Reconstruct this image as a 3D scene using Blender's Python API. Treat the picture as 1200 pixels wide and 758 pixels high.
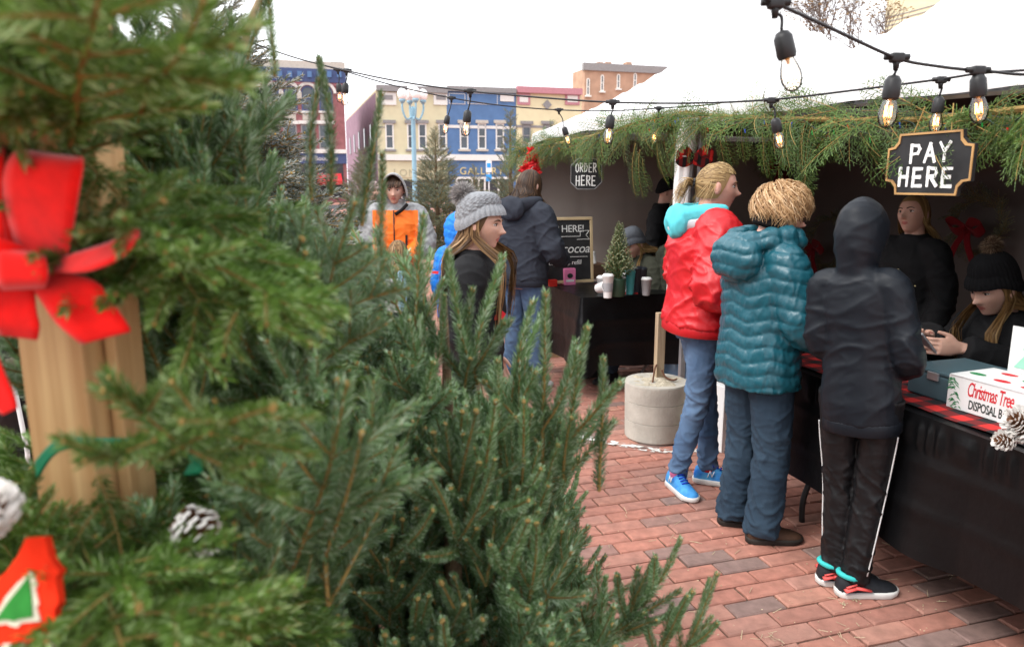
import bpy, bmesh, math, random
import numpy as np
from mathutils import Vector, Matrix, noise

random.seed(7)
SC = bpy.context.scene
for _o in list(bpy.data.objects):
    bpy.data.objects.remove(_o)
COL = SC.collection
R = math.radians
V = Vector

# ---------------------------------------------------------------- camera
CAM_H = 1.56
FPX = 860.0                       # focal length in pixels of the 1200 px wide photograph
PITCH = math.atan(165.0 / FPX)
cam_d = bpy.data.cameras.new('camera')
cam_d.sensor_width = 36.0
cam_d.lens = 36.0 * FPX / 1200.0
cam_d.clip_start = 0.02
cam_d.clip_end = 2000.0
cam_d.dof.use_dof = True
cam_d.dof.focus_distance = 3.7
cam_d.dof.aperture_fstop = 3.6
cam = bpy.data.objects.new('camera', cam_d)
COL.objects.link(cam)
cam.location = (0, 0, CAM_H)
cam.rotation_euler = (math.pi / 2 - PITCH, 0, 0)
SC.camera = cam

# ---------------------------------------------------------------- overcast sky and soft sun
world = bpy.data.worlds.new('World')
SC.world = world
world.use_nodes = True
_nt = world.node_tree
_nt.nodes.clear()
_sky = _nt.nodes.new('ShaderNodeTexSky')
_sky.sky_type = 'NISHITA'
_sky.sun_disc = False
_sky.sun_elevation = R(48)
_sky.sun_rotation = R(-60)
_sky.air_density = 1.0
_sky.dust_density = 6.0
_hs = _nt.nodes.new('ShaderNodeHueSaturation')
_hs.inputs['Saturation'].default_value = 0.12
_mx = _nt.nodes.new('ShaderNodeMix')
_mx.data_type = 'RGBA'
_mx.inputs[0].default_value = 0.72
_mx.inputs[7].default_value = (13.0, 13.3, 13.9, 1)      # the even white of the cloud layer
_bg = _nt.nodes.new('ShaderNodeBackground')
_bg.inputs['Strength'].default_value = 0.10
_wo = _nt.nodes.new('ShaderNodeOutputWorld')
_nt.links.new(_sky.outputs[0], _hs.inputs['Color'])
_nt.links.new(_hs.outputs[0], _mx.inputs[6])
_nt.links.new(_mx.outputs[2], _bg.inputs['Color'])
_nt.links.new(_bg.outputs[0], _wo.inputs['Surface'])

sun_d = bpy.data.lights.new('sun', 'SUN')
sun_d.energy = 1.5
sun_d.angle = R(25)
sun_d.color = (1.0, 0.97, 0.93)
sun = bpy.data.objects.new('sun', sun_d)
COL.objects.link(sun)
sun.rotation_euler = (R(42), 0, R(-60))

SC.view_settings.view_transform = 'Standard'
SC.view_settings.look = 'None'
SC.view_settings.exposure = 0.95
SC.view_settings.gamma = 1.0
SC.view_settings.use_curve_mapping = False
SC.render.engine = 'CYCLES'
SC.cycles.use_denoising = True
SC.cycles.max_bounces = 7
SC.cycles.diffuse_bounces = 3
SC.cycles.glossy_bounces = 3
SC.cycles.transmission_bounces = 4
SC.cycles.transparent_max_bounces = 10
SC.cycles.caustics_reflective = False
SC.cycles.caustics_refractive = False
SC.cycles.sample_clamp_indirect = 6

# ---------------------------------------------------------------- pixel -> place helpers
_cp, _sp = math.cos(PITCH), math.sin(PITCH)
def ray(px, py):
    xc, yc = (px - 600) / FPX, (379 - py) / FPX
    return V((xc, _cp + yc * _sp, -_sp + yc * _cp))
def at(px, py, y):
    d = ray(px, py)
    t = y / d.y
    return V((d.x * t, y, CAM_H + d.z * t))
def gp(px, py, z=0.0):
    d = ray(px, py)
    t = (z - CAM_H) / d.z
    return V((d.x * t, d.y * t, z))
def proj(p):
    x, y, z = p[0], p[1], p[2] - CAM_H
    f = y * _cp - z * _sp
    if f < 0.05:
        return None
    return (600 + FPX * x / f, 379 - FPX * (y * _sp + z * _cp) / f, f)

YAW = R(17.0)                      # the square's paving, stalls and houses share this grid
AX = V((math.cos(YAW), math.sin(YAW), 0))
AY = V((-math.sin(YAW), math.cos(YAW), 0))
P1 = V((1.10, 4.60, 0))            # foot of the tent pole between the two stalls
def g(x, y, z=0.0):
    return P1 + AX * x + AY * y + V((0, 0, z))
def to_g(p):
    d = V((p[0], p[1], 0)) - P1
    return d.dot(AX), d.dot(AY)

# ---------------------------------------------------------------- objects
def link(o, parent=None):
    COL.objects.link(o)
    if parent is not None:
        o.parent = parent
    return o
def tag(o, label=None, cat=None, group=None, kind=None):
    if label: o['label'] = label
    if cat: o['category'] = cat
    if group: o['group'] = group
    if kind: o['kind'] = kind
    return o
def thing(name, label, cat, loc=(0, 0, 0), rz=0.0, group=None):
    o = bpy.data.objects.new(name, None)
    o.empty_display_size = 0.1
    link(o)
    o.location = loc
    o.rotation_euler = (0, 0, rz)
    return tag(o, label, cat, group)
def meshobj(name, me, parent=None, loc=None, rot=None, scale=None):
    o = bpy.data.objects.new(name, me)
    link(o, parent)
    if loc is not None: o.location = loc
    if rot is not None: o.rotation_euler = rot
    if scale is not None: o.scale = (scale,) * 3 if isinstance(scale, (int, float)) else scale
    return o

class MB:
    """collects shapes and links them as ONE mesh object"""
    def __init__(s):
        s.v, s.f, s.m, s.c = [], [], [], []
        s.mi = 0
        s.ci = 0.5
    def add(s, vs, fs):
        b = len(s.v)
        s.v.extend([tuple(p) for p in vs])
        s.c.extend([s.ci] * len(vs))
        for f in fs:
            s.f.append(tuple(i + b for i in f))
            s.m.append(s.mi)
        return s
    def box(s, c, d, rz=0.0, mat=None, bev=0.0):
        x, y, z = d[0] / 2, d[1] / 2, d[2] / 2
        if bev > 0:
            bm = bmesh.new()
            bmesh.ops.create_cube(bm, size=1)
            bmesh.ops.scale(bm, vec=d, verts=bm.verts)
            bmesh.ops.bevel(bm, geom=bm.edges[:], offset=bev, segments=2, profile=0.5, affect='EDGES')
            vs = [v.co.copy() for v in bm.verts]
            fs = [[v.index for v in f.verts] for f in bm.faces]
            bm.free()
        else:
            vs = [V((a, b, e)) for a in (-x, x) for b in (-y, y) for e in (-z, z)]
            fs = [(0, 1, 3, 2), (4, 6, 7, 5), (0, 4, 5, 1), (2, 3, 7, 6), (0, 2, 6, 4), (1, 5, 7, 3)]
        M = mat if mat is not None else Matrix.Rotation(rz, 4, 'Z')
        c = V(c)
        s.add([M @ p + c for p in vs], fs)
        return s
    def loft(s, rings, cap=True, closed=True):
        n = len(rings[0])
        vs = [p for r in rings for p in r]
        fs = []
        for i in range(len(rings) - 1):
            for j in range(n if closed else n - 1):
                k = (j + 1) % n
                fs.append((i * n + j, i * n + k, (i + 1) * n + k, (i + 1) * n + j))
        if cap and closed:
            fs.append(tuple(range(n - 1, -1, -1)))
            fs.append(tuple((len(rings) - 1) * n + j for j in range(n)))
        s.add(vs, fs)
        return s
    def tube(s, pts, rad, n=8, cap=True, flat=None):
        pts = [V(p) for p in pts]
        if isinstance(rad, (int, float)):
            rad = [rad] * len(pts)
        rings = []
        t0 = (pts[1] - pts[0]).normalized()
        up = V((0, 0, 1)) if abs(t0.z) < 0.9 else V((0, 1, 0))
        a = t0.cross(up).normalized()
        for i, p in enumerate(pts):
            if i == 0: t = pts[1] - pts[0]
            elif i == len(pts) - 1: t = pts[-1] - pts[-2]
            else: t = (pts[i + 1] - pts[i]).normalized() + (pts[i] - pts[i - 1]).normalized()
            if t.length < 1e-9: t = t0.copy()
            t.normalize()
            a = (a - t * a.dot(t))
            if a.length < 1e-6: a = t.orthogonal()
            a.normalize()
            b = t.cross(a)
            r = rad[i]
            ra, rb = (r if isinstance(r, tuple) else (r, r))
            rings.append([p + a * (ra * math.cos(2 * math.pi * j / n)) + b * (rb * math.sin(2 * math.pi * j / n)) for j in range(n)])
        return s.loft(rings, cap)
    def ell(s, c, r, nu=16, nv=10, mat=None):
        c = V(c)
        M = mat if mat is not None else Matrix.Identity(4)
        vs, fs = [], []
        for i in range(nv + 1):
            th = math.pi * i / nv
            for j in range(nu):
                ph = 2 * math.pi * j / nu
                vs.append(c + M @ V((r[0] * math.sin(th) * math.cos(ph), r[1] * math.sin(th) * math.sin(ph), r[2] * math.cos(th))))
        for i in range(nv):
            for j in range(nu):
                k = (j + 1) % nu
                fs.append((i * nu + j, (i + 1) * nu + j, (i + 1) * nu + k, i * nu + k))
        s.add(vs, fs)
        return s
    def lathe(s, prof, c=(0, 0, 0), n=20, cap=True, mat=None):
        c = V(c)
        M = mat if mat is not None else Matrix.Identity(4)
        rings = [[c + M @ V((r * math.cos(2 * math.pi * j / n), r * math.sin(2 * math.pi * j / n), z)) for j in range(n)] for r, z in prof]
        return s.loft(rings, cap)
    def prism(s, poly, z0, z1, mat=None, c=(0, 0, 0)):
        """poly in XY, extruded in Z, then mat"""
        M = mat if mat is not None else Matrix.Identity(4)
        c = V(c)
        n = len(poly)
        vs = [M @ V((p[0], p[1], z0)) + c for p in poly] + [M @ V((p[0], p[1], z1)) + c for p in poly]
        fs = [tuple(range(n - 1, -1, -1)), tuple(range(n, 2 * n))]
        fs += [(i, (i + 1) % n, n + (i + 1) % n, n + i) for i in range(n)]
        s.add(vs, fs)
        return s
    def mesh(s, name, mats, smooth=False):
        me = bpy.data.meshes.new(name)
        me.from_pydata(s.v, [], s.f)
        if not isinstance(mats, (list, tuple)):
            mats = [mats]
        for m in mats:
            me.materials.append(m)
        if any(s.m):
            me.polygons.foreach_set('material_index', s.m)
        if any(abs(x - 0.5) > 1e-6 for x in s.c):
            at_ = me.attributes.new('rnd', 'FLOAT', 'POINT')
            at_.data.foreach_set('value', s.c)
        if smooth:
            me.polygons.foreach_set('use_smooth', [True] * len(me.polygons))
        me.update()
        return me
    def build(s, name, mats, parent=None, smooth=False, fixn=True):
        me = s.mesh(name, mats, smooth)
        if fixn:
            bm = bmesh.new(); bm.from_mesh(me)
            bmesh.ops.recalc_face_normals(bm, faces=bm.faces)
            bm.to_mesh(me); bm.free()
        return meshobj(name, me, parent)

def spline(pts, k=5):
    """Catmull-Rom through points, k steps per span"""
    pts = [V(p) for p in pts]
    out = []
    n = len(pts)
    for i in range(n - 1):
        p0, p1, p2, p3 = pts[max(i - 1, 0)], pts[i], pts[i + 1], pts[min(i + 2, n - 1)]
        for j in range(k):
            t = j / k
            out.append(0.5 * ((2 * p1) + (p2 - p0) * t + (2 * p0 - 5 * p1 + 4 * p2 - p3) * t * t + (3 * p1 - p0 - 3 * p2 + p3) * t ** 3))
    out.append(pts[-1])
    return out
def lerps(vals, n):
    """resample a list of numbers (or tuples) to n values"""
    out = []
    for i in range(n):
        t = i / (n - 1) * (len(vals) - 1)
        a = min(int(t), len(vals) - 2)
        u = t - a
        x, y = vals[a], vals[a + 1]
        if isinstance(x, tuple):
            out.append(tuple(p + (q - p) * u for p, q in zip(x, y)))
        else:
            out.append(x + (y - x) * u)
    return out
def remesh(mb, voxel, smooth=2, dec=None, fac=0.5):
    me = mb.mesh('tmp', [])
    bm = bmesh.new(); bm.from_mesh(me)
    bmesh.ops.recalc_face_normals(bm, faces=bm.faces)
    bm.to_mesh(me); bm.free()
    o = bpy.data.objects.new('tmp', me)
    COL.objects.link(o)
    m = o.modifiers.new('r', 'REMESH'); m.mode = 'VOXEL'; m.voxel_size = voxel
    if smooth:
        m = o.modifiers.new('s', 'SMOOTH'); m.iterations = smooth; m.factor = fac
    if dec:
        m = o.modifiers.new('d', 'DECIMATE'); m.ratio = dec
    dg = bpy.context.evaluated_depsgraph_get()
    out = bpy.data.meshes.new_from_object(o.evaluated_get(dg))
    bpy.data.objects.remove(o)
    bpy.data.meshes.remove(me)
    out.polygons.foreach_set('use_smooth', [True] * len(out.polygons))
    return out
def displace(me, fn):
    """moves every vertex along its normal by fn(co, normal)"""
    n = len(me.vertices)
    co = np.empty(n * 3); me.vertices.foreach_get('co', co); co = co.reshape(-1, 3)
    no = np.empty(n * 3); me.vertex_normals.foreach_get('vector', no); no = no.reshape(-1, 3)
    d = np.array([fn(V(c), V(q)) for c, q in zip(co, no)])
    co = co + no * d[:, None]
    me.vertices.foreach_set('co', co.ravel())
    me.update()
def text_mesh(body, size, mat, extrude=0.002, offset=0.0, name='lettering', align='CENTER', shear=0.0, sp=1.0, parent=None):
    cu = bpy.data.curves.new(name, 'FONT')
    cu.body = body
    cu.size = size
    cu.extrude = extrude
    cu.offset = offset
    cu.align_x = align
    cu.align_y = 'CENTER'
    cu.shear = shear
    cu.space_character = sp
    cu.resolution_u = 3
    o = bpy.data.objects.new(name, cu)
    COL.objects.link(o)
    dg = bpy.context.evaluated_depsgraph_get()
    me = bpy.data.meshes.new_from_object(o.evaluated_get(dg))
    bpy.data.objects.remove(o)
    bpy.data.curves.remove(cu)
    me.materials.clear()
    me.materials.append(mat)
    return meshobj(name, me, parent)

# ---------------------------------------------------------------- materials
def mat(name, col, rough=0.7, spec=0.3, var=0.12, scale=8.0, bump=0.0, bscale=None, col2=None, metal=0.0,
        sheen=0.0, rnd=None, stretch=None, trans=0.0, detail=4.0):
    """noise-varied principled material; rnd: 'object' / 'attr' adds a per-piece tone"""
    m = bpy.data.materials.new(name)
    m.use_nodes = True
    nt = m.node_tree
    N, L = nt.nodes, nt.links
    b = N['Principled BSDF']
    b.inputs['Roughness'].default_value = rough
    b.inputs['Specular IOR Level'].default_value = spec
    b.inputs['Metallic'].default_value = metal
    if sheen:
        b.inputs['Sheen Weight'].default_value = sheen
    tc = N.new('ShaderNodeTexCoord')
    mp = N.new('ShaderNodeMapping')
    if stretch: mp.inputs['Scale'].default_value = stretch
    L.new(tc.outputs['Object'], mp.inputs[0])
    nz = N.new('ShaderNodeTexNoise')
    nz.inputs['Scale'].default_value = scale
    nz.inputs['Detail'].default_value = detail
    L.new(mp.outputs[0], nz.inputs['Vector'])
    cr = N.new('ShaderNodeValToRGB')
    c2 = col2 if col2 else tuple(min(1, c * (1 + var)) for c in col[:3])
    c1 = col if col2 else tuple(c * (1 - var) for c in col[:3])
    cr.color_ramp.elements[0].position = 0.3
    cr.color_ramp.elements[1].position = 0.7
    cr.color_ramp.elements[0].color = (*c1[:3], 1)
    cr.color_ramp.elements[1].color = (*c2[:3], 1)
    L.new(nz.outputs['Fac'], cr.inputs[0])
    out = cr.outputs[0]
    if rnd:
        if rnd == 'object':
            src = N.new('ShaderNodeObjectInfo').outputs['Random']
        else:
            a = N.new('ShaderNodeAttribute'); a.attribute_name = 'rnd'
            src = a.outputs['Fac']
        hs = N.new('ShaderNodeHueSaturation')
        mr = N.new('ShaderNodeMapRange')
        mr.inputs['To Min'].default_value = 0.72
        mr.inputs['To Max'].default_value = 1.28
        L.new(src, mr.inputs[0])
        L.new(mr.outputs[0], hs.inputs['Value'])
        L.new(out, hs.inputs['Color'])
        out = hs.outputs[0]
    L.new(out, b.inputs['Base Color'])
    if bump:
        n2 = N.new('ShaderNodeTexNoise')
        n2.inputs['Scale'].default_value = bscale or scale * 6
        n2.inputs['Detail'].default_value = 5
        L.new(mp.outputs[0], n2.inputs['Vector'])
        bp = N.new('ShaderNodeBump')
        bp.inputs['Strength'].default_value = bump
        bp.inputs['Distance'].default_value = 0.01
        L.new(n2.outputs['Fac'], bp.inputs['Height'])
        L.new(bp.outputs[0], b.inputs['Normal'])
    if trans:
        b.inputs['Transmission Weight'].default_value = trans
    return m

def emit_mat(name, col, s):
    m = bpy.data.materials.new(name)
    m.use_nodes = True
    b = m.node_tree.nodes['Principled BSDF']
    b.inputs['Base Color'].default_value = (*col, 1)
    b.inputs['Emission Color'].default_value = (*col, 1)
    b.inputs['Emission Strength'].default_value = s
    return m
def glass_mat(name, tint=(1, 1, 1), mixv=0.25, rough=0.02):
    m = bpy.data.materials.new(name)
    m.use_nodes = True
    nt = m.node_tree
    nt.nodes.clear()
    t = nt.nodes.new('ShaderNodeBsdfTransparent'); t.inputs[0].default_value = (*tint, 1)
    gl = nt.nodes.new('ShaderNodeBsdfGlossy'); gl.inputs['Roughness'].default_value = rough
    fr = nt.nodes.new('ShaderNodeFresnel'); fr.inputs[0].default_value = 1.22
    ma = nt.nodes.new('ShaderNodeMath'); ma.operation = 'ADD'; ma.inputs[1].default_value = mixv * 0.3
    mx = nt.nodes.new('ShaderNodeMixShader')
    o = nt.nodes.new('ShaderNodeOutputMaterial')
    nt.links.new(fr.outputs[0], ma.inputs[0])
    nt.links.new(ma.outputs[0], mx.inputs[0])
    nt.links.new(t.outputs[0], mx.inputs[1]); nt.links.new(gl.outputs[0], mx.inputs[2])
    nt.links.new(mx.outputs[0], o.inputs[0])
    return m
def needle_mat(name, c_dark, c_mid, c_light, rough=0.45, spec=0.35, trans=0.3):
    """colour per needle from the 'rnd' attribute, tone per branch from the object"""
    m = bpy.data.materials.new(name)
    m.use_nodes = True
    N, L = m.node_tree.nodes, m.node_tree.links
    b = N['Principled BSDF']
    b.inputs['Roughness'].default_value = rough
    b.inputs['Specular IOR Level'].default_value = spec
    a = N.new('ShaderNodeAttribute'); a.attribute_name = 'rnd'
    cr = N.new('ShaderNodeValToRGB')
    cr.color_ramp.elements[0].color = (*c_dark, 1)
    cr.color_ramp.elements[1].color = (*c_light, 1)
    e = cr.color_ramp.elements.new(0.72); e.color = (*c_mid, 1)
    L.new(a.outputs['Fac'], cr.inputs[0])
    oi = N.new('ShaderNodeObjectInfo')
    hs = N.new('ShaderNodeHueSaturation')
    mr = N.new('ShaderNodeMapRange'); mr.inputs['To Min'].default_value = 0.72; mr.inputs['To Max'].default_value = 1.3
    L.new(oi.outputs['Random'], mr.inputs[0]); L.new(mr.outputs[0], hs.inputs['Value'])
    L.new(cr.outputs[0], hs.inputs['Color'])
    L.new(hs.outputs[0], b.inputs['Base Color'])
    if trans:
        tl = N.new('ShaderNodeBsdfTranslucent'); L.new(hs.outputs[0], tl.inputs['Color'])
        mx = N.new('ShaderNodeMixShader'); mx.inputs[0].default_value = trans
        out = [n for n in N if n.type == 'OUTPUT_MATERIAL'][0]
        L.new(b.outputs[0], mx.inputs[1]); L.new(tl.outputs[0], mx.inputs[2]); L.new(mx.outputs[0], out.inputs[0])
    return m

M = {}
M['wood_post'] = mat('pine_board', (0.60, 0.40, 0.19), 0.6, 0.3, scale=3.0, col2=(0.40, 0.22, 0.09), stretch=(14, 14, 0.5), bump=0.15, bscale=8)
M['wood_old'] = mat('weathered_wood', (0.46, 0.36, 0.24), 0.8, 0.2, scale=4, col2=(0.28, 0.2, 0.13), stretch=(10, 10, 0.8), bump=0.2)
M['bark'] = mat('fir_bark', (0.20, 0.13, 0.075), 0.9, 0.1, scale=30, col2=(0.09, 0.06, 0.04), bump=0.5)
M['twig'] = mat('twig', (0.36, 0.25, 0.08), 0.8, 0.2, scale=40, col2=(0.24, 0.15, 0.055), bump=0.2)
M['bare_wood'] = mat('bare_branch', (0.48, 0.34, 0.20), 0.8, 0.2, scale=18, col2=(0.30, 0.20, 0.12), bump=0.3)
M['needle'] = needle_mat('fir_needle', (0.050, 0.110, 0.016), (0.165, 0.290, 0.058), (0.42, 0.55, 0.28))
M['needle_blue'] = needle_mat('fraser_needle', (0.080, 0.160, 0.058), (0.215, 0.350, 0.150), (0.48, 0.60, 0.44))
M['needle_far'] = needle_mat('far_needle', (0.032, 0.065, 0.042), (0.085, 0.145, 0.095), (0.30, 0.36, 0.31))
M['needle_frost'] = needle_mat('flocked_needle', (0.03, 0.055, 0.03), (0.14, 0.17, 0.13), (0.50, 0.52, 0.48))
M['cedar'] = needle_mat('cedar_scale', (0.03, 0.075, 0.010), (0.10, 0.17, 0.028), (0.24, 0.32, 0.09))
M['red_velvet'] = mat('red_velvet', (0.72, 0.006, 0.004), 0.85, 0.1, var=0.12, scale=60, sheen=0.25, bump=0.08, bscale=900)
M['burgundy'] = mat('burgundy_velvet', (0.16, 0.006, 0.010), 0.85, 0.1, var=0.12, scale=60, sheen=0.1)  # red of the wreath bows, with the dim stall darkened into the colour
M['red_felt'] = mat('red_felt', (0.75, 0.03, 0.008), 0.9, 0.1, var=0.1, scale=50, bump=0.2, bscale=500)
M['green_felt'] = mat('green_felt', (0.03, 0.20, 0.035), 0.9, 0.1, var=0.15, scale=50, bump=0.2, bscale=500)
M['cream'] = mat('cream_felt', (0.62, 0.58, 0.45), 0.9, 0.1, var=0.1, scale=50)
M['green_ribbon'] = mat('green_ribbon', (0.0, 0.16, 0.075), 0.5, 0.4, var=0.15, scale=20)
M['cone'] = mat('pine_cone_scale', (0.13, 0.055, 0.025), 0.7, 0.2, var=0.3, scale=40)
M['cone_tip'] = mat('frosted_cone_tip', (0.72, 0.70, 0.66), 0.8, 0.2, var=0.1, scale=60)
M['black_plastic'] = mat('black_plastic', (0.012, 0.012, 0.013), 0.45, 0.4, var=0.2, scale=20)
M['cable'] = mat('black_cable', (0.014, 0.014, 0.016), 0.5, 0.4, var=0.2)
M['bulb_glass'] = glass_mat('bulb_glass', (1.0, 0.96, 0.90), 0.3)
M['filament'] = emit_mat('glowing_filament', (1.0, 0.42, 0.12), 9.0)
M['brass'] = mat('brass_cap', (0.5, 0.34, 0.12), 0.35, 0.5, metal=0.9)
M['white_canvas'] = mat('white_canopy_vinyl', (0.74, 0.74, 0.735), 0.6, 0.3, var=0.03, scale=2, bump=0.08, bscale=9)
M['canopy_lining'] = mat('grey_canopy_lining', (0.08, 0.075, 0.072), 0.8, 0.15, var=0.1, scale=2)  # added sheet under the roof, its shade put into the colour
M['tent_wall_dark'] = mat('charcoal_tent_wall', (0.11, 0.095, 0.088), 0.8, 0.15, var=0.1, scale=1.6, bump=0.25, bscale=5)  # darker copy of the wall fabric, stall shade painted into its colour
M['tent_wall'] = mat('taupe_tent_wall', (0.33, 0.30, 0.27), 0.75, 0.2, var=0.08, scale=1.6, bump=0.25, bscale=5)
M['white_cover'] = mat('white_pole_cover', (0.72, 0.71, 0.69), 0.7, 0.2, var=0.06, scale=10, bump=0.3, bscale=40)
M['aluminium'] = mat('aluminium', (0.55, 0.55, 0.56), 0.35, 0.5, metal=0.8)
M['table_black'] = mat('black_plastic_tablecloth', (0.0035, 0.0035, 0.004), 0.40, 0.26, var=0.3, scale=3, bump=0.35, bscale=14)
M['sign_black'] = mat('chalkboard_black', (0.022, 0.022, 0.023), 0.65, 0.25, var=0.3, scale=12)
M['white_paint'] = mat('white_paint', (0.80, 0.80, 0.78), 0.7, 0.3, var=0.04)
M['chalk'] = mat('chalk', (0.66, 0.66, 0.64), 0.95, 0.1, var=0.2, scale=120)
M['gold_edge'] = mat('gold_sign_edge', (0.42, 0.24, 0.09), 0.5, 0.4, var=0.2)
M['concrete'] = mat('cast_concrete', (0.50, 0.47, 0.41), 0.9, 0.2, scale=7, col2=(0.36, 0.335, 0.29), bump=0.35, bscale=60)
M['concrete_top'] = mat('rough_concrete', (0.56, 0.50, 0.39), 0.95, 0.1, scale=30, col2=(0.36, 0.31, 0.23), bump=1.0, bscale=90)
M['rust'] = mat('rusty_wire', (0.13, 0.06, 0.035), 0.8, 0.3, var=0.4, scale=60)
M['cardboard'] = mat('cardboard', (0.42, 0.30, 0.18), 0.85, 0.2, var=0.08, scale=20)
M['box_white'] = mat('white_card', (0.76, 0.76, 0.75), 0.6, 0.3, var=0.03)
M['print_red'] = mat('red_print', (0.60, 0.02, 0.03), 0.6, 0.3, var=0.08)
M['print_green'] = mat('green_print', (0.04, 0.24, 0.09), 0.6, 0.3, var=0.1)
M['print_black'] = mat('dark_print', (0.02, 0.03, 0.025), 0.6, 0.3, var=0.1)
M['mint'] = mat('mint_print', (0.30, 0.62, 0.46), 0.6, 0.3, var=0.05)
M['foil'] = mat('crumpled_foil', (0.62, 0.62, 0.60), 0.3, 0.5, var=0.2, scale=40, metal=0.7, bump=0.8, bscale=120)
M['slate_box'] = mat('slate_cash_box', (0.065, 0.115, 0.135), 0.45, 0.4, var=0.1, scale=6)
M['pink'] = mat('pink_carton', (0.80, 0.22, 0.42), 0.5, 0.3, var=0.05)
M['red_card'] = mat('red_carton', (0.70, 0.03, 0.02), 0.5, 0.3, var=0.06)
M['crate'] = mat('brown_crate', (0.12, 0.07, 0.045), 0.7, 0.2, var=0.25, scale=8, stretch=(1, 8, 8))
M['cup_white'] = mat('paper_cup', (0.78, 0.77, 0.75), 0.6, 0.3, var=0.03)
M['cup_grey'] = mat('grey_cup', (0.34, 0.34, 0.35), 0.5, 0.3, var=0.1)
M['teal_cup'] = mat('teal_tumbler', (0.06, 0.36, 0.38), 0.35, 0.4, var=0.06)
M['dark_cup'] = mat('charcoal_tumbler', (0.03, 0.035, 0.045), 0.35, 0.4, var=0.1)
M['green_tin'] = mat('dark_green_tin', (0.035, 0.075, 0.045), 0.4, 0.4, var=0.15)
M['jug'] = mat('blue_water_jug', (0.20, 0.38, 0.60), 0.2, 0.5, var=0.1)
# ================================================================ THE SETTING
# ---------------------------------------------------------------- ground sheet
def brick_ground_mat():
    m = bpy.data.materials.new('far_brick_paving')
    m.use_nodes = True
    N, L = m.node_tree.nodes, m.node_tree.links
    b = N['Principled BSDF']; b.inputs['Roughness'].default_value = 0.85
    tc = N.new('ShaderNodeTexCoord'); mp = N.new('ShaderNodeMapping')
    mp.inputs['Rotation'].default_value = (0, 0, -YAW)
    L.new(tc.outputs['Object'], mp.inputs[0])
    bt = N.new('ShaderNodeTexBrick')
    bt.inputs['Scale'].default_value = 1.0
    bt.inputs['Brick Width'].default_value = 0.222
    bt.inputs['Row Height'].default_value = 0.092
    bt.inputs['Mortar Size'].default_value = 0.004
    bt.inputs['Color1'].default_value = (0.42, 0.185, 0.135, 1)
    bt.inputs['Color2'].default_value = (0.36, 0.165, 0.13, 1)
    bt.inputs['Mortar'].default_value = (0.10, 0.075, 0.06, 1)
    L.new(mp.outputs[0], bt.inputs['Vector'])
    L.new(bt.outputs[0], b.inputs['Base Color'])
    return m
M['far_paving'] = brick_ground_mat()
M['joint'] = mat('sandy_joint', (0.15, 0.12, 0.085), 0.95, 0.1, scale=60, col2=(0.07, 0.055, 0.042), bump=0.4, bscale=300)
M['asphalt'] = mat('asphalt', (0.055, 0.055, 0.057), 0.9, 0.2, var=0.2, scale=3, bump=0.3, bscale=60)
mb = MB(); S_ = 420
mb.add([(-S_, -60, -0.03), (S_, -60, -0.03), (S_, S_, -0.03), (-S_, S_, -0.03)], [(0, 1, 2, 3)])
tag(mb.build('ground', M['far_paving']), kind='structure')
# street in front of the houses
mb = MB()
c = g(-6, 42, -0.02)
mb.add([c + AX * a + AY * b_ for a, b_ in ((-90, 0), (110, 0), (110, 9), (-90, 9))], [(0, 1, 2, 3)])
tag(mb.build('road', M['asphalt']), kind='structure')

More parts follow.
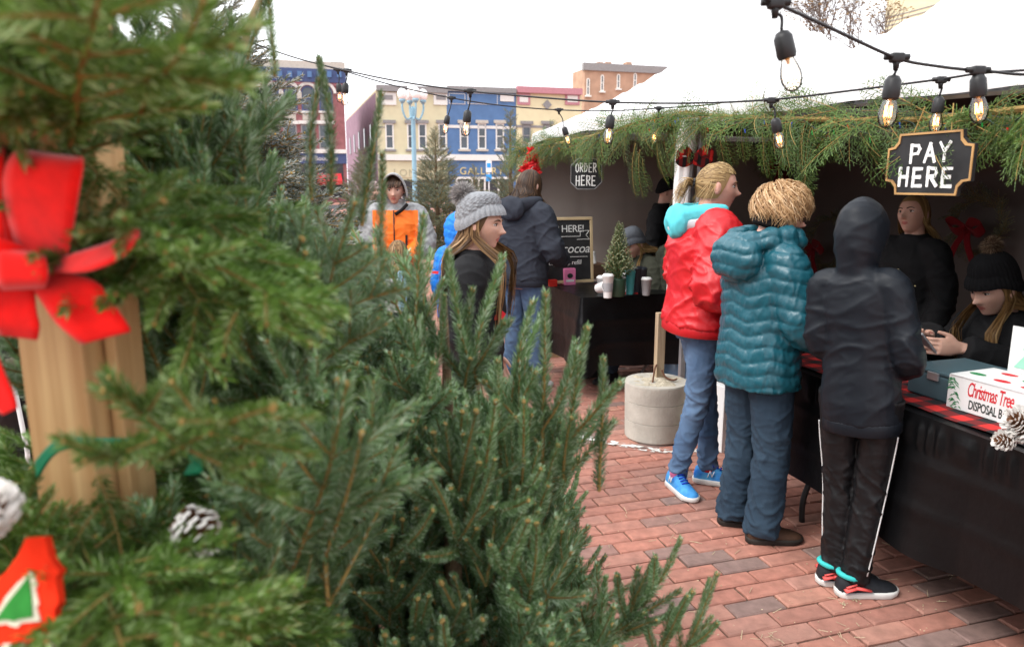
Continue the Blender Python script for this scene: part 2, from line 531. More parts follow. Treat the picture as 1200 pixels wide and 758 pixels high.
# ---------------------------------------------------------------- brick pavement, each near brick its own
def paver_mat(kind):
    m = bpy.data.materials.new('red_paving_brick_' + kind)
    m.use_nodes = True
    N, L = m.node_tree.nodes, m.node_tree.links
    b = N['Principled BSDF']; b.inputs['Roughness'].default_value = 0.78
    b.inputs['Specular IOR Level'].default_value = 0.3
    if kind == 'single':
        src = N.new('ShaderNodeObjectInfo').outputs['Random']
    else:
        a = N.new('ShaderNodeAttribute'); a.attribute_name = 'rnd'; src = a.outputs['Fac']
    cr = N.new('ShaderNodeValToRGB')
    els = cr.color_ramp.elements
    els[0].position = 0.0; els[0].color = (0.24, 0.155, 0.135, 1)
    els[1].position = 1.0; els[1].color = (0.46, 0.215, 0.155, 1)
    for p_, c_ in ((0.08, (0.27, 0.175, 0.15)), (0.14, (0.37, 0.165, 0.125)), (0.45, (0.43, 0.185, 0.135)), (0.75, (0.40, 0.20, 0.155))):
        e = els.new(p_); e.color = (*c_, 1)
    L.new(src, cr.inputs[0])
    geo = N.new('ShaderNodeNewGeometry')
    nz = N.new('ShaderNodeTexNoise'); nz.inputs['Scale'].default_value = 22; nz.inputs['Detail'].default_value = 6
    L.new(geo.outputs['Position'], nz.inputs['Vector'])
    mr = N.new('ShaderNodeMapRange'); mr.inputs['From Min'].default_value = 0.3; mr.inputs['From Max'].default_value = 0.7
    mr.inputs['To Min'].default_value = 0.78; mr.inputs['To Max'].default_value = 1.16
    L.new(nz.outputs['Fac'], mr.inputs[0])
    hs = N.new('ShaderNodeHueSaturation'); L.new(mr.outputs[0], hs.inputs['Value']); L.new(cr.outputs[0], hs.inputs['Color'])
    # dust film
    n3 = N.new('ShaderNodeTexNoise'); n3.inputs['Scale'].default_value = 3.2; n3.inputs['Detail'].default_value = 5
    L.new(geo.outputs['Position'], n3.inputs['Vector'])
    mr2 = N.new('ShaderNodeMapRange'); mr2.inputs['From Min'].default_value = 0.45; mr2.inputs['From Max'].default_value = 0.75
    mr2.inputs['To Max'].default_value = 0.30
    L.new(n3.outputs['Fac'], mr2.inputs[0])
    mx = N.new('ShaderNodeMix'); mx.data_type = 'RGBA'; mx.inputs[7].default_value = (0.30, 0.20, 0.16, 1)
    L.new(mr2.outputs[0], mx.inputs[0]); L.new(hs.outputs[0], mx.inputs[6]); L.new(mx.outputs[2], b.inputs['Base Color'])
    n2 = N.new('ShaderNodeTexNoise'); n2.inputs['Scale'].default_value = 140; n2.inputs['Detail'].default_value = 4
    L.new(geo.outputs['Position'], n2.inputs['Vector'])
    bp = N.new('ShaderNodeBump'); bp.inputs['Strength'].default_value = 0.45; bp.inputs['Distance'].default_value = 0.004
    L.new(n2.outputs['Fac'], bp.inputs['Height']); L.new(bp.outputs[0], b.inputs['Normal'])
    return m
M['paver'] = paver_mat('single'); M['paver_all'] = paver_mat('sheet')
BL, BW = 0.222, 0.0925
def brick_shape(l, w, rr):
    """flat-topped paver with worn, uneven arrises"""
    h = 0.05
    def ring(dx, dy, z, j):
        out = []
        for sx, sy in ((-1, -1), (0.05, -1), (1, -1), (1, 1), (-0.1, 1), (-1, 1)):
            out.append((sx * (l / 2 - dx) + rr.uniform(-j, j), sy * (w / 2 - dy) + rr.uniform(-j, j), z))
        return out
    r0 = ring(0, 0, -h, 0.0008); r1 = ring(0, 0, -0.006, 0.0012); r2 = ring(0.006, 0.006, 0.0, 0.0015)
    vs = r0 + r1 + r2
    fs = []
    for k in range(2):
        for j in range(6):
            a, b_ = k * 6 + j, k * 6 + (j + 1) % 6
            fs.append((a, b_, b_ + 6, a + 6))
    fs.append(tuple(range(12, 18)))
    return vs, fs
pave = thing('pavement', None, None, (0, 0, 0))
tag(pave, kind='structure')
mb = MB()
mb.add([gp_ for gp_ in (g(-9, -5.2, -0.012), g(5.5, -5.2, -0.012), g(5.5, 11.5, -0.012), g(-9, 11.5, -0.012))], [(0, 1, 2, 3)])
mb.build('joint_sand', M['joint'], pave)
_rr = random.Random(11)
protos = []
for k in range(8):
    vs, fs = brick_shape(BL - 0.007, BW - 0.007, _rr)
    b_ = MB(); b_.add(vs, fs)
    protos.append(b_.mesh('brick', M['paver']))
cand, rest = [], []
for r in range(-55, 122):
    y = r * BW
    off = (BL / 2 if r % 2 else 0) + _rr.uniform(-0.012, 0.012)
    for k in range(-40, 25):
        x = k * BL + off
        w = g(x, y)
        q = proj(w)
        if q and 655 < q[0] < 1215 and 440 < q[1] < 775:
            # what shows: not under the tree (left of its outline)
            lim = 700 if q[1] < 600 else 700 + (q[1] - 600) * 0.75
            if q[0] > lim and not (q[0] > 940 and q[1] < 560):
                cand.append((q[2], x, y, w)); continue
        rest.append((x, y))
cand.sort(key=lambda t: t[0])
for t in cand[300:]:
    rest.append((t[1], t[2]))
for d_, x, y, w in cand[:300]:
    o = meshobj('brick', _rr.choice(protos), pave, (w.x, w.y, _rr.uniform(-0.003, 0.002)),
                (R(_rr.uniform(-0.9, 0.9)), R(_rr.uniform(-0.5, 0.5)), YAW + R(_rr.uniform(-0.9, 0.9)) + (math.pi if _rr.random() < 0.5 else 0)))
far = MB()
for x, y in rest:
    w = g(x, y)
    if w.y < -0.6 or abs(w.x) > 8: continue
    far.ci = _rr.random()
    vs, fs = brick_shape(BL - 0.007, BW - 0.007, _rr)
    cz, sz = math.cos(YAW), math.sin(YAW)
    zz = _rr.uniform(-0.003, 0.002)
    far.add([(w.x + p[0] * cz - p[1] * sz, w.y + p[0] * sz + p[1] * cz, p[2] + zz + 0.0) for p in vs], fs)
tag(far.build('brickwork', M['paver_all'], pave, fixn=False), kind='stuff')

# worn white line painted across the bricks
def paint_mat():
    m = mat('worn_white_line', (0.70, 0.68, 0.64), 0.85, 0.2, var=0.08, scale=30)
    N, L = m.node_tree.nodes, m.node_tree.links
    b = N['Principled BSDF']
    geo = N.new('ShaderNodeNewGeometry')
    nz = N.new('ShaderNodeTexNoise'); nz.inputs['Scale'].default_value = 28; nz.inputs['Detail'].default_value = 6
    L.new(geo.outputs['Position'], nz.inputs['Vector'])
    mr = N.new('ShaderNodeMapRange'); mr.inputs['From Min'].default_value = 0.42; mr.inputs['From Max'].default_value = 0.56
    L.new(nz.outputs['Fac'], mr.inputs[0]); L.new(mr.outputs[0], b.inputs['Alpha'])
    return m
M['line'] = paint_mat()
def ground_strip(name, pts, w, m, z):
    mb = MB()
    c = spline([gp(*p) for p in pts], 6)
    rings = []
    for i, p in enumerate(c):
        t = (c[min(i + 1, len(c) - 1)] - c[max(i - 1, 0)]).normalized()
        s = V((-t.y, t.x, 0))
        rings.append([p - s * w / 2 + V((0, 0, z)), p + s * w / 2 + V((0, 0, z))])
    mb.loft(rings, cap=False, closed=False)
    return mb.build(name, m)
tag(ground_strip('painted_line', [(640, 509), (690, 514), (730, 522), (775, 529), (815, 528), (860, 526), (905, 521)], 0.07, M['line'], 0.006),
    kind='structure')
# crumbs, straw and needles lying on the bricks
mb = MB()
for i in range(260):
    px, py = _rr.uniform(690, 1120), _rr.uniform(470, 757)
    p = gp(px, py, 0.004)
    mb.ci = _rr.random()
    s = _rr.uniform(0.0012, 0.0035)
    a = _rr.uniform(0, 6.28)
    if _rr.random() < 0.75:
        mb.ell(p, (s, s * 0.8, s * 0.6), 5, 3)
    else:
        mb.tube([p, p + V((math.cos(a), math.sin(a), 0.1)) * _rr.uniform(0.02, 0.05)], 0.0012, 4)
for cx, cy, n in ((997, 705, 26), (985, 742, 7), (1086, 708, 6), (905, 744, 9)):
    for i in range(n):
        p = gp(cx + _rr.gauss(0, 9), cy + _rr.gauss(0, 4), 0.005)
        s = _rr.uniform(0.0015, 0.004); a = _rr.uniform(0, 6.28)
        mb.ci = _rr.random()
        if cy > 735: mb.tube([p, p + V((math.cos(a), math.sin(a), 0.15)) * 0.035], 0.001, 4)
        else: mb.ell(p, (s, s, s * 0.7), 5, 3)
M['straw'] = mat('straw_crumbs', (0.55, 0.45, 0.30), 0.9, 0.1, var=0.2, rnd='attr')
tag(mb.build('litter', M['straw']), 'straw coloured crumbs and needles scattered over the bricks', 'litter', kind='stuff')

# ---------------------------------------------------------------- house row across the street
FC = at(442, 214, 62.0); FC.z = 0           # corner of the yellow house on the facade line
def fac(px, py):
    """pixel -> (s along the facade, height) on the facade plane"""
    d = ray(px, py)
    n = AY
    t = (FC - V((0, 0, CAM_H))).dot(n) / d.dot(n)
    p = V((0, 0, CAM_H)) + d * t
    return (p - FC).dot(AX), p.z
def fsz(px): return fac(px, 160)[0]
def fz(px, py): return fac(px, py)[1]
M['brick_red'] = mat('old_red_brick', (0.28, 0.115, 0.12), 0.85, 0.2, var=0.2, scale=2.5, bump=0.2, bscale=30)
M['plum'] = mat('plum_painted_brick', (0.27, 0.18, 0.23), 0.85, 0.2, var=0.15, scale=1.2, bump=0.2, bscale=20)
M['sand_paint'] = mat('sand_painted_brick', (0.60, 0.55, 0.37), 0.8, 0.2, var=0.06, scale=1.5)
M['blue_paint'] = mat('blue_painted_brick', (0.10, 0.185, 0.35), 0.8, 0.2, var=0.1, scale=1.5)
M['cream_paint'] = mat('cream_painted_brick', (0.70, 0.62, 0.40), 0.8, 0.2, var=0.05, scale=1.5)
M['trim_white'] = mat('white_trim', (0.72, 0.70, 0.66), 0.7, 0.2, var=0.05)
M['trim_pink'] = mat('pink_trim', (0.48, 0.22, 0.25), 0.7, 0.2, var=0.08)
M['trim_grey'] = mat('grey_trim', (0.26, 0.25, 0.25), 0.8, 0.2, var=0.1)
M['trim_stone'] = mat('stone_trim', (0.50, 0.46, 0.40), 0.8, 0.2, var=0.1)
M['navy'] = mat('navy_cornice', (0.065, 0.09, 0.19), 0.7, 0.2, var=0.1)
M['pane'] = mat('window_glass', (0.06, 0.075, 0.09), 0.12, 0.6, var=0.35, scale=0.6)
M['tan_brick'] = mat('tan_brick', (0.43, 0.27, 0.19), 0.85, 0.2, var=0.15, scale=1.2, bump=0.2, bscale=14)
M['awning_red'] = mat('red_awning', (0.55, 0.03, 0.04), 0.7, 0.2, var=0.1)
M['gold'] = mat('gold_lettering', (0.62, 0.52, 0.25), 0.5, 0.3, var=0.05)
M['faded'] = mat('faded_letter_ghost', (0.40, 0.37, 0.26), 0.9, 0.1, var=0.1)
M['dark_in'] = mat('shop_interior', (0.04, 0.04, 0.045), 0.6, 0.3, var=0.4, scale=0.8)

def house(name, label, s0, s1, h, depth, wall, side=None):
    t = thing(name, label, 'building', FC + AX * s0, YAW)
    mb = MB()
    w = s1 - s0
    mb.box((w / 2, depth / 2, h / 2), (w, depth, h))
    mb.build('wall', [wall], t)
    if side:
        m2 = MB(); m2.box((-0.04, depth / 2, h / 2 - 0.1), (0.06, depth - 0.05, h - 0.3)); m2.build('side_wall', side, t)
    return t
def bx(t, s0, name, px0, py0, px1, py1, m, d=0.12, out=0.06):
    """facade piece between two pixels, proud of the wall"""
    a0, z0 = fac(px0, py1); a1, z1 = fac(px1, py0)
    a0 -= s0; a1 -= s0
    mb = MB(); mb.box(((a0 + a1) / 2, -out + d / 2, (z0 + z1) / 2), (a1 - a0, d, z1 - z0))
    return mb.build(name, m, t)
def window(t, s0, px0, py0, px1, py1, frame, arch=0.0, lintel=None, sill=True):
    """opening frame with two sashes, panes, sill and lintel"""
    a0, z0 = fac(px0, py1); a1, z1 = fac(px1, py0)
    a0 -= s0; a1 -= s0
    w, h = a1 - a0, z1 - z0
    c = (a0 + a1) / 2
    fr = MB(); k = 0.11
    n = 8
    def outline(i):
        pts = [(a0 + i, z0 + i), (a1 - i, z0 + i)]
        if arch:
            r = w / 2 - i
            pts += [(c + r * math.cos(q), z1 - w / 2 * arch + r * arch * math.sin(q)) for q in [math.pi * j / n for j in range(n + 1)]]
        else:
            pts += [(a1 - i, z1 - i), (a0 + i, z1 - i)]
        return pts
    po, pi_ = outline(0), outline(k)
    rings = [[(p[0], -0.05, p[1]) for p in po], [(p[0], -0.05, p[1]) for p in pi_], [(p[0], 0.05, p[1]) for p in pi_], [(p[0], 0.05, p[1]) for p in po]]
    rings.append(rings[0])
    fr.loft(rings, cap=False)
    fr.box((c, -0.02, z0 + h * 0.5), (w - 2 * k, 0.06, 0.07))
    f = fr.build('window', frame, t)
    for q in (0, 1):
        pm = MB()
        if q == 0:
            pm.box((c, 0.0, z0 + k + (h / 2 - k) / 2), (w - 2 * k, 0.02, h / 2 - k - 0.05))
        else:
            pts = [p for p in pi_ if p[1] > z0 + h * 0.5 + 0.0]
            pts = [(a0 + k, z0 + h / 2 + 0.036), (a1 - k, z0 + h / 2 + 0.036)] + [p for p in pts]
            pm.prism(pts, -0.01, 0.01, mat=Matrix.Rotation(math.pi / 2, 4, 'X'))
        pm.build('pane', M['pane'], f)
    if sill:
        sm = MB(); sm.box((c, -0.1, z0 - 0.09), (w + 0.3, 0.22, 0.16)); sm.build('sill', lintel or frame, f)
    if lintel and not arch:
        sm = MB(); sm.box((c, -0.08, z1 + 0.14), (w + 0.35, 0.18, 0.26)); sm.build('lintel', lintel, f)
    return f

# red brick house with arched windows
S0, S1 = fsz(262), fsz(405)
t = house('brick_house', 'three storey red brick house with round arched top windows and a navy cornice', S0, S1, fz(380, 78), 14, M['brick_red'])
bx(t, S0, 'parapet', 262, 74, 404, 83, M['trim_stone'], 0.5, 0.12)
bx(t, S0, 'cornice', 262, 83, 405, 93, M['navy'], 0.6, 0.3)
bx(t, S0, 'frieze', 262, 93, 405, 96, M['trim_pink'], 0.3, 0.12)
for k in range(12):
    bx(t, S0, 'bracket', 268 + k * 11.5, 84.5, 273 + k * 11.5, 91.5, M['blue_paint'], 0.2, 0.42)
bx(t, S0, 'chimney', 388, 72, 402, 79, M['trim_grey'], 0.8, -0.4)
for k in range(6):
    x0 = 271 + k * 20.7
    window(t, S0, x0, 101, x0 + 14.5, 130, M['navy'], 1.0, sill=False)
    a0, _ = fac(x0 - 2.3, 120); a1, _ = fac(x0 + 16.8, 120)
    c = (a0 + a1) / 2 - S0; w = a1 - a0
    zc = fz(x0 + 7, 109.5)
    mb = MB()
    mb.loft([[(c + rr_ * math.cos(q), yy, zc + rr_ * math.sin(q)) for rr_, yy in ((w / 2, -0.02), (w / 2, -0.14), (w / 2 + 0.22, -0.14), (w / 2 + 0.22, -0.02))] for q in [math.pi * j / 12 for j in range(13)]])
    mb.build('arch', M['trim_white'], t)
    bx(t, S0, 'capital', x0 - 6, 108.5, x0 - 0.5, 116, M['trim_stone'], 0.2, 0.18)
    bx(t, S0, 'sill', x0 - 1.5, 130.5, x0 + 16, 132.5, M['trim_white'], 0.2, 0.12)
    bx(t, S0, 'spandrel_panel', x0 + 1, 134, x0 + 13.5, 141, M['trim_stone'], 0.1, 0.05)
    window(t, S0, x0, 146, x0 + 14.5, 175, M['trim_grey'], 0, M['trim_white'])
bx(t, S0, 'belt_course', 262, 175.5, 406, 178.5, M['trim_white'], 0.3, 0.2)
bx(t, S0, 'shop_fascia', 262, 179, 406, 191, M['navy'], 0.2, 0.10)
bx(t, S0, 'shop_window', 268, 192, 402, 232, M['dark_in'], 0.1, 0.04)
aw = MB()
for px0, px1 in ((300, 345), (362, 400)):
    a0, z1 = fac(px0, 203); a1, z0 = fac(px1, 212)
    aw.add([(a0 - S0, 0, z1), (a1 - S0, 0, z1), (a1 - S0, -1.2, z0), (a0 - S0, -1.2, z0), (a1 - S0, -1.2, z0 - 0.3), (a0 - S0, -1.2, z0 - 0.3)], [(0, 1, 2, 3), (3, 2, 4, 5)])
aw.build('awning', M['awning_red'], t)
tx = text_mesh('Coffee Boutique', 0.5, M['trim_white'], 0.02, name='lettering', parent=t)
a, z = fac(371, 186); tx.location = (a - S0, -0.14, z); tx.rotation_euler = (math.pi / 2, 0, 0)

# sand, blue and cream houses on one line
S0, S1 = fsz(442), fsz(524)
t = house('sand_house', 'two storey sand coloured house with a plum painted side wall', S0, S1, fz(460, 106), 30, M['sand_paint'], M['plum'])
for px in (0,):
    bx(t, S0, 'cornice', 441, 103, 524, 107, M['trim_grey'], 0.5, 0.3)
for px in (444, 508):
    bx(t, S0, 'attic_panel', px, 109, min(px + 20, 524), 123, M['trim_white'], 0.15, 0.10)
    bx(t, S0, 'attic_grille', px + 3, 112, min(px + 16, 522), 117, M['trim_grey'], 0.15, 0.14)
for px0 in (452, 477.5, 490.5, 514):
    window(t, S0, px0, 145, px0 + 9.0, 175, M['trim_white'], 0, M['trim_grey'])
bx(t, S0, 'string_course', 442, 148.6, 451, 149.6, M['trim_grey'], 0.1, 0.05)
bx(t, S0, 'belt_course', 443, 182, 524, 188, M['trim_white'], 0.35, 0.25)
bx(t, S0, 'fascia', 446, 190, 524, 208, M['sand_paint'], 0.15, 0.08)
bx(t, S0, 'shop_window', 452, 211, 520, 238, M['dark_in'], 0.1, 0.06)
for px in (468, 486, 503):
    bx(t, S0, 'mullion', px, 210, px + 2.5, 238, M['trim_white'], 0.15, 0.12)
tx = text_mesh('LONG', 0.85, M['faded'], 0.005, name='faded_lettering', parent=t, sp=1.15)
a, z = fac(479, 203); tx.location = (a - S0, -0.10, z); tx.rotation_euler = (math.pi / 2, 0, 0)
d_ = 5
for k in range(5):                                     # windows of the plum side wall
    mb = MB(); mb.box((-0.09, 3.5 + k * 5.2, 5.6), (0.08, 0.9, 1.9)); f = mb.build('window', M['trim_grey'], t)
    mb = MB(); mb.box((-0.14, 3.5 + k * 5.2, 5.6), (0.03, 0.7, 1.7)); mb.build('pane', M['pane'], f)

S0, S1 = fsz(524), fsz(604.5)
t = house('blue_house', 'two storey blue painted house with white framed windows and a gallery sign', S0, S1, fz(560, 106), 30, M['blue_paint'])
bx(t, S0, 'cornice', 524, 104, 604, 107, M['trim_grey'], 0.5, 0.3)
for px0, px1 in ((526, 545), (548, 583)):
    bx(t, S0, 'attic_panel', px0, 110, px1, 122, M['trim_white'], 0.1, 0.05)
    bx(t, S0, 'attic_field', px0 + 0.8, 110.8, px1 - 0.8, 121.2, M['blue_paint'], 0.1, 0.08)
bx(t, S0, 'attic_panel', 586, 111, 602, 119, M['trim_white'], 0.15, 0.1)
for px0 in (539, 560, 581):
    window(t, S0, px0, 145, px0 + 9.5, 175, M['trim_white'], 0, M['trim_stone'])
bx(t, S0, 'belt_course', 524, 148.4, 604, 150, M['trim_white'], 0.1, 0.05)
bx(t, S0, 'belt_course', 524, 182, 604, 188, M['trim_white'], 0.35, 0.25)
bx(t, S0, 'fascia', 527, 190, 603, 207, M['blue_paint'], 0.15, 0.08)
bx(t, S0, 'shop_window', 534, 210, 600, 238, M['dark_in'], 0.1, 0.06)
bx(t, S0, 'shop_sill', 527, 207.5, 603, 210, M['trim_white'], 0.2, 0.15)
for px in (534, 552, 560, 567, 583, 598):
    bx(t, S0, 'mullion', px, 210, px + 1.8, 238, M['trim_white'], 0.15, 0.12)
tx = text_mesh('GALLERY', 0.86, M['gold'], 0.03, name='lettering', parent=t, sp=1.15)
a, z = fac(564, 201); tx.location = (a - S0, -0.14, z); tx.rotation_euler = (math.pi / 2, 0, 0)

S0, S1 = fsz(605), fsz(681)
t = house('cream_house', 'two storey cream house with pink trim behind the order stall', S0, S1, fz(640, 106), 30, M['cream_paint'])
bx(t, S0, 'cornice', 605, 104.5, 681, 109, M['trim_pink'], 0.6, 0.35)
for px0, px1 in ((606, 621), (662, 679)):
    bx(t, S0, 'attic_panel', px0, 110, px1, 123, M['trim_pink'], 0.15, 0.10)
    bx(t, S0, 'attic_field', px0 + 2.5, 112.5, px1 - 2.5, 120, M['trim_white'], 0.15, 0.13)
mb = MB(); a, z = fac(641, 123)
mb.prism([(math.cos(q) * 0.42, math.sin(q) * 0.42) for q in [math.pi / 2 + math.pi * j / 2 for j in range(4)]], 0, 0.1, mat=Matrix.Rotation(math.pi / 2, 4, 'X'), c=(a - S0, 0, z))
mb.build('rosette', M['trim_grey'], t)
for px0, py0, py1 in ((612, 146, 172), (636, 146, 172), (660, 146, 172)):
    window(t, S0, px0, py0, px0 + 10, py1, M['trim_grey'], 0, M['trim_grey'])
bx(t, S0, 'string_course', 605, 148.5, 681, 149.5, M['trim_grey'], 0.1, 0.05)
bx(t, S0, 'belt_course', 605, 182, 681, 188, M['trim_white'], 0.35, 0.25)

# taller tan brick house behind
FC_old = FC
FC = at(684, 214, 82.0); FC.z = 0
S0, S1 = fsz(684), fsz(790)
t = house('tan_brick_house', 'tall tan brick house with three chimneys behind the tent roof', S0, S1, fz(720, 82), 3.5, M['tan_brick'])
bx(t, S0, 'coping', 683, 79.5, 800, 82.5, M['trim_grey'], 0.5, 0.2)
for px in (703, 713, 737):
    bx(t, S0, 'chimney', px, 72, px + 6.5, 81, M['tan_brick'], 0.9, -0.6)
for px0, py0, py1 in ((687, 92, 112), (703.5, 88, 107), (722.5, 87, 104), (742, 86, 103)):
    window(t, S0, px0, py0, px0 + 4.2, py1, M['trim_white'], 1.0)
# pale upper floor of another house, seen above the tent roofs
FC = at(1040, 214, 70.0); FC.z = 0
S0, S1 = fsz(1135), fsz(1290)
t = house('cream_loft_house', 'pale clapboard house whose top shows between the two tent roofs', S0, S1, fz(1070, -60), 12, M['sand_paint'])
for k in range(9):
    mb = MB(); mb.box((-0.03, 6, fz(1070, -18 + k * 6)), (0.05, 11.9, 0.09)); mb.build('clapboard', M['trim_grey'], t)
FC = FC_old

# ---------------------------------------------------------------- street lamp and pale mast
M['lamp_blue'] = mat('pale_blue_lamp_paint', (0.22, 0.40, 0.50), 0.5, 0.4, var=0.08)
M['globe'] = mat('white_globe_glass', (0.85, 0.85, 0.84), 0.3, 0.4, var=0.02)
b0 = at(486, 214, 30.0); b0.z = 0
t = thing('street_lamp', 'pale blue street lamp post with a cluster of white globes', 'street lamp', b0)
zt = at(486, 128, 30.0).z
mb = MB(); mb.lathe([(0.22, 0), (0.22, 0.35), (0.14, 0.45), (0.10, 1.0), (0.085, zt - 0.2), (0.12, zt), (0.05, zt + 0.1)], n=12); mb.build('post', M['lamp_blue'], t, True)
mb = MB()
for k in range(4):
    a = k * math.pi / 2 + 0.4
    d = V((math.cos(a), math.sin(a), 0))
    mb.tube(spline([V((0, 0, zt - 0.25)), d * 0.25 + V((0, 0, zt - 0.4)), d * 0.42 + V((0, 0, zt - 0.05)), d * 0.42 + V((0, 0, zt + 0.25))], 4), 0.04, 6)
    mb.lathe([(0.05, zt + 0.2), (0.13, zt + 0.3), (0.12, zt + 0.36)], c=d * 0.42, n=10)
mb.build('arm', M['lamp_blue'], t, True)
for k in range(4):
    a = k * math.pi / 2 + 0.4
    mb = MB(); mb.ell(V((math.cos(a) * 0.42, math.sin(a) * 0.42, zt + 0.55)), (0.19, 0.19, 0.23), 14, 9); mb.build('globe', M['globe'], t, True)
mb = MB(); mb.ell((0, 0, zt + 0.75), (0.20, 0.20, 0.26), 14, 9); mb.build('globe', M['globe'], t, True)
# thin radio mast far behind
M['mast'] = mat('pale_mast_steel', (0.62, 0.64, 0.66), 0.5, 0.3, var=0.05)
b0 = at(599, 214, 190.0); b0.z = 0
zt = at(599, 18, 190.0).z
t = thing('radio_mast', 'thin pale lattice radio mast rising behind the blue house', 'mast', b0)
mb = MB()
for sx, sy in ((-0.5, -0.5), (0.5, -0.5), (0, 0.6)):
    mb.tube([(sx, sy, 0), (sx, sy, zt)], 0.05, 5)
for k in range(int(zt / 1.4)):
    mb.tube([(-0.5, -0.5, k * 1.4), (0.5, -0.5, (k + 1) * 1.4)], 0.03, 4)
mb.build('lattice', M['mast'], t)
mb = MB()
for k in range(3):
    mb.box(((-1.3, 1.3, 0)[k], 0, zt * 0.78 + k * 0.8), (0.3, 0.3, 4.5))
    mb.tube([((-1.3, 1.3, 0)[k], 0, zt * 0.78), (0, 0, zt * 0.78)], 0.08, 5)
mb.build('antenna_panel', M['mast'], t)
# small blue street sign by the gallery
b0 = at(573, 214, 34.0); b0.z = 0
t = thing('street_sign', 'small blue and white parking sign on a thin post before the gallery', 'sign', b0)
mb = MB(); zt = at(573, 186, 34.0).z; mb.tube([(0, 0, 0), (0, 0, zt)], 0.03, 6); mb.build('post', M['mast'], t)
M['sign_blue'] = mat('sign_blue', (0.03, 0.30, 0.72), 0.5, 0.3, var=0.05)
mb = MB(); mb.box((0, -0.05, zt - 0.35), (0.26, 0.03, 0.5)); mb.build('plate', M['box_white'], t)
mb = MB(); mb.box((0, -0.07, zt - 0.30), (0.18, 0.02, 0.20)); mb.build('symbol', M['sign_blue'], t)
mb = MB(); mb.box((0, -0.05, zt - 0.85), (0.26, 0.03, 0.3)); mb.build('plate', M['sign_blue'], t)
# ================================================================ FOLIAGE
def shoot(mb, p0, d, L, rr, nl=0.021, nw=0.0019, dens=900, stem=0.0022, up=V((0, 0, 1)), flat=0.45, bend=None, silver=0.2, lean=0.95):
    """one shoot: thin stem with needles set round it like a bottle brush; material 0 needles, 1 twig"""
    d = d.normalized()
    bend = bend if bend is not None else up * 0.15
    n_s = max(3, int(L / 0.035))
    pts, p, dd = [p0.copy()], p0.copy(), d.copy()
    for i in range(n_s):
        p = p + dd * (L / n_s)
        dd = (dd + bend * (1.0 / n_s) + V((rr.gauss(0, 0.03), rr.gauss(0, 0.03), rr.gauss(0, 0.03)))).normalized()
        pts.append(p.copy())
    mb.mi = 1; mb.ci = 0.5
    mb.tube(pts, [stem * (1 - 0.55 * i / n_s) for i in range(n_s + 1)], 5)
    mb.mi = 0
    n = int(L * dens)
    vs, fs, cs = [], [], []
    for i in range(n):
        t = (i + rr.random()) / n
        k = min(int(t * n_s), n_s - 1)
        q = pts[k].lerp(pts[k + 1], t * n_s - k)
        tg = (pts[k + 1] - pts[k]).normalized()
        a = tg.cross(up)
        if a.length < 0.15: a = tg.orthogonal()
        a.normalize(); b = a.cross(tg)
        ph = i * 2.39996 + rr.uniform(-0.3, 0.3)
        ra = a * math.cos(ph) + b * (math.sin(ph) * (1 - flat) + flat * 0.55)
        ra.normalize()
        al = lean * rr.uniform(0.8, 1.15) * (1.0 - 0.45 * t * t)
        nd = (tg * math.cos(al) + ra * math.sin(al)).normalized()
        ln = nl * rr.uniform(0.75, 1.12) * (0.72 + 0.28 * math.sin(math.pi * min(1, t * 0.9 + 0.12)))
        w = nd.cross(tg if rr.random() < 0.7 else ra)
        if w.length < 0.05: w = nd.orthogonal()
        w.normalize()
        w *= nw * 0.5
        q = q + ra * stem * 0.6
        m_ = q + nd * ln * 0.55 + tg * (ln * 0.03)
        b0 = len(vs)
        vs += [q, m_ + w, q + nd * ln + tg * (ln * 0.1), m_ - w]
        fs.append((b0, b0 + 1, b0 + 2, b0 + 3))
        c_ = rr.uniform(0.85, 1.0) if rr.random() < silver else rr.uniform(0.05, 0.8)
        cs += [c_] * 4
    b = len(mb.v)
    mb.v.extend([tuple(x) for x in vs]); mb.c.extend(cs)
    for f in fs:
        mb.f.append(tuple(i + b for i in f)); mb.m.append(0)
    # bud
    mb.mi = 1; mb.ci = 0.6
    mb.ell(pts[-1], (stem * 1.3, stem * 1.3, stem * 1.6), 6, 4)
    return pts

def spray(seed, L=0.42, nside=5, side=0.5, ang=48, droop=-0.25, nmat='needle', nl=0.024, nw=0.0032, dens=1250, stem=0.0032, flatness=0.35, silver=0.2, sub=True, flat=0.45):
    """a bough along +X, flat in XY: main axis with pairs of side shoots"""
    rr = random.Random(seed)
    mb = MB()
    main = shoot(mb, V((0, 0, 0)), V((1, 0, 0.12)), L, rr, nl, nw, dens, stem, bend=V((0, 0, droop)), silver=silver, flat=flat)
    for i in range(nside):
        t = 0.14 + 0.72 * (i + rr.uniform(-0.2, 0.2)) / nside
        k = min(int(t * (len(main) - 1)), len(main) - 2)
        q = main[k].lerp(main[k + 1], t * (len(main) - 1) - k)
        tg = (main[k + 1] - main[k]).normalized()
        for s in (-1, 1):
            if rr.random() < 0.1: continue
            a = R(ang + rr.uniform(-10, 10))
            d = tg * math.cos(a) + V((0, s, 0)) * math.sin(a) + V((0, 0, rr.uniform(-flatness, flatness)))
            l2 = L * side * (1.05 - 0.75 * t) * rr.uniform(0.8, 1.15)
            sh = shoot(mb, q, d, l2, rr, nl, nw, dens, stem * 0.7, bend=V((0.25, 0, droop * 0.5)), silver=silver, flat=flat)
            if sub and l2 > 0.12:
                for s2 in (-1, 1):
                    q2 = sh[len(sh) // 2]
                    d2 = d.normalized() * math.cos(R(45)) + V((0, s2 * 0.5, 0)) + V((0.4, 0, rr.uniform(-0.2, 0.2)))
                    shoot(mb, q2, d2, l2 * 0.5, rr, nl, nw, dens, stem * 0.55, silver=silver, flat=flat)
    return mb.mesh('branch', [M[nmat], M['twig']])

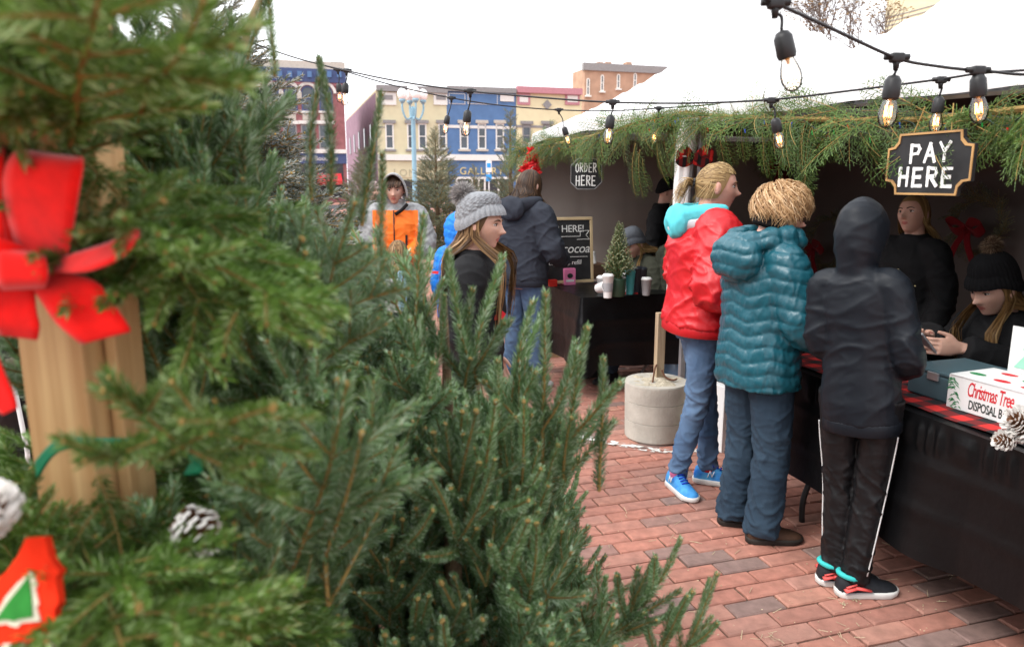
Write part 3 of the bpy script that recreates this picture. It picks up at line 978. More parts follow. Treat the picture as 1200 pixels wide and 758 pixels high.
def upright(seed, L=0.30, nside=3, nmat='needle_blue', nl=0.0205, dens=2100, silver=0.25):
    """ascending leader with a few steep side shoots"""
    rr = random.Random(seed)
    mb = MB()
    main = shoot(mb, V((0, 0, 0)), V((1, 0, 0)), L, rr, nl, 0.0034, dens, 0.0042, bend=V((0, 0, 0.22)), flat=0.3, silver=silver, lean=0.98)
    for i in range(nside):
        t = 0.0 + 0.45 * i / max(nside, 1)
        q = main[int(t * (len(main) - 1))]
        ph = i * 2.4 + rr.uniform(0, 0.8)
        a = R(rr.uniform(16, 42))
        d = V((math.cos(a), math.sin(a) * math.cos(ph), math.sin(a) * math.sin(ph)))
        shoot(mb, q, d, L * rr.uniform(0.45, 0.85), rr, nl, 0.0034, dens, 0.0034, bend=V((0.3, 0, 0.2)), flat=0.3, silver=silver, lean=0.98)
    return mb.mesh('branch', [M[nmat], M['twig']])

def orient(d, roll=0.0, up=V((0, 0, 1))):
    """rotation matrix whose X axis is d, Z near up"""
    x = V(d).normalized()
    y = up.cross(x)
    if y.length < 0.05: y = V((0, 1, 0)).cross(x)
    y.normalize()
    z = x.cross(y)
    m = Matrix((x, y, z)).transposed()
    return (m @ Matrix.Rotation(roll, 3, 'X'))
def put(me, p, d, parent, sc=1.0, roll=0.0, name='branch', up=V((0, 0, 1))):
    o = bpy.data.objects.new(name, me)
    link(o, parent)
    o.matrix_local = Matrix.LocRotScale(V(p), orient(d, roll, up).to_quaternion(), V((sc, sc, sc)))
    return o

P_BOUGH = [spray(100 + k, L=(0.40, 0.34, 0.44, 0.30)[k % 4], nside=(5, 4, 6, 4)[k % 4], droop=-0.35) for k in range(5)]
P_UP = [upright(200 + k, L=(0.26, 0.32, 0.22, 0.29, 0.24)[k % 5], nside=(4, 3, 5, 4, 2)[k % 5]) for k in range(7)]
P_ONE = [upright(260 + k, L=0.27, nside=0) for k in range(2)]
P_MID = [spray(300 + k, L=0.36, nside=5, ang=42, droop=0.22, nmat='needle_blue', silver=0.3, dens=1300) for k in range(4)]
P_FAR = [spray(400 + k, L=0.55, nside=6, side=0.5, ang=46, droop=-0.05, nmat='needle_far', nl=0.036, nw=0.0055, dens=240, stem=0.006, sub=False, silver=0.3) for k in range(4)]
P_FROST = [spray(500 + k, L=0.60, nside=7, side=0.5, ang=46, droop=-0.3, nmat='needle_frost', nl=0.040, nw=0.007, dens=240, stem=0.006, sub=False, silver=0.5) for k in range(4)]

# ---------------------------------------------------------------- fir trees, generic
def fir(name, label, base, H, rad, protos, n, seed, group=None, tip_len=0.5, up0=0.75, low=0.12, bark='bark', rz=0.0, csc=1.0, leader=True):
    rr = random.Random(seed)
    t = thing(name, label, 'tree', base, rz, group)
    mb = MB()
    mb.tube([(0, 0, 0), (0.01 * H, 0, H * 0.35), (0, 0.008 * H, H * 0.7), (0, 0, H * 0.98)], [0.022 * H, 0.017 * H, 0.010 * H, 0.003], 9)
    mb.build('trunk', M[bark], t, True)
    for i in range(n):
        u = (i + rr.random()) / n
        zf = low + (0.97 - low) * (1 - math.sqrt(1 - u * 0.985)) if False else low + (0.98 - low) * u ** 1.25
        r = rad * (1 - (zf - low) / (1 - low)) ** 0.85 * rr.uniform(0.78, 1.1) + 0.05
        a = i * 2.39996 + rr.uniform(-0.4, 0.4)
        e = up0 * (0.15 + 0.95 * zf) + rr.uniform(-0.15, 0.15)
        d = V((math.cos(a), math.sin(a), e))
        sc = max(0.22, r * math.sqrt(1 + 0.0 * e) / tip_len) * csc
        st = rr.uniform(0.0, 0.35) * r
        put(rr.choice(protos), V((0, 0, zf * H)) + V((math.cos(a), math.sin(a), e * 0.6)) * st, d, t, sc, rr.uniform(-0.4, 0.4))
    if leader:
        put(protos[0], (0, 0, H * 0.93), (0.05, 0.02, 1), t, max(0.3, 0.07 * H / tip_len), 0.3)
        put(protos[1], (0, 0, H * 0.90), (0.25, 0.2, 1), t, max(0.25, 0.06 * H / tip_len), 1.3)
        put(protos[2], (0, 0, H * 0.90), (-0.25, -0.1, 1), t, max(0.25, 0.06 * H / tip_len), 2.3)
    return t
def stand_at(px, y):
    p = at(px, 214, y); p.z = 0
    return p
GRP = 'cut firs for sale on the square'
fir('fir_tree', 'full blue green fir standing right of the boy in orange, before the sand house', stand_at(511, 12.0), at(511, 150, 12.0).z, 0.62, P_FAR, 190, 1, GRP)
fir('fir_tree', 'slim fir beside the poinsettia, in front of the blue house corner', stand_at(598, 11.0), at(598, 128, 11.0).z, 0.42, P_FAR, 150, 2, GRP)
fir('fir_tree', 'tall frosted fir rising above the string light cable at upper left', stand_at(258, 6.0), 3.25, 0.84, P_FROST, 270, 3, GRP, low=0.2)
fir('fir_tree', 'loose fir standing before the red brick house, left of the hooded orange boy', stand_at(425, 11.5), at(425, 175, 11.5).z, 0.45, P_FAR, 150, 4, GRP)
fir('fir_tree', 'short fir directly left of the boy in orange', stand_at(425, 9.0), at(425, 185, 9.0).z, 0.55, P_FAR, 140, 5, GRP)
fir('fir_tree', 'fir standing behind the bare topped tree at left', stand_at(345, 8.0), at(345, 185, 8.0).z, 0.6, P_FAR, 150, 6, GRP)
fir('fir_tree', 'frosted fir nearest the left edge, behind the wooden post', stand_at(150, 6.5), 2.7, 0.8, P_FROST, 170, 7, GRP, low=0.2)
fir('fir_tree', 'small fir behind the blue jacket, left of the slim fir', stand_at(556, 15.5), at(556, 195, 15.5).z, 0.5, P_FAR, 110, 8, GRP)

# ---------------------------------------------------------------- near Fraser fir with upright shoots (centre)
def cone_tree(name, label, apex, H, slope, n, seed, rmax, zmin, protos, upb=1.0, sc=(0.8, 1.15), keep=None, fill=None, nfill=0, power=1.0):
    rr = random.Random(seed)
    t = thing(name, label, 'tree', (apex.x, apex.y, 0), 0, 'near firs at the front')
    mb = MB()
    mb.tube([(0, 0, 0), (0.01, 0, H * 0.5), (0, 0, H * 0.96)], [0.032, 0.022, 0.006], 9)
    mb.build('trunk', M['bark'], t, True)
    i = k = 0
    while i < n and k < n * 30:
        k += 1
        z = H - (H - zmin) * rr.random() ** 0.62
        rad = min(rmax, slope * (H - z) ** power)
        a = rr.uniform(0, 2 * math.pi)
        if math.sin(a) > 0.75 and rr.random() < 0.6: continue      # fewer on the far side
        inner = i >= n - nfill
        f = rr.uniform(0.25, 0.6) if inner else rr.uniform(0.72, 1.0)
        p = V((math.cos(a) * rad * f, math.sin(a) * rad * f, z - 0.16))
        out = V((math.cos(a), math.sin(a), 0))
        d = out * rr.uniform(0.15, 0.75) * (0.3 + 0.7 * min(1, rad / 0.4)) + V((rr.gauss(0, .16), rr.gauss(0, .16), upb * rr.uniform(0.75, 1.1)))
        if keep:
            tip = V((apex.x, apex.y, 0)) + p + d.normalized() * 0.36
            q = proj(tip)
            if q is None or not keep(*q): continue
            q = proj(tip + V((0.07, 0, -0.05)))
            if q is None or not keep(*q): continue
        put(rr.choice(fill if inner and fill else protos), p, d, t, rr.uniform(*sc), rr.uniform(-3, 3))
        i += 1
    return t
def in_M2(px, py, f):
    if f < 0.85: return False
    lim = np.interp(py, [300, 340, 430, 520, 600, 680, 760], [575, 620, 690, 712, 706, 720, 800])
    top = np.interp(px, [300, 400, 450, 480, 520, 560, 600, 640, 690], [255, 265, 300, 335, 365, 385, 375, 410, 450])
    return px < lim + 4 and py > top
A2 = at(520, 318, 1.62)
t2 = cone_tree('fir_tree', 'dark green fir full of upright shoots in the middle foreground', A2, A2.z, 0.68, 285, 21, 0.62, 0.30, P_UP, keep=in_M2, nfill=60, fill=P_MID)
def in_M1(px, py, f):
    if f < 0.8: return False
    top = np.interp(px, [100, 200, 260, 300, 330, 380, 430, 460, 520], [-60, -10, 30, 110, 165, 200, 225, 290, 360])
    if px < 175 and 340 < py < 560: return False
    return py > top and px < 480
A1 = at(268, 40, 1.38)
t1 = cone_tree('fir_tree', 'fir with a bare forked top left of centre, beside the red bow', A1, A1.z, 0.62, 270, 22, 0.55, 0.5, P_UP + P_MID[:2], upb=0.9, keep=in_M1, nfill=70, fill=P_MID)
def in_M3(px, py, f):
    if f < 1.2: return False
    lim = np.interp(py, [390, 430, 520, 600, 680, 760], [630, 680, 705, 700, 715, 780])
    top = np.interp(px, [380, 450, 520, 600, 640, 690], [330, 360, 405, 410, 430, 465])
    return px < lim and py > top
A3 = at(560, 385, 2.0)
t3 = cone_tree('fir_tree', 'fir close behind the middle one, filling the gap before the pompom hat girl', A3, A3.z, 0.72, 230, 23, 0.55, 0.25, P_UP, keep=in_M3, nfill=40, fill=P_MID)
# its bare forked top
mb = MB()
loc = V((A1.x, A1.y, 0))
for pts, r0, r1 in (([(282, 215), (276, 150), (268, 110)], 0.0125, 0.011), ([(268, 110), (250, 80), (226, 45), (215, 5)], 0.0115, 0.007), ([(268, 110), (283, 70), (292, 30), (306, -6)], 0.010, 0.005),
                    ([(268, 110), (243, 88), (215, 70), (194, 56)], 0.006, 0.003), ([(270, 128), (255, 122), (238, 108)], 0.006, 0.003), ([(276, 160), (258, 138), (246, 112)], 0.006, 0.0035)):
    pp = spline([at(x, y, 1.36 + 0.05 * i) - loc for i, (x, y) in enumerate(pts)], 4)
    mb.tube(pp, lerps([r0, r1], len(pp)), 8)
mb.build('bare_top', M['bare_wood'], t1, True)
_rr = random.Random(5)
for (x, y, dx, dz, sc) in ((300, 10, 0.2, 1, 0.6), (290, 40, 0.3, 1, 0.5), (215, 20, -0.3, 1, 0.5), (196, 58, -0.8, 0.4, 0.6), (240, 106, -0.6, 0.5, 0.55), (322, 60, 0.0, 1, 0.75), (388, 200, 0.05, 1, 0.9), (365, 205, -0.02, 1, 0.8), (424, 235, 0.15, 1, 0.9), (445, 290, 0.1, 1, 0.8)):
    p = at(x, y + 30, 1.36)
    put(_rr.choice(P_ONE), p - loc, (dx, 0.05, dz), t1, sc, _rr.uniform(0, 6))
# low sprigs of the middle fir that stand out over the bricks
loc = V((A2.x, A2.y, 0))
for (x, y, dx, dy, dz, sc, pr) in ((702, 575, -0.02, -0.1, 1, 1.1, -1), (752, 712, 0.5, -0.1, 0.9, 0.8, 4), (730, 740, 0.25, -0.2, 1, 0.9, 2), (800, 770, 0.3, 0, 0.9, 0.75, 3), (690, 770, 0.5, 0, 0.6, 1.0, 2), (770, 770, 0.3, -0.1, 0.8, 0.8, 5), (598, 500, 0.08, 0, 1, 1.15, 4), (560, 450, -0.30, 0, 1, 1.2, 4), (660, 560, 0.1, -0.1, 1, 1.2, 3), (485, 400, 0.08, 0, 1, 1.1, 4), (545, 470, 0.0, 0, 1, 1.1, 2), (635, 545, 0.02, -0.1, 1, 1.2, 1)):
    p = at(x, y, 1.52)
    put(P_ONE[0] if pr < 0 else P_UP[pr], p - loc, (dx, dy, dz), t2, sc, x * 0.1)

# ---------------------------------------------------------------- wooden post dressed with fir boughs (left)
PB = at(95, 455, 0.98)
post = thing('dressed_post', 'pale pine post dressed with hanging fir boughs at the left edge', 'post', (PB.x, PB.y, 0), R(-14))
mb = MB(); mb.box((0, 0, 1.1), (0.104, 0.085, 2.2), bev=0.004); mb.build('board', M['wood_post'], post)
mb = MB(); mb.box((0.064, 0.015, 1.1), (0.020, 0.05, 2.16), bev=0.003); mb.build('batten', M['wood_post'], post)
_rr = random.Random(9)
Mi = post.rotation_euler.to_matrix().to_4x4()
Mi.translation = post.location
Mi = Mi.inverted()
i = k = 0
while i < 262 and k < 9000:
    k += 1
    z = _rr.uniform(0.75, 2.25)
    a = _rr.uniform(-math.pi, math.pi)
    d = V((math.cos(a), math.sin(a), _rr.uniform(-0.75, 0.35)))
    if z > 1.7: d.z = _rr.uniform(-0.3, 0.5)
    # boughs are tied round the post; some start further out along a limb
    st = _rr.choice((0.06, 0.10, 0.18, 0.26)) if math.cos(a) > -0.2 else 0.06
    p = V((PB.x, PB.y, z)) + V((math.cos(a), math.sin(a), -0.2)) * st
    sc = _rr.uniform(0.75, 1.1)
    ok = True
    for s in (0.0, 0.12, 0.22, 0.32, 0.4):
        tip = p + d.normalized() * s * sc + V((0, 0, -0.35 * s * s))
        q = proj(tip)
        if tip.y < 0.42 or q is None or q[2] < 0.46: ok = False; break
        sd_ = d.normalized().cross(V((0, 0, 1))) * 0.13
        for e_ in (-1, 0, 1):
            q2 = proj(tip + sd_ * e_)
            if q2 and q2[0] < 75 and 345 < q2[1] < 535: ok = False
        for dx, dy in ((0, 0), (0, 45), (0, -35), (35, 0), (-60, 0), (-60, 40)):
            if q[0] + dx < 150 and 388 < q[1] + dy < 508 and tip.y < PB.y + 0.2: ok = False
        if q[0] < 170 and 185 < q[1] < 405 and tip.y < 0.83: ok = False
        if q[0] < 95 and 615 < q[1] and tip.y < 0.80: ok = False
        lim = np.interp(q[1], [0, 120, 200, 300, 420, 560, 760], [165, 180, 235, 390, 420, 430, 400])
        if q[0] > lim: ok = False
    if not ok: continue
    o = bpy.data.objects.new('branch', _rr.choice(P_BOUGH))
    link(o, post)
    o.matrix_local = Mi @ Matrix.LocRotScale(p, orient(d, _rr.uniform(-0.6, 0.6)).to_quaternion(), V((sc, sc, sc)))
    i += 1

# pine cone with frosted scales
def pine_cone(name, label, p, L, rad, axis, seed, tip=0.5, group=None, nring=9, ns=8):
    rr = random.Random(seed)
    t = thing(name, label, 'pine cone', p, 0, group)
    Mx = orient(axis).to_4x4()
    core = MB(); core.lathe([(0.003, 0), (rad * 0.5, L * 0.2), (rad * 0.45, L * 0.6), (0.004, L)], n=8, mat=Mx @ Matrix.Rotation(math.pi / 2, 4, 'Y')); core.build('core', M['cone'], t, True)
    sc_, tp = MB(), MB()
    for i in range(nring):
        u = i / (nring - 1)
        r = rad * math.sin(math.pi * (0.22 + 0.7 * u)) ** 0.8
        for j in range(ns):
            a = 2 * math.pi * (j + 0.5 * (i % 2)) / ns + rr.uniform(-0.1, 0.1)
            o = V((0, math.cos(a), math.sin(a))); sd = V((0, -math.sin(a), math.cos(a)))
            b0 = V((u * L, 0, 0)) + o * r * 0.3
            e = V((u * L + L * 0.14, 0, 0)) + o * r
            e = e + V((rr.uniform(-0.05, 0.10) * L, 0, 0)) + o * r * rr.uniform(-0.05, 0.2)
            w = max(0.0022, 2 * math.pi * r / ns * rr.uniform(0.26, 0.36))
            th = V((rad * 0.07, 0, 0))
            def quadbox(mb, p0, p1, w0, w1):
                mb.add([Mx @ q for q in (p0 - sd * w0, p0 + sd * w0, p1 + sd * w1, p1 - sd * w1, p0 - sd * w0 + th, p0 + sd * w0 + th, p1 + sd * w1 + th, p1 - sd * w1 + th)],
                       [(0, 1, 2, 3), (7, 6, 5, 4), (0, 4, 5, 1), (1, 5, 6, 2), (2, 6, 7, 3), (3, 7, 4, 0)])
            mid = b0.lerp(e, 1 - tip * 0.55)
            quadbox(sc_, b0, mid, w * 0.4, w)
            quadbox(tp, mid, e + V((rad * 0.1, 0, 0)), w * 1.02, w * 0.7)
    sc_.build('scale', M['cone'], t); tp.build('frosted_tip', M['cone_tip'], t)
    return t
pine_cone('pine_cone', 'brown pine cone with white frosted tips hanging in the left boughs', at(212, 602, 0.84), 0.05, 0.028, (0.7, -0.35, -0.5), 3, 0.35)

# boughs hanging down in front of the post, above the bow and below the ribbon
_n = 0
while _n < 120:
    up_ = _n % 2 == 0
    z = _rr.uniform(1.66, 2.05) if up_ else _rr.uniform(0.82, 1.16)
    p = V((PB.x + _rr.uniform(-0.14, 0.12), PB.y - _rr.uniform(0.05, 0.12), z))
    d = V((_rr.uniform(-0.9, 0.9), -_rr.uniform(0.05, 0.4), -_rr.uniform(0.0, 0.7) if up_ else -_rr.uniform(-0.25, 0.9)))
    sc = _rr.uniform(0.6, 0.9)
    tip = p + d.normalized() * 0.38 * sc
    _n += 1
    q = proj(tip); q0 = proj(p)
    if up_ and (q[1] > 190 or q[0] > 205): continue
    if (not up_) and (q[1] < 540 or q0[1] < 525 or (q[0] < 100 and q[1] > 600 and tip.y < 0.82)): continue
    o = bpy.data.objects.new('branch', _rr.choice(P_BOUGH))
    link(o, post)
    o.matrix_local = Mi @ Matrix.LocRotScale(p, orient(d, _rr.uniform(-0.6, 0.6), V((0, -1, 0.6)).normalized()).to_quaternion(), V((sc, sc, sc)))

pine_cone('pine_cone', 'whitened pine cone cut by the left picture edge', at(-4, 612, 0.66), 0.05, 0.026, (0.2, -0.5, 0.6), 4, 1.0)

# ---------------------------------------------------------------- red bow on the post
def ribbon(mb, rows, th=0.0016):
    """rows: list of (left point, right point); a thick curved strip"""
    rings = []
    n = len(rows)
    for i in range(n):
        a, b = V(rows[i][0]), V(rows[i][1])
        t = (V(rows[min(i + 1, n - 1)][0]) + V(rows[min(i + 1, n - 1)][1])) - (V(rows[max(i - 1, 0)][0]) + V(rows[max(i - 1, 0)][1]))
        nn = (b - a).cross(t)
        nn = nn.normalized() * th if nn.length > 1e-9 else V((0, 0, th))
        seg = [a.lerp(b, k / 6) for k in range(7)]
        rings.append([p + nn for p in seg] + [p - nn for p in reversed(seg)])
    mb.loft(rings)
def rib(mb, pairs, k=5):
    L_ = spline([at(*p[0]) for p in pairs], k); R_ = spline([at(*p[1]) for p in pairs], k)
    ribbon(mb, list(zip(L_, R_)))
bow = thing('ribbon_bow', 'big red velvet bow tied on the pale wooden post', 'bow', at(40, 320, 0.80))
def bowpart(name, fn):
    mb = MB(); fn(mb)
    o = mb.build(name, M['red_velvet'], bow, True)
    o.matrix_parent_inverse = Matrix.Translation(-bow.location)
    return o
# upright loop: front leaf, folded over at the top, back leaf
bowpart('loop', lambda mb: rib(mb, [((30, 318, .80), (78, 306, .79)), ((12, 262, .765), (84, 276, .755)), ((4, 215, .75), (92, 225, .735)), ((12, 186, .755), (97, 192, .735)), ((24, 177, .785), (96, 188, .775)), ((16, 200, .83), (80, 210, .82)), ((34, 290, .84), (72, 292, .835))]))
# right loop, seen almost edge-on from below
bowpart('loop', lambda mb: rib(mb, [((50, 308, .80), (62, 318, .77)), ((92, 296, .77), (100, 318, .735)), ((132, 283, .76), (138, 303, .725)), ((156, 268, .765), (159, 283, .74)), ((160, 268, .80), (161, 279, .79)), ((130, 276, .84), (132, 288, .83)), ((70, 300, .84), (74, 314, .835))]))
# left loop going out of the picture
bowpart('loop', lambda mb: rib(mb, [((52, 300, .80), (50, 332, .79)), ((10, 282, .76), (5, 330, .75)), ((-40, 270, .755), (-45, 332, .74)), ((-80, 280, .78), (-85, 330, .77)), ((-85, 285, .82), (-85, 330, .81)), ((-20, 290, .84), (-20, 330, .83)), ((40, 300, .84), (40, 325, .83))]))
bowpart('loop', lambda mb: rib(mb, [((-10, 312, .78), (10, 330, .78)), ((-30, 240, .77), (2, 240, .76)), ((-40, 190, .77), (4, 186, .76)), ((-30, 176, .80), (10, 184, .80)), ((0, 300, .83), (30, 300, .83))]))
# knot
bowpart('knot', lambda mb: rib(mb, [((0, 286, .80), (55, 300, .80)), ((-4, 294, .755), (54, 303, .752)), ((-4, 320, .742), (56, 322, .74)), ((0, 336, .752), (54, 334, .752)), ((4, 340, .80), (50, 338, .80))]))
# tails
bowpart('tail', lambda mb: rib(mb, [((30, 326, .79), (72, 316, .79)), ((48, 352, .765), (112, 330, .77)), ((66, 378, .757), (130, 352, .765)), ((88, 397, .755), (152, 384, .765)), ((96, 402, .757), (150, 388, .768))]))
bowpart('tail', lambda mb: rib(mb, [((-10, 330, .79), (40, 330, .785)), ((-14, 355, .768), (42, 360, .765)), ((-8, 378, .762), (46, 382, .76)), ((0, 392, .765), (44, 398, .765))]))
bowpart('tail', lambda mb: rib(mb, [((-60, 390, .74), (-20, 370, .74)), ((-40, 440, .72), (2, 430, .72)), ((-16, 466, .715), (16, 462, .715)), ((4, 486, .715), (20, 478, .715))]))
# green ribbon round the post
gr = thing('green_ribbon', 'dark green ribbon tied round the wooden post below the bow', 'ribbon', at(140, 525, 0.85))
mb = MB(); rib(mb, [((42, 540, .83), (44, 560, .83)), ((70, 514, .80), (68, 530, .80)), ((120, 513, .785), (118, 524, .785)), ((175, 514, .775), (178, 523, .775)), ((210, 517, .77), (216, 534, .77)), ((240, 513, .765), (238, 552, .765)), ((222, 545, .77), (216, 556, .77))])
o = mb.build('band', M['green_ribbon'], gr, True); o.matrix_parent_inverse = Matrix.Translation(-gr.location)

# ---------------------------------------------------------------- felt tree ornament (red, with a green tree)
orn = thing('tree_ornament', 'red felt tree shaped ornament with a green tree patch, lower left', 'ornament', at(38, 700, 0.66))
OM = Matrix.Rotation(R(-25), 4, 'X') @ Matrix.Rotation(math.pi / 2, 4, 'X')
_k = 0.66 / 860 * 1.06
def op(pts): return [((x - 38) * _k, (700 - y) * _k) for x, y in pts]
mb = MB(); mb.prism(op([(28, 630), (50, 628), (60, 652), (66, 660), (75, 668), (71, 676), (79, 705), (75, 712), (83, 745), (72, 750), (-12, 752), (-6, 700), (0, 694), (4, 675), (10, 670), (22, 650)]), 0.0, 0.012, mat=OM)
mb.build('felt_body', M['red_felt'], orn)
mb = MB(); mb.prism(op([(42, 668), (52, 684), (50, 688), (57, 705), (55, 709), (62, 724), (40, 726), (36, 731), (26, 729), (24, 727), (2, 730), (14, 704), (16, 698), (28, 682)]), 0.012, 0.0145, mat=OM)
mb.build('patch_border', M['cream'], orn)
mb = MB(); mb.prism(op([(41, 674), (47, 692), (50, 704), (53, 719), (36, 722), (32, 724), (25, 722), (10, 723), (22, 702), (32, 688)]), 0.0145, 0.0165, mat=OM)
mb.build('tree_patch', M['green_felt'], orn)
mb = MB()
for x in range(-10, 80, 16):
    mb.prism(op([(x, 749), (x + 9, 748), (x + 9, 765), (x, 766)]), 0.003, 0.014, mat=OM)
mb.build('fringe', M['cream'], orn)
# orange red ornament among the centre shoots
o = MB(); o.ell((0, 0, 0), (0.017, 0.017, 0.02), 14, 10); o.lathe([(0.005, 0.019), (0.005, 0.026), (0.001, 0.028)], n=8)
so = o.build('bauble', mat('coral_bauble', (0.80, 0.10, 0.05), 0.5, 0.4, var=0.1, scale=60), None, True); so.location = at(436, 370, 1.75)
tag(so, 'small coral red bauble hanging among the middle fir shoots', 'bauble')

# ---------------------------------------------------------------- bare street tree above the tents
M['bare_bark'] = mat('grey_brown_bark', (0.13, 0.10, 0.08), 0.9, 0.1, var=0.2, scale=10)
bt = thing('bare_tree', 'leafless grey brown tree showing between the two white tent roofs', 'tree', stand_at(985, 26.0))
_rr = random.Random(31)
tb, br, lv = MB(), MB(), MB()
tb.tube([(0, 0, 0), (0.1, 0, 2.4), (0, 0.1, 4.3)], [0.20, 0.15, 0.11], 9)
def grow(p, d, L, r, n):
    q = p
    pts = [p]
    for i in range(3):
        d = (d + V((_rr.gauss(0, .12), _rr.gauss(0, .12), 0.06))).normalized()
        q = q + d * L / 3
        pts.append(q)
    br.tube(pts, lerps([r, r * 0.65], 4), 5)
    if n == 0:
        if _rr.random() < 0.5:
            lv.ci = _rr.random()
            lv.ell(q, (0.05, 0.03, 0.02), 5, 3)
        return
    for k in range(3):
        a = _rr.uniform(0, 6.28); e = R(_rr.uniform(18, 48))
        s = d.orthogonal().normalized(); s2 = d.cross(s)
        grow(pts[_rr.choice((2, 3, 3))], d * math.cos(e) + (s * math.cos(a) + s2 * math.sin(a)) * math.sin(e), L * _rr.uniform(0.62, 0.85), r * 0.6, n - 1)
for k in range(5):
    a = k * 1.26
    grow(V((0, 0, 4.1)), V((math.cos(a) * 0.7, math.sin(a) * 0.7, 1)), 1.55, 0.06, 5)
tb.build('trunk', M['bare_bark'], bt, True)
br.build('crown', M['bare_bark'], bt)
tag(lv.build('withered_leaf', mat('brown_leaf', (0.25, 0.17, 0.08), 0.8, 0.2), bt), kind='stuff')
# ================================================================ TENTS, TABLES, LIGHTS
def on_x(px, py, x):
    """pixel -> point on the grid plane x = const"""
    d = ray(px, py); o = V((0, 0, CAM_H))
    t = ((P1 + AX * x) - o).dot(AX) / d.dot(AX)
    return o + d * t
def on_y(px, py, y):
    d = ray(px, py); o = V((0, 0, CAM_H))
    t = ((P1 + AY * y) - o).dot(AY) / d.dot(AY)
    return o + d * t

def tent(name, label, y0, y1, z_at, peak, walls, wm=None, lm=None):
    wm = wm or M['tent_wall']
    x0, x1 = 0.0, 3.05
    t = thing(name, label, 'tent', g(0, y0, 0), YAW)
    W, D = x1 - x0, y1 - y0
    n = 28
    rr = random.Random(int(y0 * 10) + 50)
    grid, grid2 = [], []
    for i in range(n + 1):
        row, row2 = [], []
        for j in range(n + 1):
            u, v = i / n, j / n
            m_ = 1 - max(abs(2 * u - 1), abs(2 * v - 1))
            ze = z_at(y0 + v * D)
            z = ze + (peak - ze) * (m_ ** 1.12)
            e = (1 - m_) * 0.9
            z += -0.035 * math.sin(math.pi * m_) + 0.012 * noise.noise(V((u * 6, v * 6, y0))) * e
            # sag of the eave between the corners
            edge = min(abs(2 * u - 1), abs(2 * v - 1))
            z += 0.05 * (1 - m_) ** 6 * (1 - edge ** 2)
            row.append(V((u * W + 0.0, v * D, z))); row2.append(V((0.01 + u * (W - 0.02), 0.01 + v * (D - 0.02), z - 0.012)))
        grid.append(row); grid2.append(row2)
    def sheet(name, gr, m_):
        mb = MB()
        vs = [p for r_ in gr for p in r_]
        fs = [(i * (n + 1) + j, (i + 1) * (n + 1) + j, (i + 1) * (n + 1) + j + 1, i * (n + 1) + j + 1) for i in range(n) for j in range(n)]
        mb.add(vs, fs)
        return mb.build(name, m_, t, True)
    sheet('canopy', grid, M['white_canvas'])
    sheet('lining', grid2, lm or M['canopy_lining'])  # extra dark sheet, coloured as the shade below the canopy
    # short valance round the eave
    per = [grid[0][j] for j in range(n + 1)] + [grid[i][n] for i in range(1, n + 1)] + [grid[n][j] for j in range(n - 1, -1, -1)] + [grid[i][0] for i in range(n - 1, 0, -1)]
    c = V((W / 2, D / 2, 0))
    mb = MB()
    def off(p, k, dz):
        o = V((p.x - c.x, p.y - c.y, 0)); o = V((math.copysign(1, o.x) if abs(abs(o.x) - W / 2) < 0.01 else 0, math.copysign(1, o.y) if abs(abs(o.y) - D / 2) < 0.01 else 0, 0))
        return p + o * k + V((0, 0, dz))
    r0 = [off(p, 0.004, 0.004) for p in per]
    r1 = [off(p, 0.012, -0.05) for p in per]
    r2 = [off(p, 0.006 + 0.006 * math.sin(i * 1.7), -0.09 + 0.006 * math.sin(i * 0.9)) for i, p in enumerate(per)]
    mb.loft([r0, r1, r2], cap=False)
    mb.build('valance', M['white_canvas'], t, True)
    # eave bars and legs
    mb = MB()
    cs = [(0.03, 0.03), (W - 0.03, 0.03), (W - 0.03, D - 0.03), (0.03, D - 0.03)]
    for k in range(4):
        a, b = cs[k], cs[(k + 1) % 4]
        mb.tube([(a[0], a[1], z_at(y0 + a[1]) - 0.05), (b[0], b[1], z_at(y0 + b[1]) - 0.05)], 0.014, 6)
    mb.build('eave_frame', M['aluminium'], t)
    for k in range(4):
        a = cs[k]
        mb = MB(); h = z_at(y0 + a[1]) - 0.04
        mb.box((a[0], a[1], h / 2), (0.032, 0.032, h)); mb.box((a[0], a[1], 0.006), (0.09, 0.09, 0.012)); mb.build('leg', M['aluminium'], t)
    def wall(p0, p1, seed, wm=wm):
        mb = MB(); nu, nv = 64, 44
        p0, p1 = V((*p0, 0)), V((*p1, 0))
        d = (p1 - p0); L = d.length; d.normalize()
        nn = V((-d.y, d.x, 0))
        rows = []
        for i in range(nu + 1):
            s = i / nu * L
            r_ = []
            for j in range(nv + 1):
                zt = z_at(y0 + (p0 + d * s).y) - 0.05
                z = 0.05 + (zt - 0.05) * j / nv
                o = 0.022 * math.sin(s * 5.1 + seed) * (0.6 + 0.4 * math.sin(z * 2 + seed)) + 0.02 * noise.noise(V((s * 2.2, z * 1.3, seed)))
                for k in range(1, 7):
                    o += 0.010 * math.exp(-((s - k * 0.51) / 0.022) ** 2)
                for k in range(1, 5):
                    o += 0.010 * math.exp(-((z - k * 0.46) / 0.022) ** 2)
                r_.append(p0 + d * s + nn * o + V((0, 0, z)))
            rows.append(r_)
        vs = [p for r_ in rows for p in r_]
        mb.add(vs, [(i * (nv + 1) + j, (i + 1) * (nv + 1) + j, (i + 1) * (nv + 1) + j + 1, i * (nv + 1) + j + 1) for i in range(nu) for j in range(nv)])
        mb.build('side_curtain', wm, t, True)
    for k, w in enumerate(walls):
        wall(w[0], w[1], 1.3 * k + y0, w[2] if len(w) > 2 else wm)
    return t
zA = lambda y: 1.99 + (0.04 * y / 3.05 if y > 0 else 0.10 * y / 3.05)
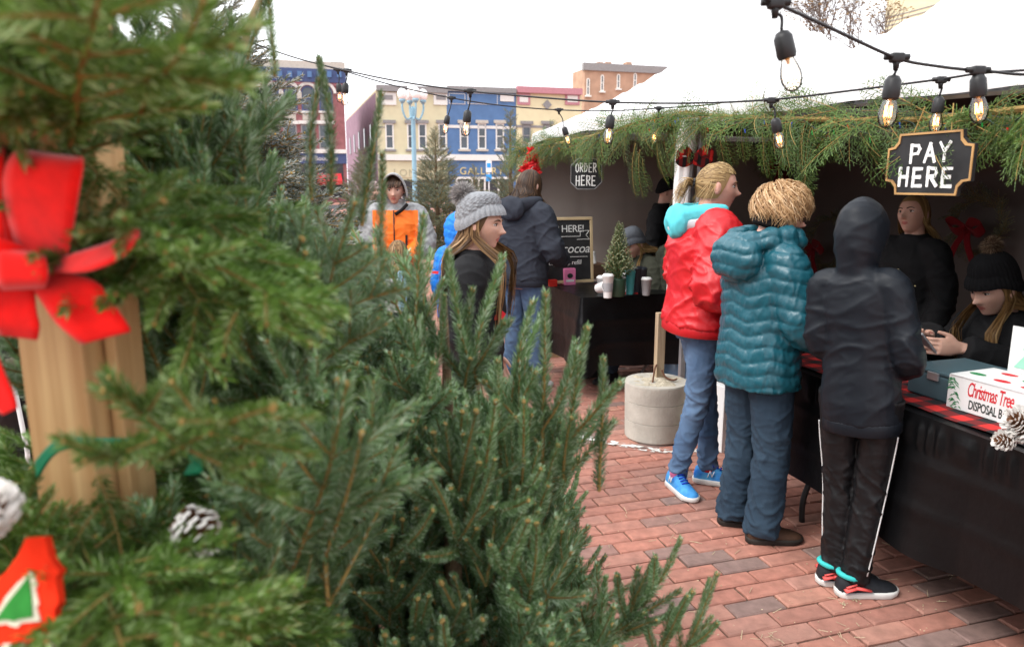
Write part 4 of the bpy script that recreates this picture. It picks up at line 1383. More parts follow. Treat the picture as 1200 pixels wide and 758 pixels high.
tentA = tent('canopy_tent', 'white pop up tent over the hot cocoa order table', 0.03, 3.05, zA, 3.02, [((0.02, 2.99), (3.02, 2.99)), ((3.02, 2.99), (3.02, 0.0), M['tent_wall_dark'])])
tentB = tent('canopy_tent', 'white pop up tent over the pay table at right', -3.05, -0.03, zA, 2.98, [((3.02, 3.0), (3.02, 0.02)), ((3.02, 0.02), (0.02, 0.02))], M['tent_wall_dark'])  # last curtain is the unseen near side, added to darken the pay stall
tag(tentA, group='stall tents'); tag(tentB, group='stall tents')
# rolled white curtain tied to the pole between the stalls, and one at the far corner
def rolled(label, pts, rads, seed):
    rr = random.Random(seed)
    mb = MB()
    c = spline(pts, 8)
    rad = lerps(rads, len(c))
    n = 22
    rings = []
    for i, p in enumerate(c):
        rings.append([p + V((math.cos(a), math.sin(a), 0)) * rad[i] * (1 + 0.22 * math.sin(5 * a + 0.4 * math.sin(i * 0.5) + seed) + 0.12 * math.sin(9 * a + i * 0.25)) for a in [2 * math.pi * j / n for j in range(n)]])
    mb.loft(rings)
    o = mb.build('rolled_curtain', M['white_cover'], None, True)
    return tag(o, label, 'curtain')
rolled('white curtain rolled up and tied to the pole between both stalls', [g(0.0, 0.0, 1.93), g(-0.03, 0.01, 1.8), g(-0.04, 0.02, 1.6), g(-0.045, 0.03, 1.2), g(-0.05, 0.03, 0.75)], [0.065, 0.055, 0.045, 0.05, 0.06], 1)
rolled('white curtain gathered at the far corner pole beside the poinsettia', [g(0.0, 3.02, 1.95), g(-0.01, 3.02, 1.6), g(0.0, 3.02, 1.0), g(0.02, 3.02, 0.2)], [0.05, 0.045, 0.05, 0.06], 2)

# ---------------------------------------------------------------- cedar garlands
def cedar(seed, L=0.30):
    rr = random.Random(seed)
    mb = MB()
    def strip(p, d, l, w, nrm):
        n = max(2, int(l / 0.011))
        q = p.copy()
        side = nrm.cross(d).normalized()
        mb.mi = 0
        for i in range(n):
            t = i / n
            ww = w * (1 - 0.5 * t)
            mb.ci = rr.uniform(0.1, 0.75) + (0.25 if t > 0.75 else 0)
            a, b = q, q + d * (l / n) * 1.5
            m_ = q + d * (l / n) * 0.8
            mb.add([a, m_ + side * ww + nrm * ww * 0.3, b, m_ - side * ww + nrm * ww * 0.3], [(0, 1, 2, 3)])
            q = q + d * (l / n)
            d = (d + V((0.0, 0, -0.012)) + side * rr.gauss(0, 0.03)).normalized()
    p = V((0, 0, 0)); d = V((1, 0, 0.1)).normalized(); nrm = V((0, 0, 1))
    n = int(L / 0.018)
    pts = [p.copy()]
    for i in range(n):
        t = i / n
        s = -1 if i % 2 else 1
        sd = V((0, s, 0))
        a = R(42 + rr.uniform(-8, 8))
        bd = (d * math.cos(a) + sd * math.sin(a) + V((0, 0, rr.uniform(-0.25, 0.1)))).normalized()
        bl = L * 0.42 * math.sin(math.pi * (0.12 + 0.8 * (1 - t) ** 0.8)) * rr.uniform(0.75, 1.15) * (0.35 + 0.65 * (1 - t)) + 0.015
        strip(p, bd, bl, 0.0030, nrm)
        m2 = int(bl / 0.016)
        for k in range(1, m2):
            u = k / m2
            s2 = -1 if k % 2 else 1
            dd = (bd * 0.75 + nrm.cross(bd) * s2 * 0.65 + V((0, 0, -0.05))).normalized()
            strip(p + bd * bl * u + V((0, 0, -0.05 * bl * u * u)), dd, bl * 0.42 * (1 - u) + 0.012, 0.0026, nrm)
        p = p + d * 0.018
        d = (d + V((0, 0, -0.03))).normalized()
        pts.append(p.copy())
    strip(p, d, 0.04, 0.003, nrm)
    mb.mi = 1; mb.ci = 0.5
    mb.tube(pts, lerps([0.0024, 0.001], len(pts)), 4)
    return mb.mesh('frond', [M['cedar'], M['twig']])
P_CED = [cedar(600 + k, (0.26, 0.32, 0.22, 0.36)[k]) for k in range(4)]
def garland(name, label, path, n, seed, sag=0.0, long_at=()):
    rr = random.Random(seed)
    t = thing(name, label, 'garland', path[0], 0, 'cedar garlands on the tent eaves')
    loc = V(path[0])
    c = spline(path, 10)
    mb = MB(); mb.tube([p - loc for p in c], 0.012, 6); mb.build('cord', M['twig'], t)
    for i in range(n):
        u = (i + rr.random()) / n * (len(c) - 1)
        k = min(int(u), len(c) - 2)
        p = c[k].lerp(c[k + 1], u - k)
        tg = (c[k + 1] - c[k]).normalized()
        s = rr.choice((-1, 1))
        d = tg * s * rr.uniform(0.2, 1.2) - AX * rr.uniform(-0.2, 0.9) + V((0, 0, rr.uniform(-1.25, 0.45)))
        up = (-AX + V((0, 0, 0.3))).normalized()
        put(rr.choice(P_CED), p - loc + V((0, 0, rr.uniform(-0.03, 0.04))), d, t, rr.uniform(0.65, 1.05), rr.uniform(-0.5, 0.5), 'frond', up)
    for (px, py, pl, sc) in long_at:
        q = on_x(px, py, -0.09)
        put(P_CED[3], q - loc, V((rr.uniform(-.15, .15), 0, -1)), t, sc, rr.uniform(-0.4, 0.4), 'frond', -AX)
        put(P_CED[1], q - loc + V((0.02, 0, -0.06)), V((rr.uniform(-.3, .3), 0, -1)), t, sc * 0.8, rr.uniform(-0.4, 0.4), 'frond', -AX)
    # cord of tiny coloured lights wound through it
    mb = MB()
    mb.tube([p - loc - AX * (0.05 + 0.02 * math.sin(i)) + V((0, 0, 0.03 * math.sin(i * 1.3) - 0.03)) for i, p in enumerate(c)], 0.0022, 5)
    mb.build('light_cord', mat(name + '_green_cord', (0.012, 0.03, 0.018), 0.5, 0.3), t)
    cols = [(0.8, 0.02, 0.02), (0.03, 0.08, 0.5), (0.02, 0.3, 0.05), (0.8, 0.3, 0.02)]
    for i in range(0, len(c), 2):
        mb = MB(); q = c[i] - loc - AX * (0.065 + 0.02 * math.sin(i)) + V((0, 0, 0.03 * math.sin(i * 1.3) - 0.04))
        mb.tube([q, q + V((0.004, 0, -0.02))], [0.0035, 0.002], 6)
        mb.build('mini_light', MINI[rr.randrange(4)], t)
    return t
MINI = [mat('mini_light_' + n_, c_, 0.25, 0.5, var=0.02) for n_, c_ in (('red', (0.75, 0.02, 0.02)), ('blue', (0.04, 0.10, 0.55)), ('green', (0.02, 0.3, 0.06)), ('amber', (0.8, 0.3, 0.03)))]
garland('cedar_garland', 'cedar garland along the eave above the order sign', [g(-0.05, 3.25, 1.86), g(-0.05, 3.0, 1.90), g(-0.05, 2.2, 1.90), g(-0.05, 1.2, 1.93), g(-0.05, 0.5, 1.97), g(-0.05, 0.05, 1.97)], 190, 41,
        long_at=((745, 168, 0, 1.0), (750, 175, 0, 0.9), (770, 165, 0, 0.8), (790, 160, 0, 0.7), (700, 178, 0, 0.6)))
garland('cedar_garland', 'cedar garland along the eave above the pay sign', [g(-0.05, 0.02, 1.97), g(-0.05, -0.5, 1.91), g(-0.05, -1.1, 1.85), g(-0.05, -1.7, 1.80), g(-0.05, -2.3, 1.80), g(-0.05, -2.9, 1.80)], 175, 42,
        long_at=((845, 140, 0, 0.8), (893, 145, 0, 0.75), (940, 150, 0, 0.9), (950, 150, 0, 0.85), (870, 140, 0, 0.6)))
# fir bough hanging at the right end of the garland
fb = thing('fir_bough', 'green fir bough hanging from the garland at the right edge', 'bough', on_x(1185, 130, -0.12))
for k, (px, py, dx, dz, sc) in enumerate(((1185, 125, 0.15, -1, 0.75), (1200, 130, 0.1, -1, 0.8), (1178, 130, -0.15, -1, 0.5), (1140, 128, -1, -0.55, 0.6), (1165, 130, -0.9, -0.2, 0.7), (1120, 135, 1, -0.2, 0.5), (1210, 150, -0.2, -1, 0.7))):
    q = on_x(px, py, -0.12)
    put(P_BOUGH[k % 5], q - fb.location, V((dx, -0.1, dz)), fb, sc * 0.62, 0.4 * k, 'branch', V((0, -1, 0.3)))

# ---------------------------------------------------------------- string lights
def string(name, label, pts, bulbs, cable_r=0.0042):
    """pts / bulbs: (px, py, distance); bulbs: node pixel + bulb pixel"""
    t = thing(name, label, 'string lights', at(*pts[0]), 0, 'string lights over the square')
    loc = t.location.copy()
    c = spline([at(*p) - loc for p in pts], 8)
    mb = MB(); mb.tube(c, cable_r, 7); mb.build('cable', M['cable'], t, True)
    for (nx, ny, by_x, by_y, y) in bulbs:
        n0 = at(nx, ny, y) - loc
        b0 = at(by_x, by_y, y) - loc          # middle of the glass
        ax = (b0 - n0).normalized()
        # node fitting
        mb = MB(); mb.box(n0, (0.034, 0.022, 0.024), bev=0.005); mb.tube([n0 + V((-0.03, 0, 0.002)), n0 + V((0.03, 0, 0.002))], 0.008, 7)
        mb.tube([n0, n0 + V((0, 0, -0.03))], [0.011, 0.006], 7); mb.build('cable_fitting', M['black_plastic'], t, True)
        top = b0 - ax * 0.085
        mb = MB(); mb.tube(spline([n0 + V((0, 0, -0.02)), n0.lerp(top, 0.5) + V((0.006, 0, 0)), top], 4), 0.0035, 6); mb.build('drop_lead', M['cable'], t, True)
        Mx = orient(ax).to_4x4() @ Matrix.Rotation(math.pi / 2, 4, 'Y')
        mb = MB(); mb.lathe([(0.004, 0.0), (0.013, 0.003), (0.0195, 0.014), (0.0205, 0.05), (0.0185, 0.055), (0.0185, 0.058)], c=top, n=14, mat=Mx); mb.build('socket', M['black_plastic'], t, True)
        gl = MB(); gl.lathe([(0.0125, 0.056), (0.014, 0.061), (0.0185, 0.074), (0.0225, 0.090), (0.0222, 0.104), (0.0165, 0.119), (0.007, 0.126), (0.001, 0.127)], c=top, n=18, cap=False, mat=Mx)
        bulb = gl.build('bulb', M['bulb_glass'], t, True)
        mb = MB()
        f0 = top + ax * 0.066
        s1 = ax.orthogonal().normalized(); s2 = ax.cross(s1)
        pts_ = []
        for k in range(9):
            a = k * math.pi / 4
            pts_.append(f0 + ax * (0.008 if k % 2 else 0.034) + (s1 * math.cos(a) + s2 * math.sin(a)) * 0.008)
        mb.tube(pts_, 0.0010, 4)
        mb.build('filament', M['filament'], bulb)
        mb = MB(); mb.tube([top + ax * 0.055, top + ax * 0.07], [0.006, 0.003], 6); mb.build('stem', M['brass'], bulb)
    return t
string('string_lights', 'string lights crossing from the fir tree to the right over the shoppers',
       [(230, 22, 4.9), (275, 42, 4.8), (340, 66, 4.6), (402, 82, 4.4), (470, 96, 4.0), (551, 107, 3.7), (640, 115, 3.5), (718, 120, 3.35), (810, 121, 3.2), (903, 117, 3.05), (1000, 106, 2.9), (1102, 93, 2.7), (1150, 86, 2.6), (1230, 80, 2.4), (1420, 60, 2.1), (1750, 42, 1.77)],
       [(406, 83, 404, 115, 4.4), (551, 107, 546, 150, 3.7), (718, 120, 713, 158, 3.35), (904, 118, 913, 163, 3.05), (1103, 94, 1097, 142, 2.7)])
string('string_lights', 'farther string lights dipping in front of the order stall garland',
       [(235, 24, 5.2), (275, 43, 5.2), (340, 66, 5.2), (398, 82, 5.2), (460, 100, 5.2), (529, 115, 5.2), (590, 124, 5.2), (655, 129, 5.2), (715, 130, 5.0), (772, 127, 4.8), (846, 122, 4.4), (900, 119, 4.2)],
       [(396, 82, 398, 113, 5.2), (529, 115, 522, 150, 5.2), (655, 129, 665, 163, 5.2), (772, 127, 767, 160, 4.8), (846, 123, 849, 137, 4.4)])
string('string_lights', 'nearest string lights with large bulbs coming down from the top right',
       [(420, -420, 0.9), (700, -120, 1.3), (860, -18, 1.5), (905, 2, 1.62), (975, 34, 1.75), (1050, 68, 1.88), (1100, 78, 1.95), (1160, 84, 2.05), (1230, 86, 2.1), (1420, 60, 2.0), (1750, 40, 1.75)],
       [(909, 4, 926, 84, 1.62), (1051, 68, 1041, 130, 1.88), (1146, 83, 1147, 126, 2.0)])

# ---------------------------------------------------------------- signs
def plaque(name, label, c, w, h, yawdir, border, notch, style):
    """hanging black board; yawdir = unit vector of its width, seen from the left stall side"""
    t = thing(name, label, 'sign', c)
    zz = V((0, 0, 1))
    nn = yawdir.cross(zz)
    Mx = Matrix((yawdir, zz, nn)).transposed().to_4x4()
    def outline(i):
        a, b, k = w / 2 - i, h / 2 - i, notch
        if style == 'notched':
            pts = []
            for sx, sy in ((1, 1), (-1, 1), (-1, -1), (1, -1)):
                arc = [(sx * (a - k), sy * b), (sx * (a - k * 0.92), sy * (b - k * 0.55)), (sx * (a - k * 0.55), sy * (b - k * 0.92)), (sx * a, sy * (b - k))]
                pts += arc if sx * sy < 0 else arc[::-1]
            return pts
        pts = []
        for sx, sy in ((1, 1), (-1, 1), (-1, -1), (1, -1)):
            arc = [(sx * (a - k), sy * b), (sx * a, sy * (b - k))]
            pts += arc if sx * sy < 0 else arc[::-1]
        return pts
    mb = MB(); mb.prism(outline(0), -0.008, 0.004, mat=Mx); mb.build('board', M['sign_black'], t)
    mb = MB()
    po, pi_ = outline(border * 0.2), outline(border)
    rings = [[Mx @ V((*p, 0.005)) for p in po], [Mx @ V((*p, 0.0085)) for p in po], [Mx @ V((*p, 0.0085)) for p in pi_], [Mx @ V((*p, 0.005)) for p in pi_]]
    rings.append(rings[0])
    mb.loft(rings, cap=False); mb.build('edge_line', M['gold_edge'] if style == 'notched' else M['trim_grey'], t)
    for s in (-1, 1):
        mb = MB()
        mb.tube([Mx @ V((s * w * 0.22, h / 2 - 0.01, 0)), Mx @ V((s * w * 0.16, h / 2 + 0.09, -0.02))], 0.0022, 5)
        mb.build('hanger', M['twig'], t)
    return t, Mx
def sign_text(t, Mx, body, x, y, size, off, m_, z=0.006, **kw):
    tx = text_mesh(body, size, m_, 0.0012, off, parent=t, **kw)
    tx.matrix_local = Mx @ Matrix.Translation((x, y, z))
    return tx
GLY = {'P': [[(0, 0), (0, 1)], [(0, 1), (0.6, 0.95), (0.75, 0.75), (0.6, 0.52), (0, 0.45)]], 'A': [[(0, 0), (0.4, 1), (0.85, 0)], [(0.17, 0.35), (0.68, 0.35)]],
       'Y': [[(0, 1), (0.4, 0.5), (0.8, 1)], [(0.4, 0.5), (0.4, 0)]], 'H': [[(0, 0), (0, 1)], [(0.7, 0), (0.7, 1)], [(0, 0.5), (0.7, 0.5)]],
       'E': [[(0.65, 1), (0, 1), (0, 0), (0.68, 0)], [(0, 0.52), (0.55, 0.52)]], 'R': [[(0, 0), (0, 1)], [(0, 1), (0.6, 0.95), (0.72, 0.75), (0.58, 0.54), (0, 0.48)], [(0.25, 0.48), (0.75, 0)]],
       'O': [[(0.4, 1), (0.08, 0.85), (0, 0.5), (0.08, 0.15), (0.4, 0), (0.72, 0.15), (0.8, 0.5), (0.72, 0.85), (0.4, 1)]], 'D': [[(0, 0), (0, 1)], [(0, 1), (0.5, 0.92), (0.72, 0.5), (0.5, 0.08), (0, 0)]]}
def painted(t, Mx, word, cx, cy, h, w, stroke, seed):
    """hand painted capitals: every letter is a part made of flat brush strokes"""
    rr = random.Random(seed)
    n = len(word)
    cell = w / n
    for i, ch_ in enumerate(word):
        mb = MB()
        x0 = cx - w / 2 + cell * i + cell * 0.12
        dy = rr.uniform(-0.03, 0.03) * h
        for q, st in enumerate(GLY[ch_]):
            for a, b in zip(st[:-1], st[1:]):
                pa = V((x0 + a[0] * cell * 0.80, cy + (a[1] - 0.5) * h + dy)).to_3d(); pb = V((x0 + b[0] * cell * 0.80, cy + (b[1] - 0.5) * h + dy)).to_3d()
                d = (pb - pa); l = d.length; d.normalize(); s = V((-d.y, d.x, 0)) * stroke * rr.uniform(0.42, 0.58)
                e = d * stroke * 0.4
                zt = 0.0058 + 0.0004 * q + rr.uniform(0, 0.0002)
                poly = [pa - e - s * 0.8, pa - e * 1.3, pa - e + s * 0.8, pb + e + s, pb + e * 1.3, pb + e - s]
                mb.prism([(p.x, p.y) for p in poly], 0.0042, zt, mat=Mx)
        mb.build('letter', M['white_paint'], t)
cP = on_x(1088, 192, -0.20)
wP = (on_x(1038, 192, -0.20) - on_x(1138, 192, -0.20)).length
hP = on_x(1088, 154, -0.20).z - on_x(1088, 229, -0.20).z
t, Mx = plaque('pay_sign', 'black notched sign with a gold edge reading pay here', cP, wP, hP, -AY, 0.009, 0.05, 'notched')
painted(t, Mx, 'PAY', 0.01, hP * 0.17, hP * 0.27, wP * 0.50, 0.012, 1)
painted(t, Mx, 'HERE', 0.0, -hP * 0.21, hP * 0.27, wP * 0.68, 0.013, 2)
cO = on_x(687, 204, -0.02)
dirO = (AX * 0.93 - AY * 0.37).normalized()
k_ = (cO - V((0, 0, CAM_H))).length / FPX
t, Mx = plaque('order_sign', 'small black eight sided sign reading order here', cO, 36 * k_, 35 * k_, dirO, 0.006, 0.055, 'oct')
painted(t, Mx, 'ORDER', 0.0, 7.0 * k_, 9.5 * k_, 25 * k_, 0.0085, 3)
painted(t, Mx, 'HERE', 0.0, -7.5 * k_, 10.5 * k_, 24 * k_, 0.010, 4)

# ---------------------------------------------------------------- tables with black cloths
def table(name, label, x0, x1, y0, y1, h=0.735):
    t = thing(name, label, 'table', g((x0 + x1) / 2, (y0 + y1) / 2), YAW, 'folding tables in the stalls')
    w, d = x1 - x0, y1 - y0
    mb = MB(); mb.box((0, 0, h - 0.02), (w - 0.01, d - 0.01, 0.04), bev=0.008); mb.build('table_top', M['box_white'], t)
    lng = w > d
    for s in (-1, 1):
        for q in (-1, 1):
            mb = MB()
            if lng: a = V((s * (w / 2 - 0.22), q * (d / 2 - 0.09), 0))
            else: a = V((q * (w / 2 - 0.09), s * (d / 2 - 0.22), 0))
            inn = V((0, -q * 0.12, 0)) if lng else V((-q * 0.12, 0, 0))
            mb.tube(spline([a + V((0, 0, 0.0)), a + V((0, 0, 0.12)), a + inn * 0.5 + V((0, 0, 0.3)), a + inn + V((0, 0, h - 0.04))], 5), 0.0135, 9)
            mb.build('leg', M['aluminium'] if False else M['black_plastic'], t, True)
    return t
def cloth(name, label, x0, x1, y0, y1, z, drop, seed, ruffle=False):
    t = thing(name, label, 'tablecloth', g((x0 + x1) / 2, (y0 + y1) / 2, z), YAW)
    w, d = (x1 - x0) / 2, (y1 - y0) / 2
    rr = random.Random(seed)
    per = []
    N = 520
    P = 4 * (w + d)
    for i in range(N):
        s = i / N * P
        if s < 2 * w: p, n = V((-w + s, -d, 0)), V((0, -1, 0)); e = min(s, 2 * w - s)
        elif s < 2 * w + 2 * d: p, n = V((w, -d + s - 2 * w, 0)), V((1, 0, 0)); e = min(s - 2 * w, 2 * w + 2 * d - s)
        elif s < 4 * w + 2 * d: p, n = V((w - (s - 2 * w - 2 * d), d, 0)), V((0, 1, 0)); e = min(s - 2 * w - 2 * d, 4 * w + 2 * d - s)
        else: p, n = V((-w, d - (s - 4 * w - 2 * d), 0)), V((-1, 0, 0)); e = min(s - 4 * w - 2 * d, P - s)
        if e < 0.03: n = (n + V((math.copysign(1, p.x), math.copysign(1, p.y), 0)) * 0.5 * (1 - e / 0.03)).normalized()
        per.append((p, n, e, s))
    rings = []
    K = 26
    for k in range(K + 1):
        u = k / K
        r_ = []
        for p, n, e, s in per:
            c = math.exp(-(e / 0.10) ** 2)
            f = 0.020 * math.sin(s * 7.3 + seed) + 0.016 * math.sin(s * 13.7 + 2 * seed) + 0.02 * noise.noise(V((s * 2.0, u * 1.2, seed)))
            o = 0.004 + u * (0.012 + f * (0.35 + 0.65 * u)) + c * 0.07 * u
            o = max(o, 0.003)
            for q in (0.33, 0.66):
                o += 0.006 * math.exp(-((u - q) / 0.04) ** 2)
            if ruffle and 0.06 < u < 0.22:
                o += 0.006 * math.sin(s * 95 + 3 * math.sin(s * 23)) + 0.004
            dz = -drop * u * (1 + 0.10 * c) + (0.012 * math.sin(s * 5 + seed) * u)
            r_.append(p + n * o + V((0, 0, dz + (0.002 if k else 0.004))))
        rings.append(r_)
    mb = MB()
    mb.loft(rings, cap=False)
    m0 = len(mb.v)
    mb.add([r_ for r_ in rings[0]], [tuple(range(N))])
    mb.build('cloth', M['table_black'], t, True)
    # creases of the folded plastic across the top are left to the material
    return t
table('folding_table', 'folding table under the black cloth in the order stall', -0.37, 1.46, 0.80, 1.56)
cloth('tablecloth', 'black plastic cloth on the hot cocoa table', -0.38, 1.47, 0.79, 1.57, 0.74, 0.53, 1.0)
table('folding_table', 'folding table under the black cloth in the pay stall', -0.25, 0.51, -3.02, -1.19)
cloth('tablecloth', 'black gathered plastic cloth on the pay table', -0.26, 0.52, -3.03, -1.18, 0.74, 0.50, 2.0, True)
TZ = 0.746

# buffalo plaid
def plaid_mat(name, cell):
    m = bpy.data.materials.new(name)
    m.use_nodes = True
    N, L = m.node_tree.nodes, m.node_tree.links
    b = N['Principled BSDF']; b.inputs['Roughness'].default_value = 0.9
    tc = N.new('ShaderNodeTexCoord'); sp = N.new('ShaderNodeSeparateXYZ'); L.new(tc.outputs['Object'], sp.inputs[0])
    vals = []
    for ax_ in ('X', 'Y'):
        mu = N.new('ShaderNodeMath'); mu.operation = 'MULTIPLY'; mu.inputs[1].default_value = 1 / cell
        L.new(sp.outputs[ax_], mu.inputs[0])
        fr = N.new('ShaderNodeMath'); fr.operation = 'FRACT'; L.new(mu.outputs[0], fr.inputs[0])
        gt = N.new('ShaderNodeMath'); gt.operation = 'GREATER_THAN'; gt.inputs[1].default_value = 0.5
        L.new(fr.outputs[0], gt.inputs[0]); vals.append(gt)
    ad = N.new('ShaderNodeMath'); ad.operation = 'ADD'; L.new(vals[0].outputs[0], ad.inputs[0]); L.new(vals[1].outputs[0], ad.inputs[1])
    hv = N.new('ShaderNodeMath'); hv.operation = 'MULTIPLY'; hv.inputs[1].default_value = 0.5; L.new(ad.outputs[0], hv.inputs[0])
    cr = N.new('ShaderNodeValToRGB'); cr.color_ramp.interpolation = 'CONSTANT'
    cr.color_ramp.elements[0].color = (0.62, 0.022, 0.018, 1)
    cr.color_ramp.elements[1].position = 0.8; cr.color_ramp.elements[1].color = (0.010, 0.008, 0.009, 1)
    e = cr.color_ramp.elements.new(0.3); e.color = (0.16, 0.008, 0.009, 1)
    L.new(hv.outputs[0], cr.inputs[0]); L.new(cr.outputs[0], b.inputs['Base Color'])
    return m
M['plaid'] = plaid_mat('red_black_plaid', 0.11)
M['plaid_s'] = plaid_mat('small_red_black_plaid', 0.045)
def runner(label, c, w, l, m_, hang=0.0, hdir=-1):
    t = thing('table_runner', label, 'runner', c, YAW)
    mb = MB(); rows = []
    n = 40
    for i in range(n + 1):
        s = -l / 2 + l * i / n
        z = 0.004 + 0.0025 * math.sin(s * 21)
        y = s
        if hang and s * hdir > l / 2 - hang:
            e = s * hdir - (l / 2 - hang)
            y = hdir * (l / 2 - hang + 0.014); z = 0.004 - e
        rows.append([V((-w / 2, y, z)), V((-w / 4, y, z + 0.001)), V((0, y, z + 0.0015)), V((w / 4, y, z + 0.001)), V((w / 2, y, z))])
    rings = []
    for r_ in rows:
        rings.append([p + V((0, 0, 0.0015)) for p in r_] + [p for p in reversed(r_)])
    mb.loft(rings); mb.build('cloth_strip', m_, t)
    return t
runner('red and black buffalo plaid runner along the pay table', g(-0.085, -2.1, TZ), 0.27, 1.8, M['plaid'])
runner('red plaid strip hanging over the front of the cocoa table', g(0.03, 1.05, TZ), 0.13, 0.66, M['plaid_s'], 0.13, -1)

# ---------------------------------------------------------------- goods on the pay table
def carton(name, label, corner, wx, wy, h, m_, cat='box', rz=0.0, lid=True, parent=None):
    """closed carton: body with slightly proud top flaps; corner = front left bottom corner in grid terms"""
    t = thing(name, label, cat, corner, YAW + rz)
    mb = MB(); mb.box((wx / 2, wy / 2, h / 2), (wx, wy, h), bev=0.003); mb.build('carton_body', m_, t)
    mb = MB(); mb.box((wx * 0.25, wy / 2, h + 0.002), (wx * 0.49, wy * 0.99, 0.003)); mb.build('flap', m_, t)
    mb = MB(); mb.box((wx * 0.75, wy / 2, h + 0.002), (wx * 0.49, wy * 0.99, 0.003)); mb.build('flap', m_, t)
    return t
cb = gp(1108, 478, TZ)
cx, cy = to_g(cb)
BLn, BDp, BHt = 0.37, 0.24, 0.122
bag = thing('display_box', 'white display box lettered for christmas tree disposal bags on the pay table', 'box', g(cx, cy, TZ + 0.008), YAW + R(4))
mb = MB(); mb.box((BDp / 2, -BLn / 2, BHt / 2), (BDp, BLn, BHt), bev=0.002); mb.build('carton_body', M['box_white'], bag)
mb = MB(); mb.box((BDp / 2 - 0.01, -BLn / 2, BHt + 0.002), (BDp * 0.94, BLn * 0.97, 0.003)); mb.build('top_flap', M['box_white'], bag)
# raised back lid with a mint tree
mb = MB(); mb.box((BDp + 0.003, -BLn * 0.52, BHt + 0.085), (0.004, BLn * 0.80, 0.17)); lid = mb.build('lid', M['box_white'], bag)
mb = MB(); mb.prism([(-BLn * 0.45 - 0.10, BHt + 0.02), (-BLn * 0.45 + 0.10, BHt + 0.02), (-BLn * 0.45 + 0.05, BHt + 0.09), (-BLn * 0.45 + 0.075, BHt + 0.09), (-BLn * 0.45, BHt + 0.165), (-BLn * 0.45 - 0.075, BHt + 0.09), (-BLn * 0.45 - 0.05, BHt + 0.09)], 0, 0.002,
                    mat=Matrix(((0, 0, -1), (1, 0, 0), (0, 1, 0))).to_4x4(), c=(BDp, 0, 0))
mb.build('tree_print', M['mint'], lid)
FM = Matrix(((0, 0, -1), (-1, 0, 0), (0, 1, 0))).to_4x4()      # text on the face that looks to -x: right is -y
def ftext(body, y, z, size, m_, off, sx=1.0, **kw):
    tx = text_mesh(body, size, m_, 0.0004, off, parent=bag, **kw)
    tx.matrix_local = Matrix.Translation((-0.0008, y, z)) @ FM @ Matrix.Diagonal((sx, 1, 1, 1))
ftext('Christmas Tree', -0.160, BHt * 0.68, 0.074, M['print_red'], 0.0004, 0.42, shear=0.18, sp=0.86)
ftext('DISPOSAL BAG', -0.165, BHt * 0.24, 0.046, M['print_black'], 0.0006, 0.54, sp=0.95)
mb = MB(); rr = random.Random(3)
for i in range(46):
    z = rr.uniform(0.006, BHt - 0.008); y = -0.012 - rr.uniform(0, 0.042) * (1 - z / BHt * 0.75)
    s = rr.choice((-1, 1)); l = rr.uniform(0.012, 0.022)
    mb.add([(-0.0012, y, z), (-0.0012, y + s * l * 0.5, z - l * 0.35 + 0.006), (-0.0012, y + s * l, z - l * 0.6)], [(0, 1, 2)])
mb.build('fir_print', M['print_green'], bag)
rr = random.Random(8)
for k in range(7):
    mb = MB(); x, y = rr.uniform(0.05, BDp - 0.06), -0.05 - k * 0.05
    mb.prism([(x + 0.018 * math.cos(a), y + 0.03 * math.sin(a)) for a in [j * math.pi / 6 for j in range(12)]], BHt + 0.0038, BHt + 0.0044)
    mb.build('print_mark', M['print_red'] if k % 3 else M['print_green'], bag)
# slate cash box
pc = gp(1064, 466, TZ); x_, y_ = to_g(pc)
cash = thing('cash_box', 'slate blue cash box on the pay table beneath the phone', 'cash box', g(x_ + 0.05, y_ - 0.16, TZ + 0.008), YAW)
mb = MB(); mb.box((0.14, 0.10, 0.048), (0.28, 0.24, 0.096), bev=0.008); mb.build('case', M['slate_box'], cash)
mb = MB(); mb.box((0.14, 0.10, 0.105), (0.284, 0.244, 0.018), bev=0.006); mb.build('lid', M['slate_box'], cash)
mb = MB(); mb.box((-0.004, 0.10, 0.09), (0.008, 0.05, 0.03), bev=0.002); mb.build('latch', M['aluminium'], cash)
# foil wrapped bundle
mb = MB(); mb.ell((0, 0, 0.04), (0.055, 0.05, 0.042), 18, 12)
me = mb.mesh('foil', M['foil'], False)
displace(me, lambda c, n: 0.008 * noise.noise(c * 45) + 0.005 * noise.noise(c * 90))
o = meshobj('foil_bundle', me, None, gp(1088, 466, TZ) + AX * 0.04 + V((0, 0, 0.006)))
tag(o, 'small crumpled foil wrapped bundle beside the display box', 'bundle')
pcn = gp(1216, 530, TZ)
pine_cone('pine_cone', 'large white tipped pine cone on the plaid runner', pcn + V((-0.015, 0.02, 0.058)) - AX * 0.0 + V((0.03, 0, 0)), 0.115, 0.052, (-0.75, -0.15, 0.35), 12, 0.75, nring=13, ns=10)
pine_cone('pine_cone', 'smaller white tipped pine cone leaning against the large one', gp(1186, 527, TZ) + V((0, 0.0, 0.03)), 0.06, 0.030, (-0.8, -0.2, 0.1), 13, 0.75, nring=9, ns=9)

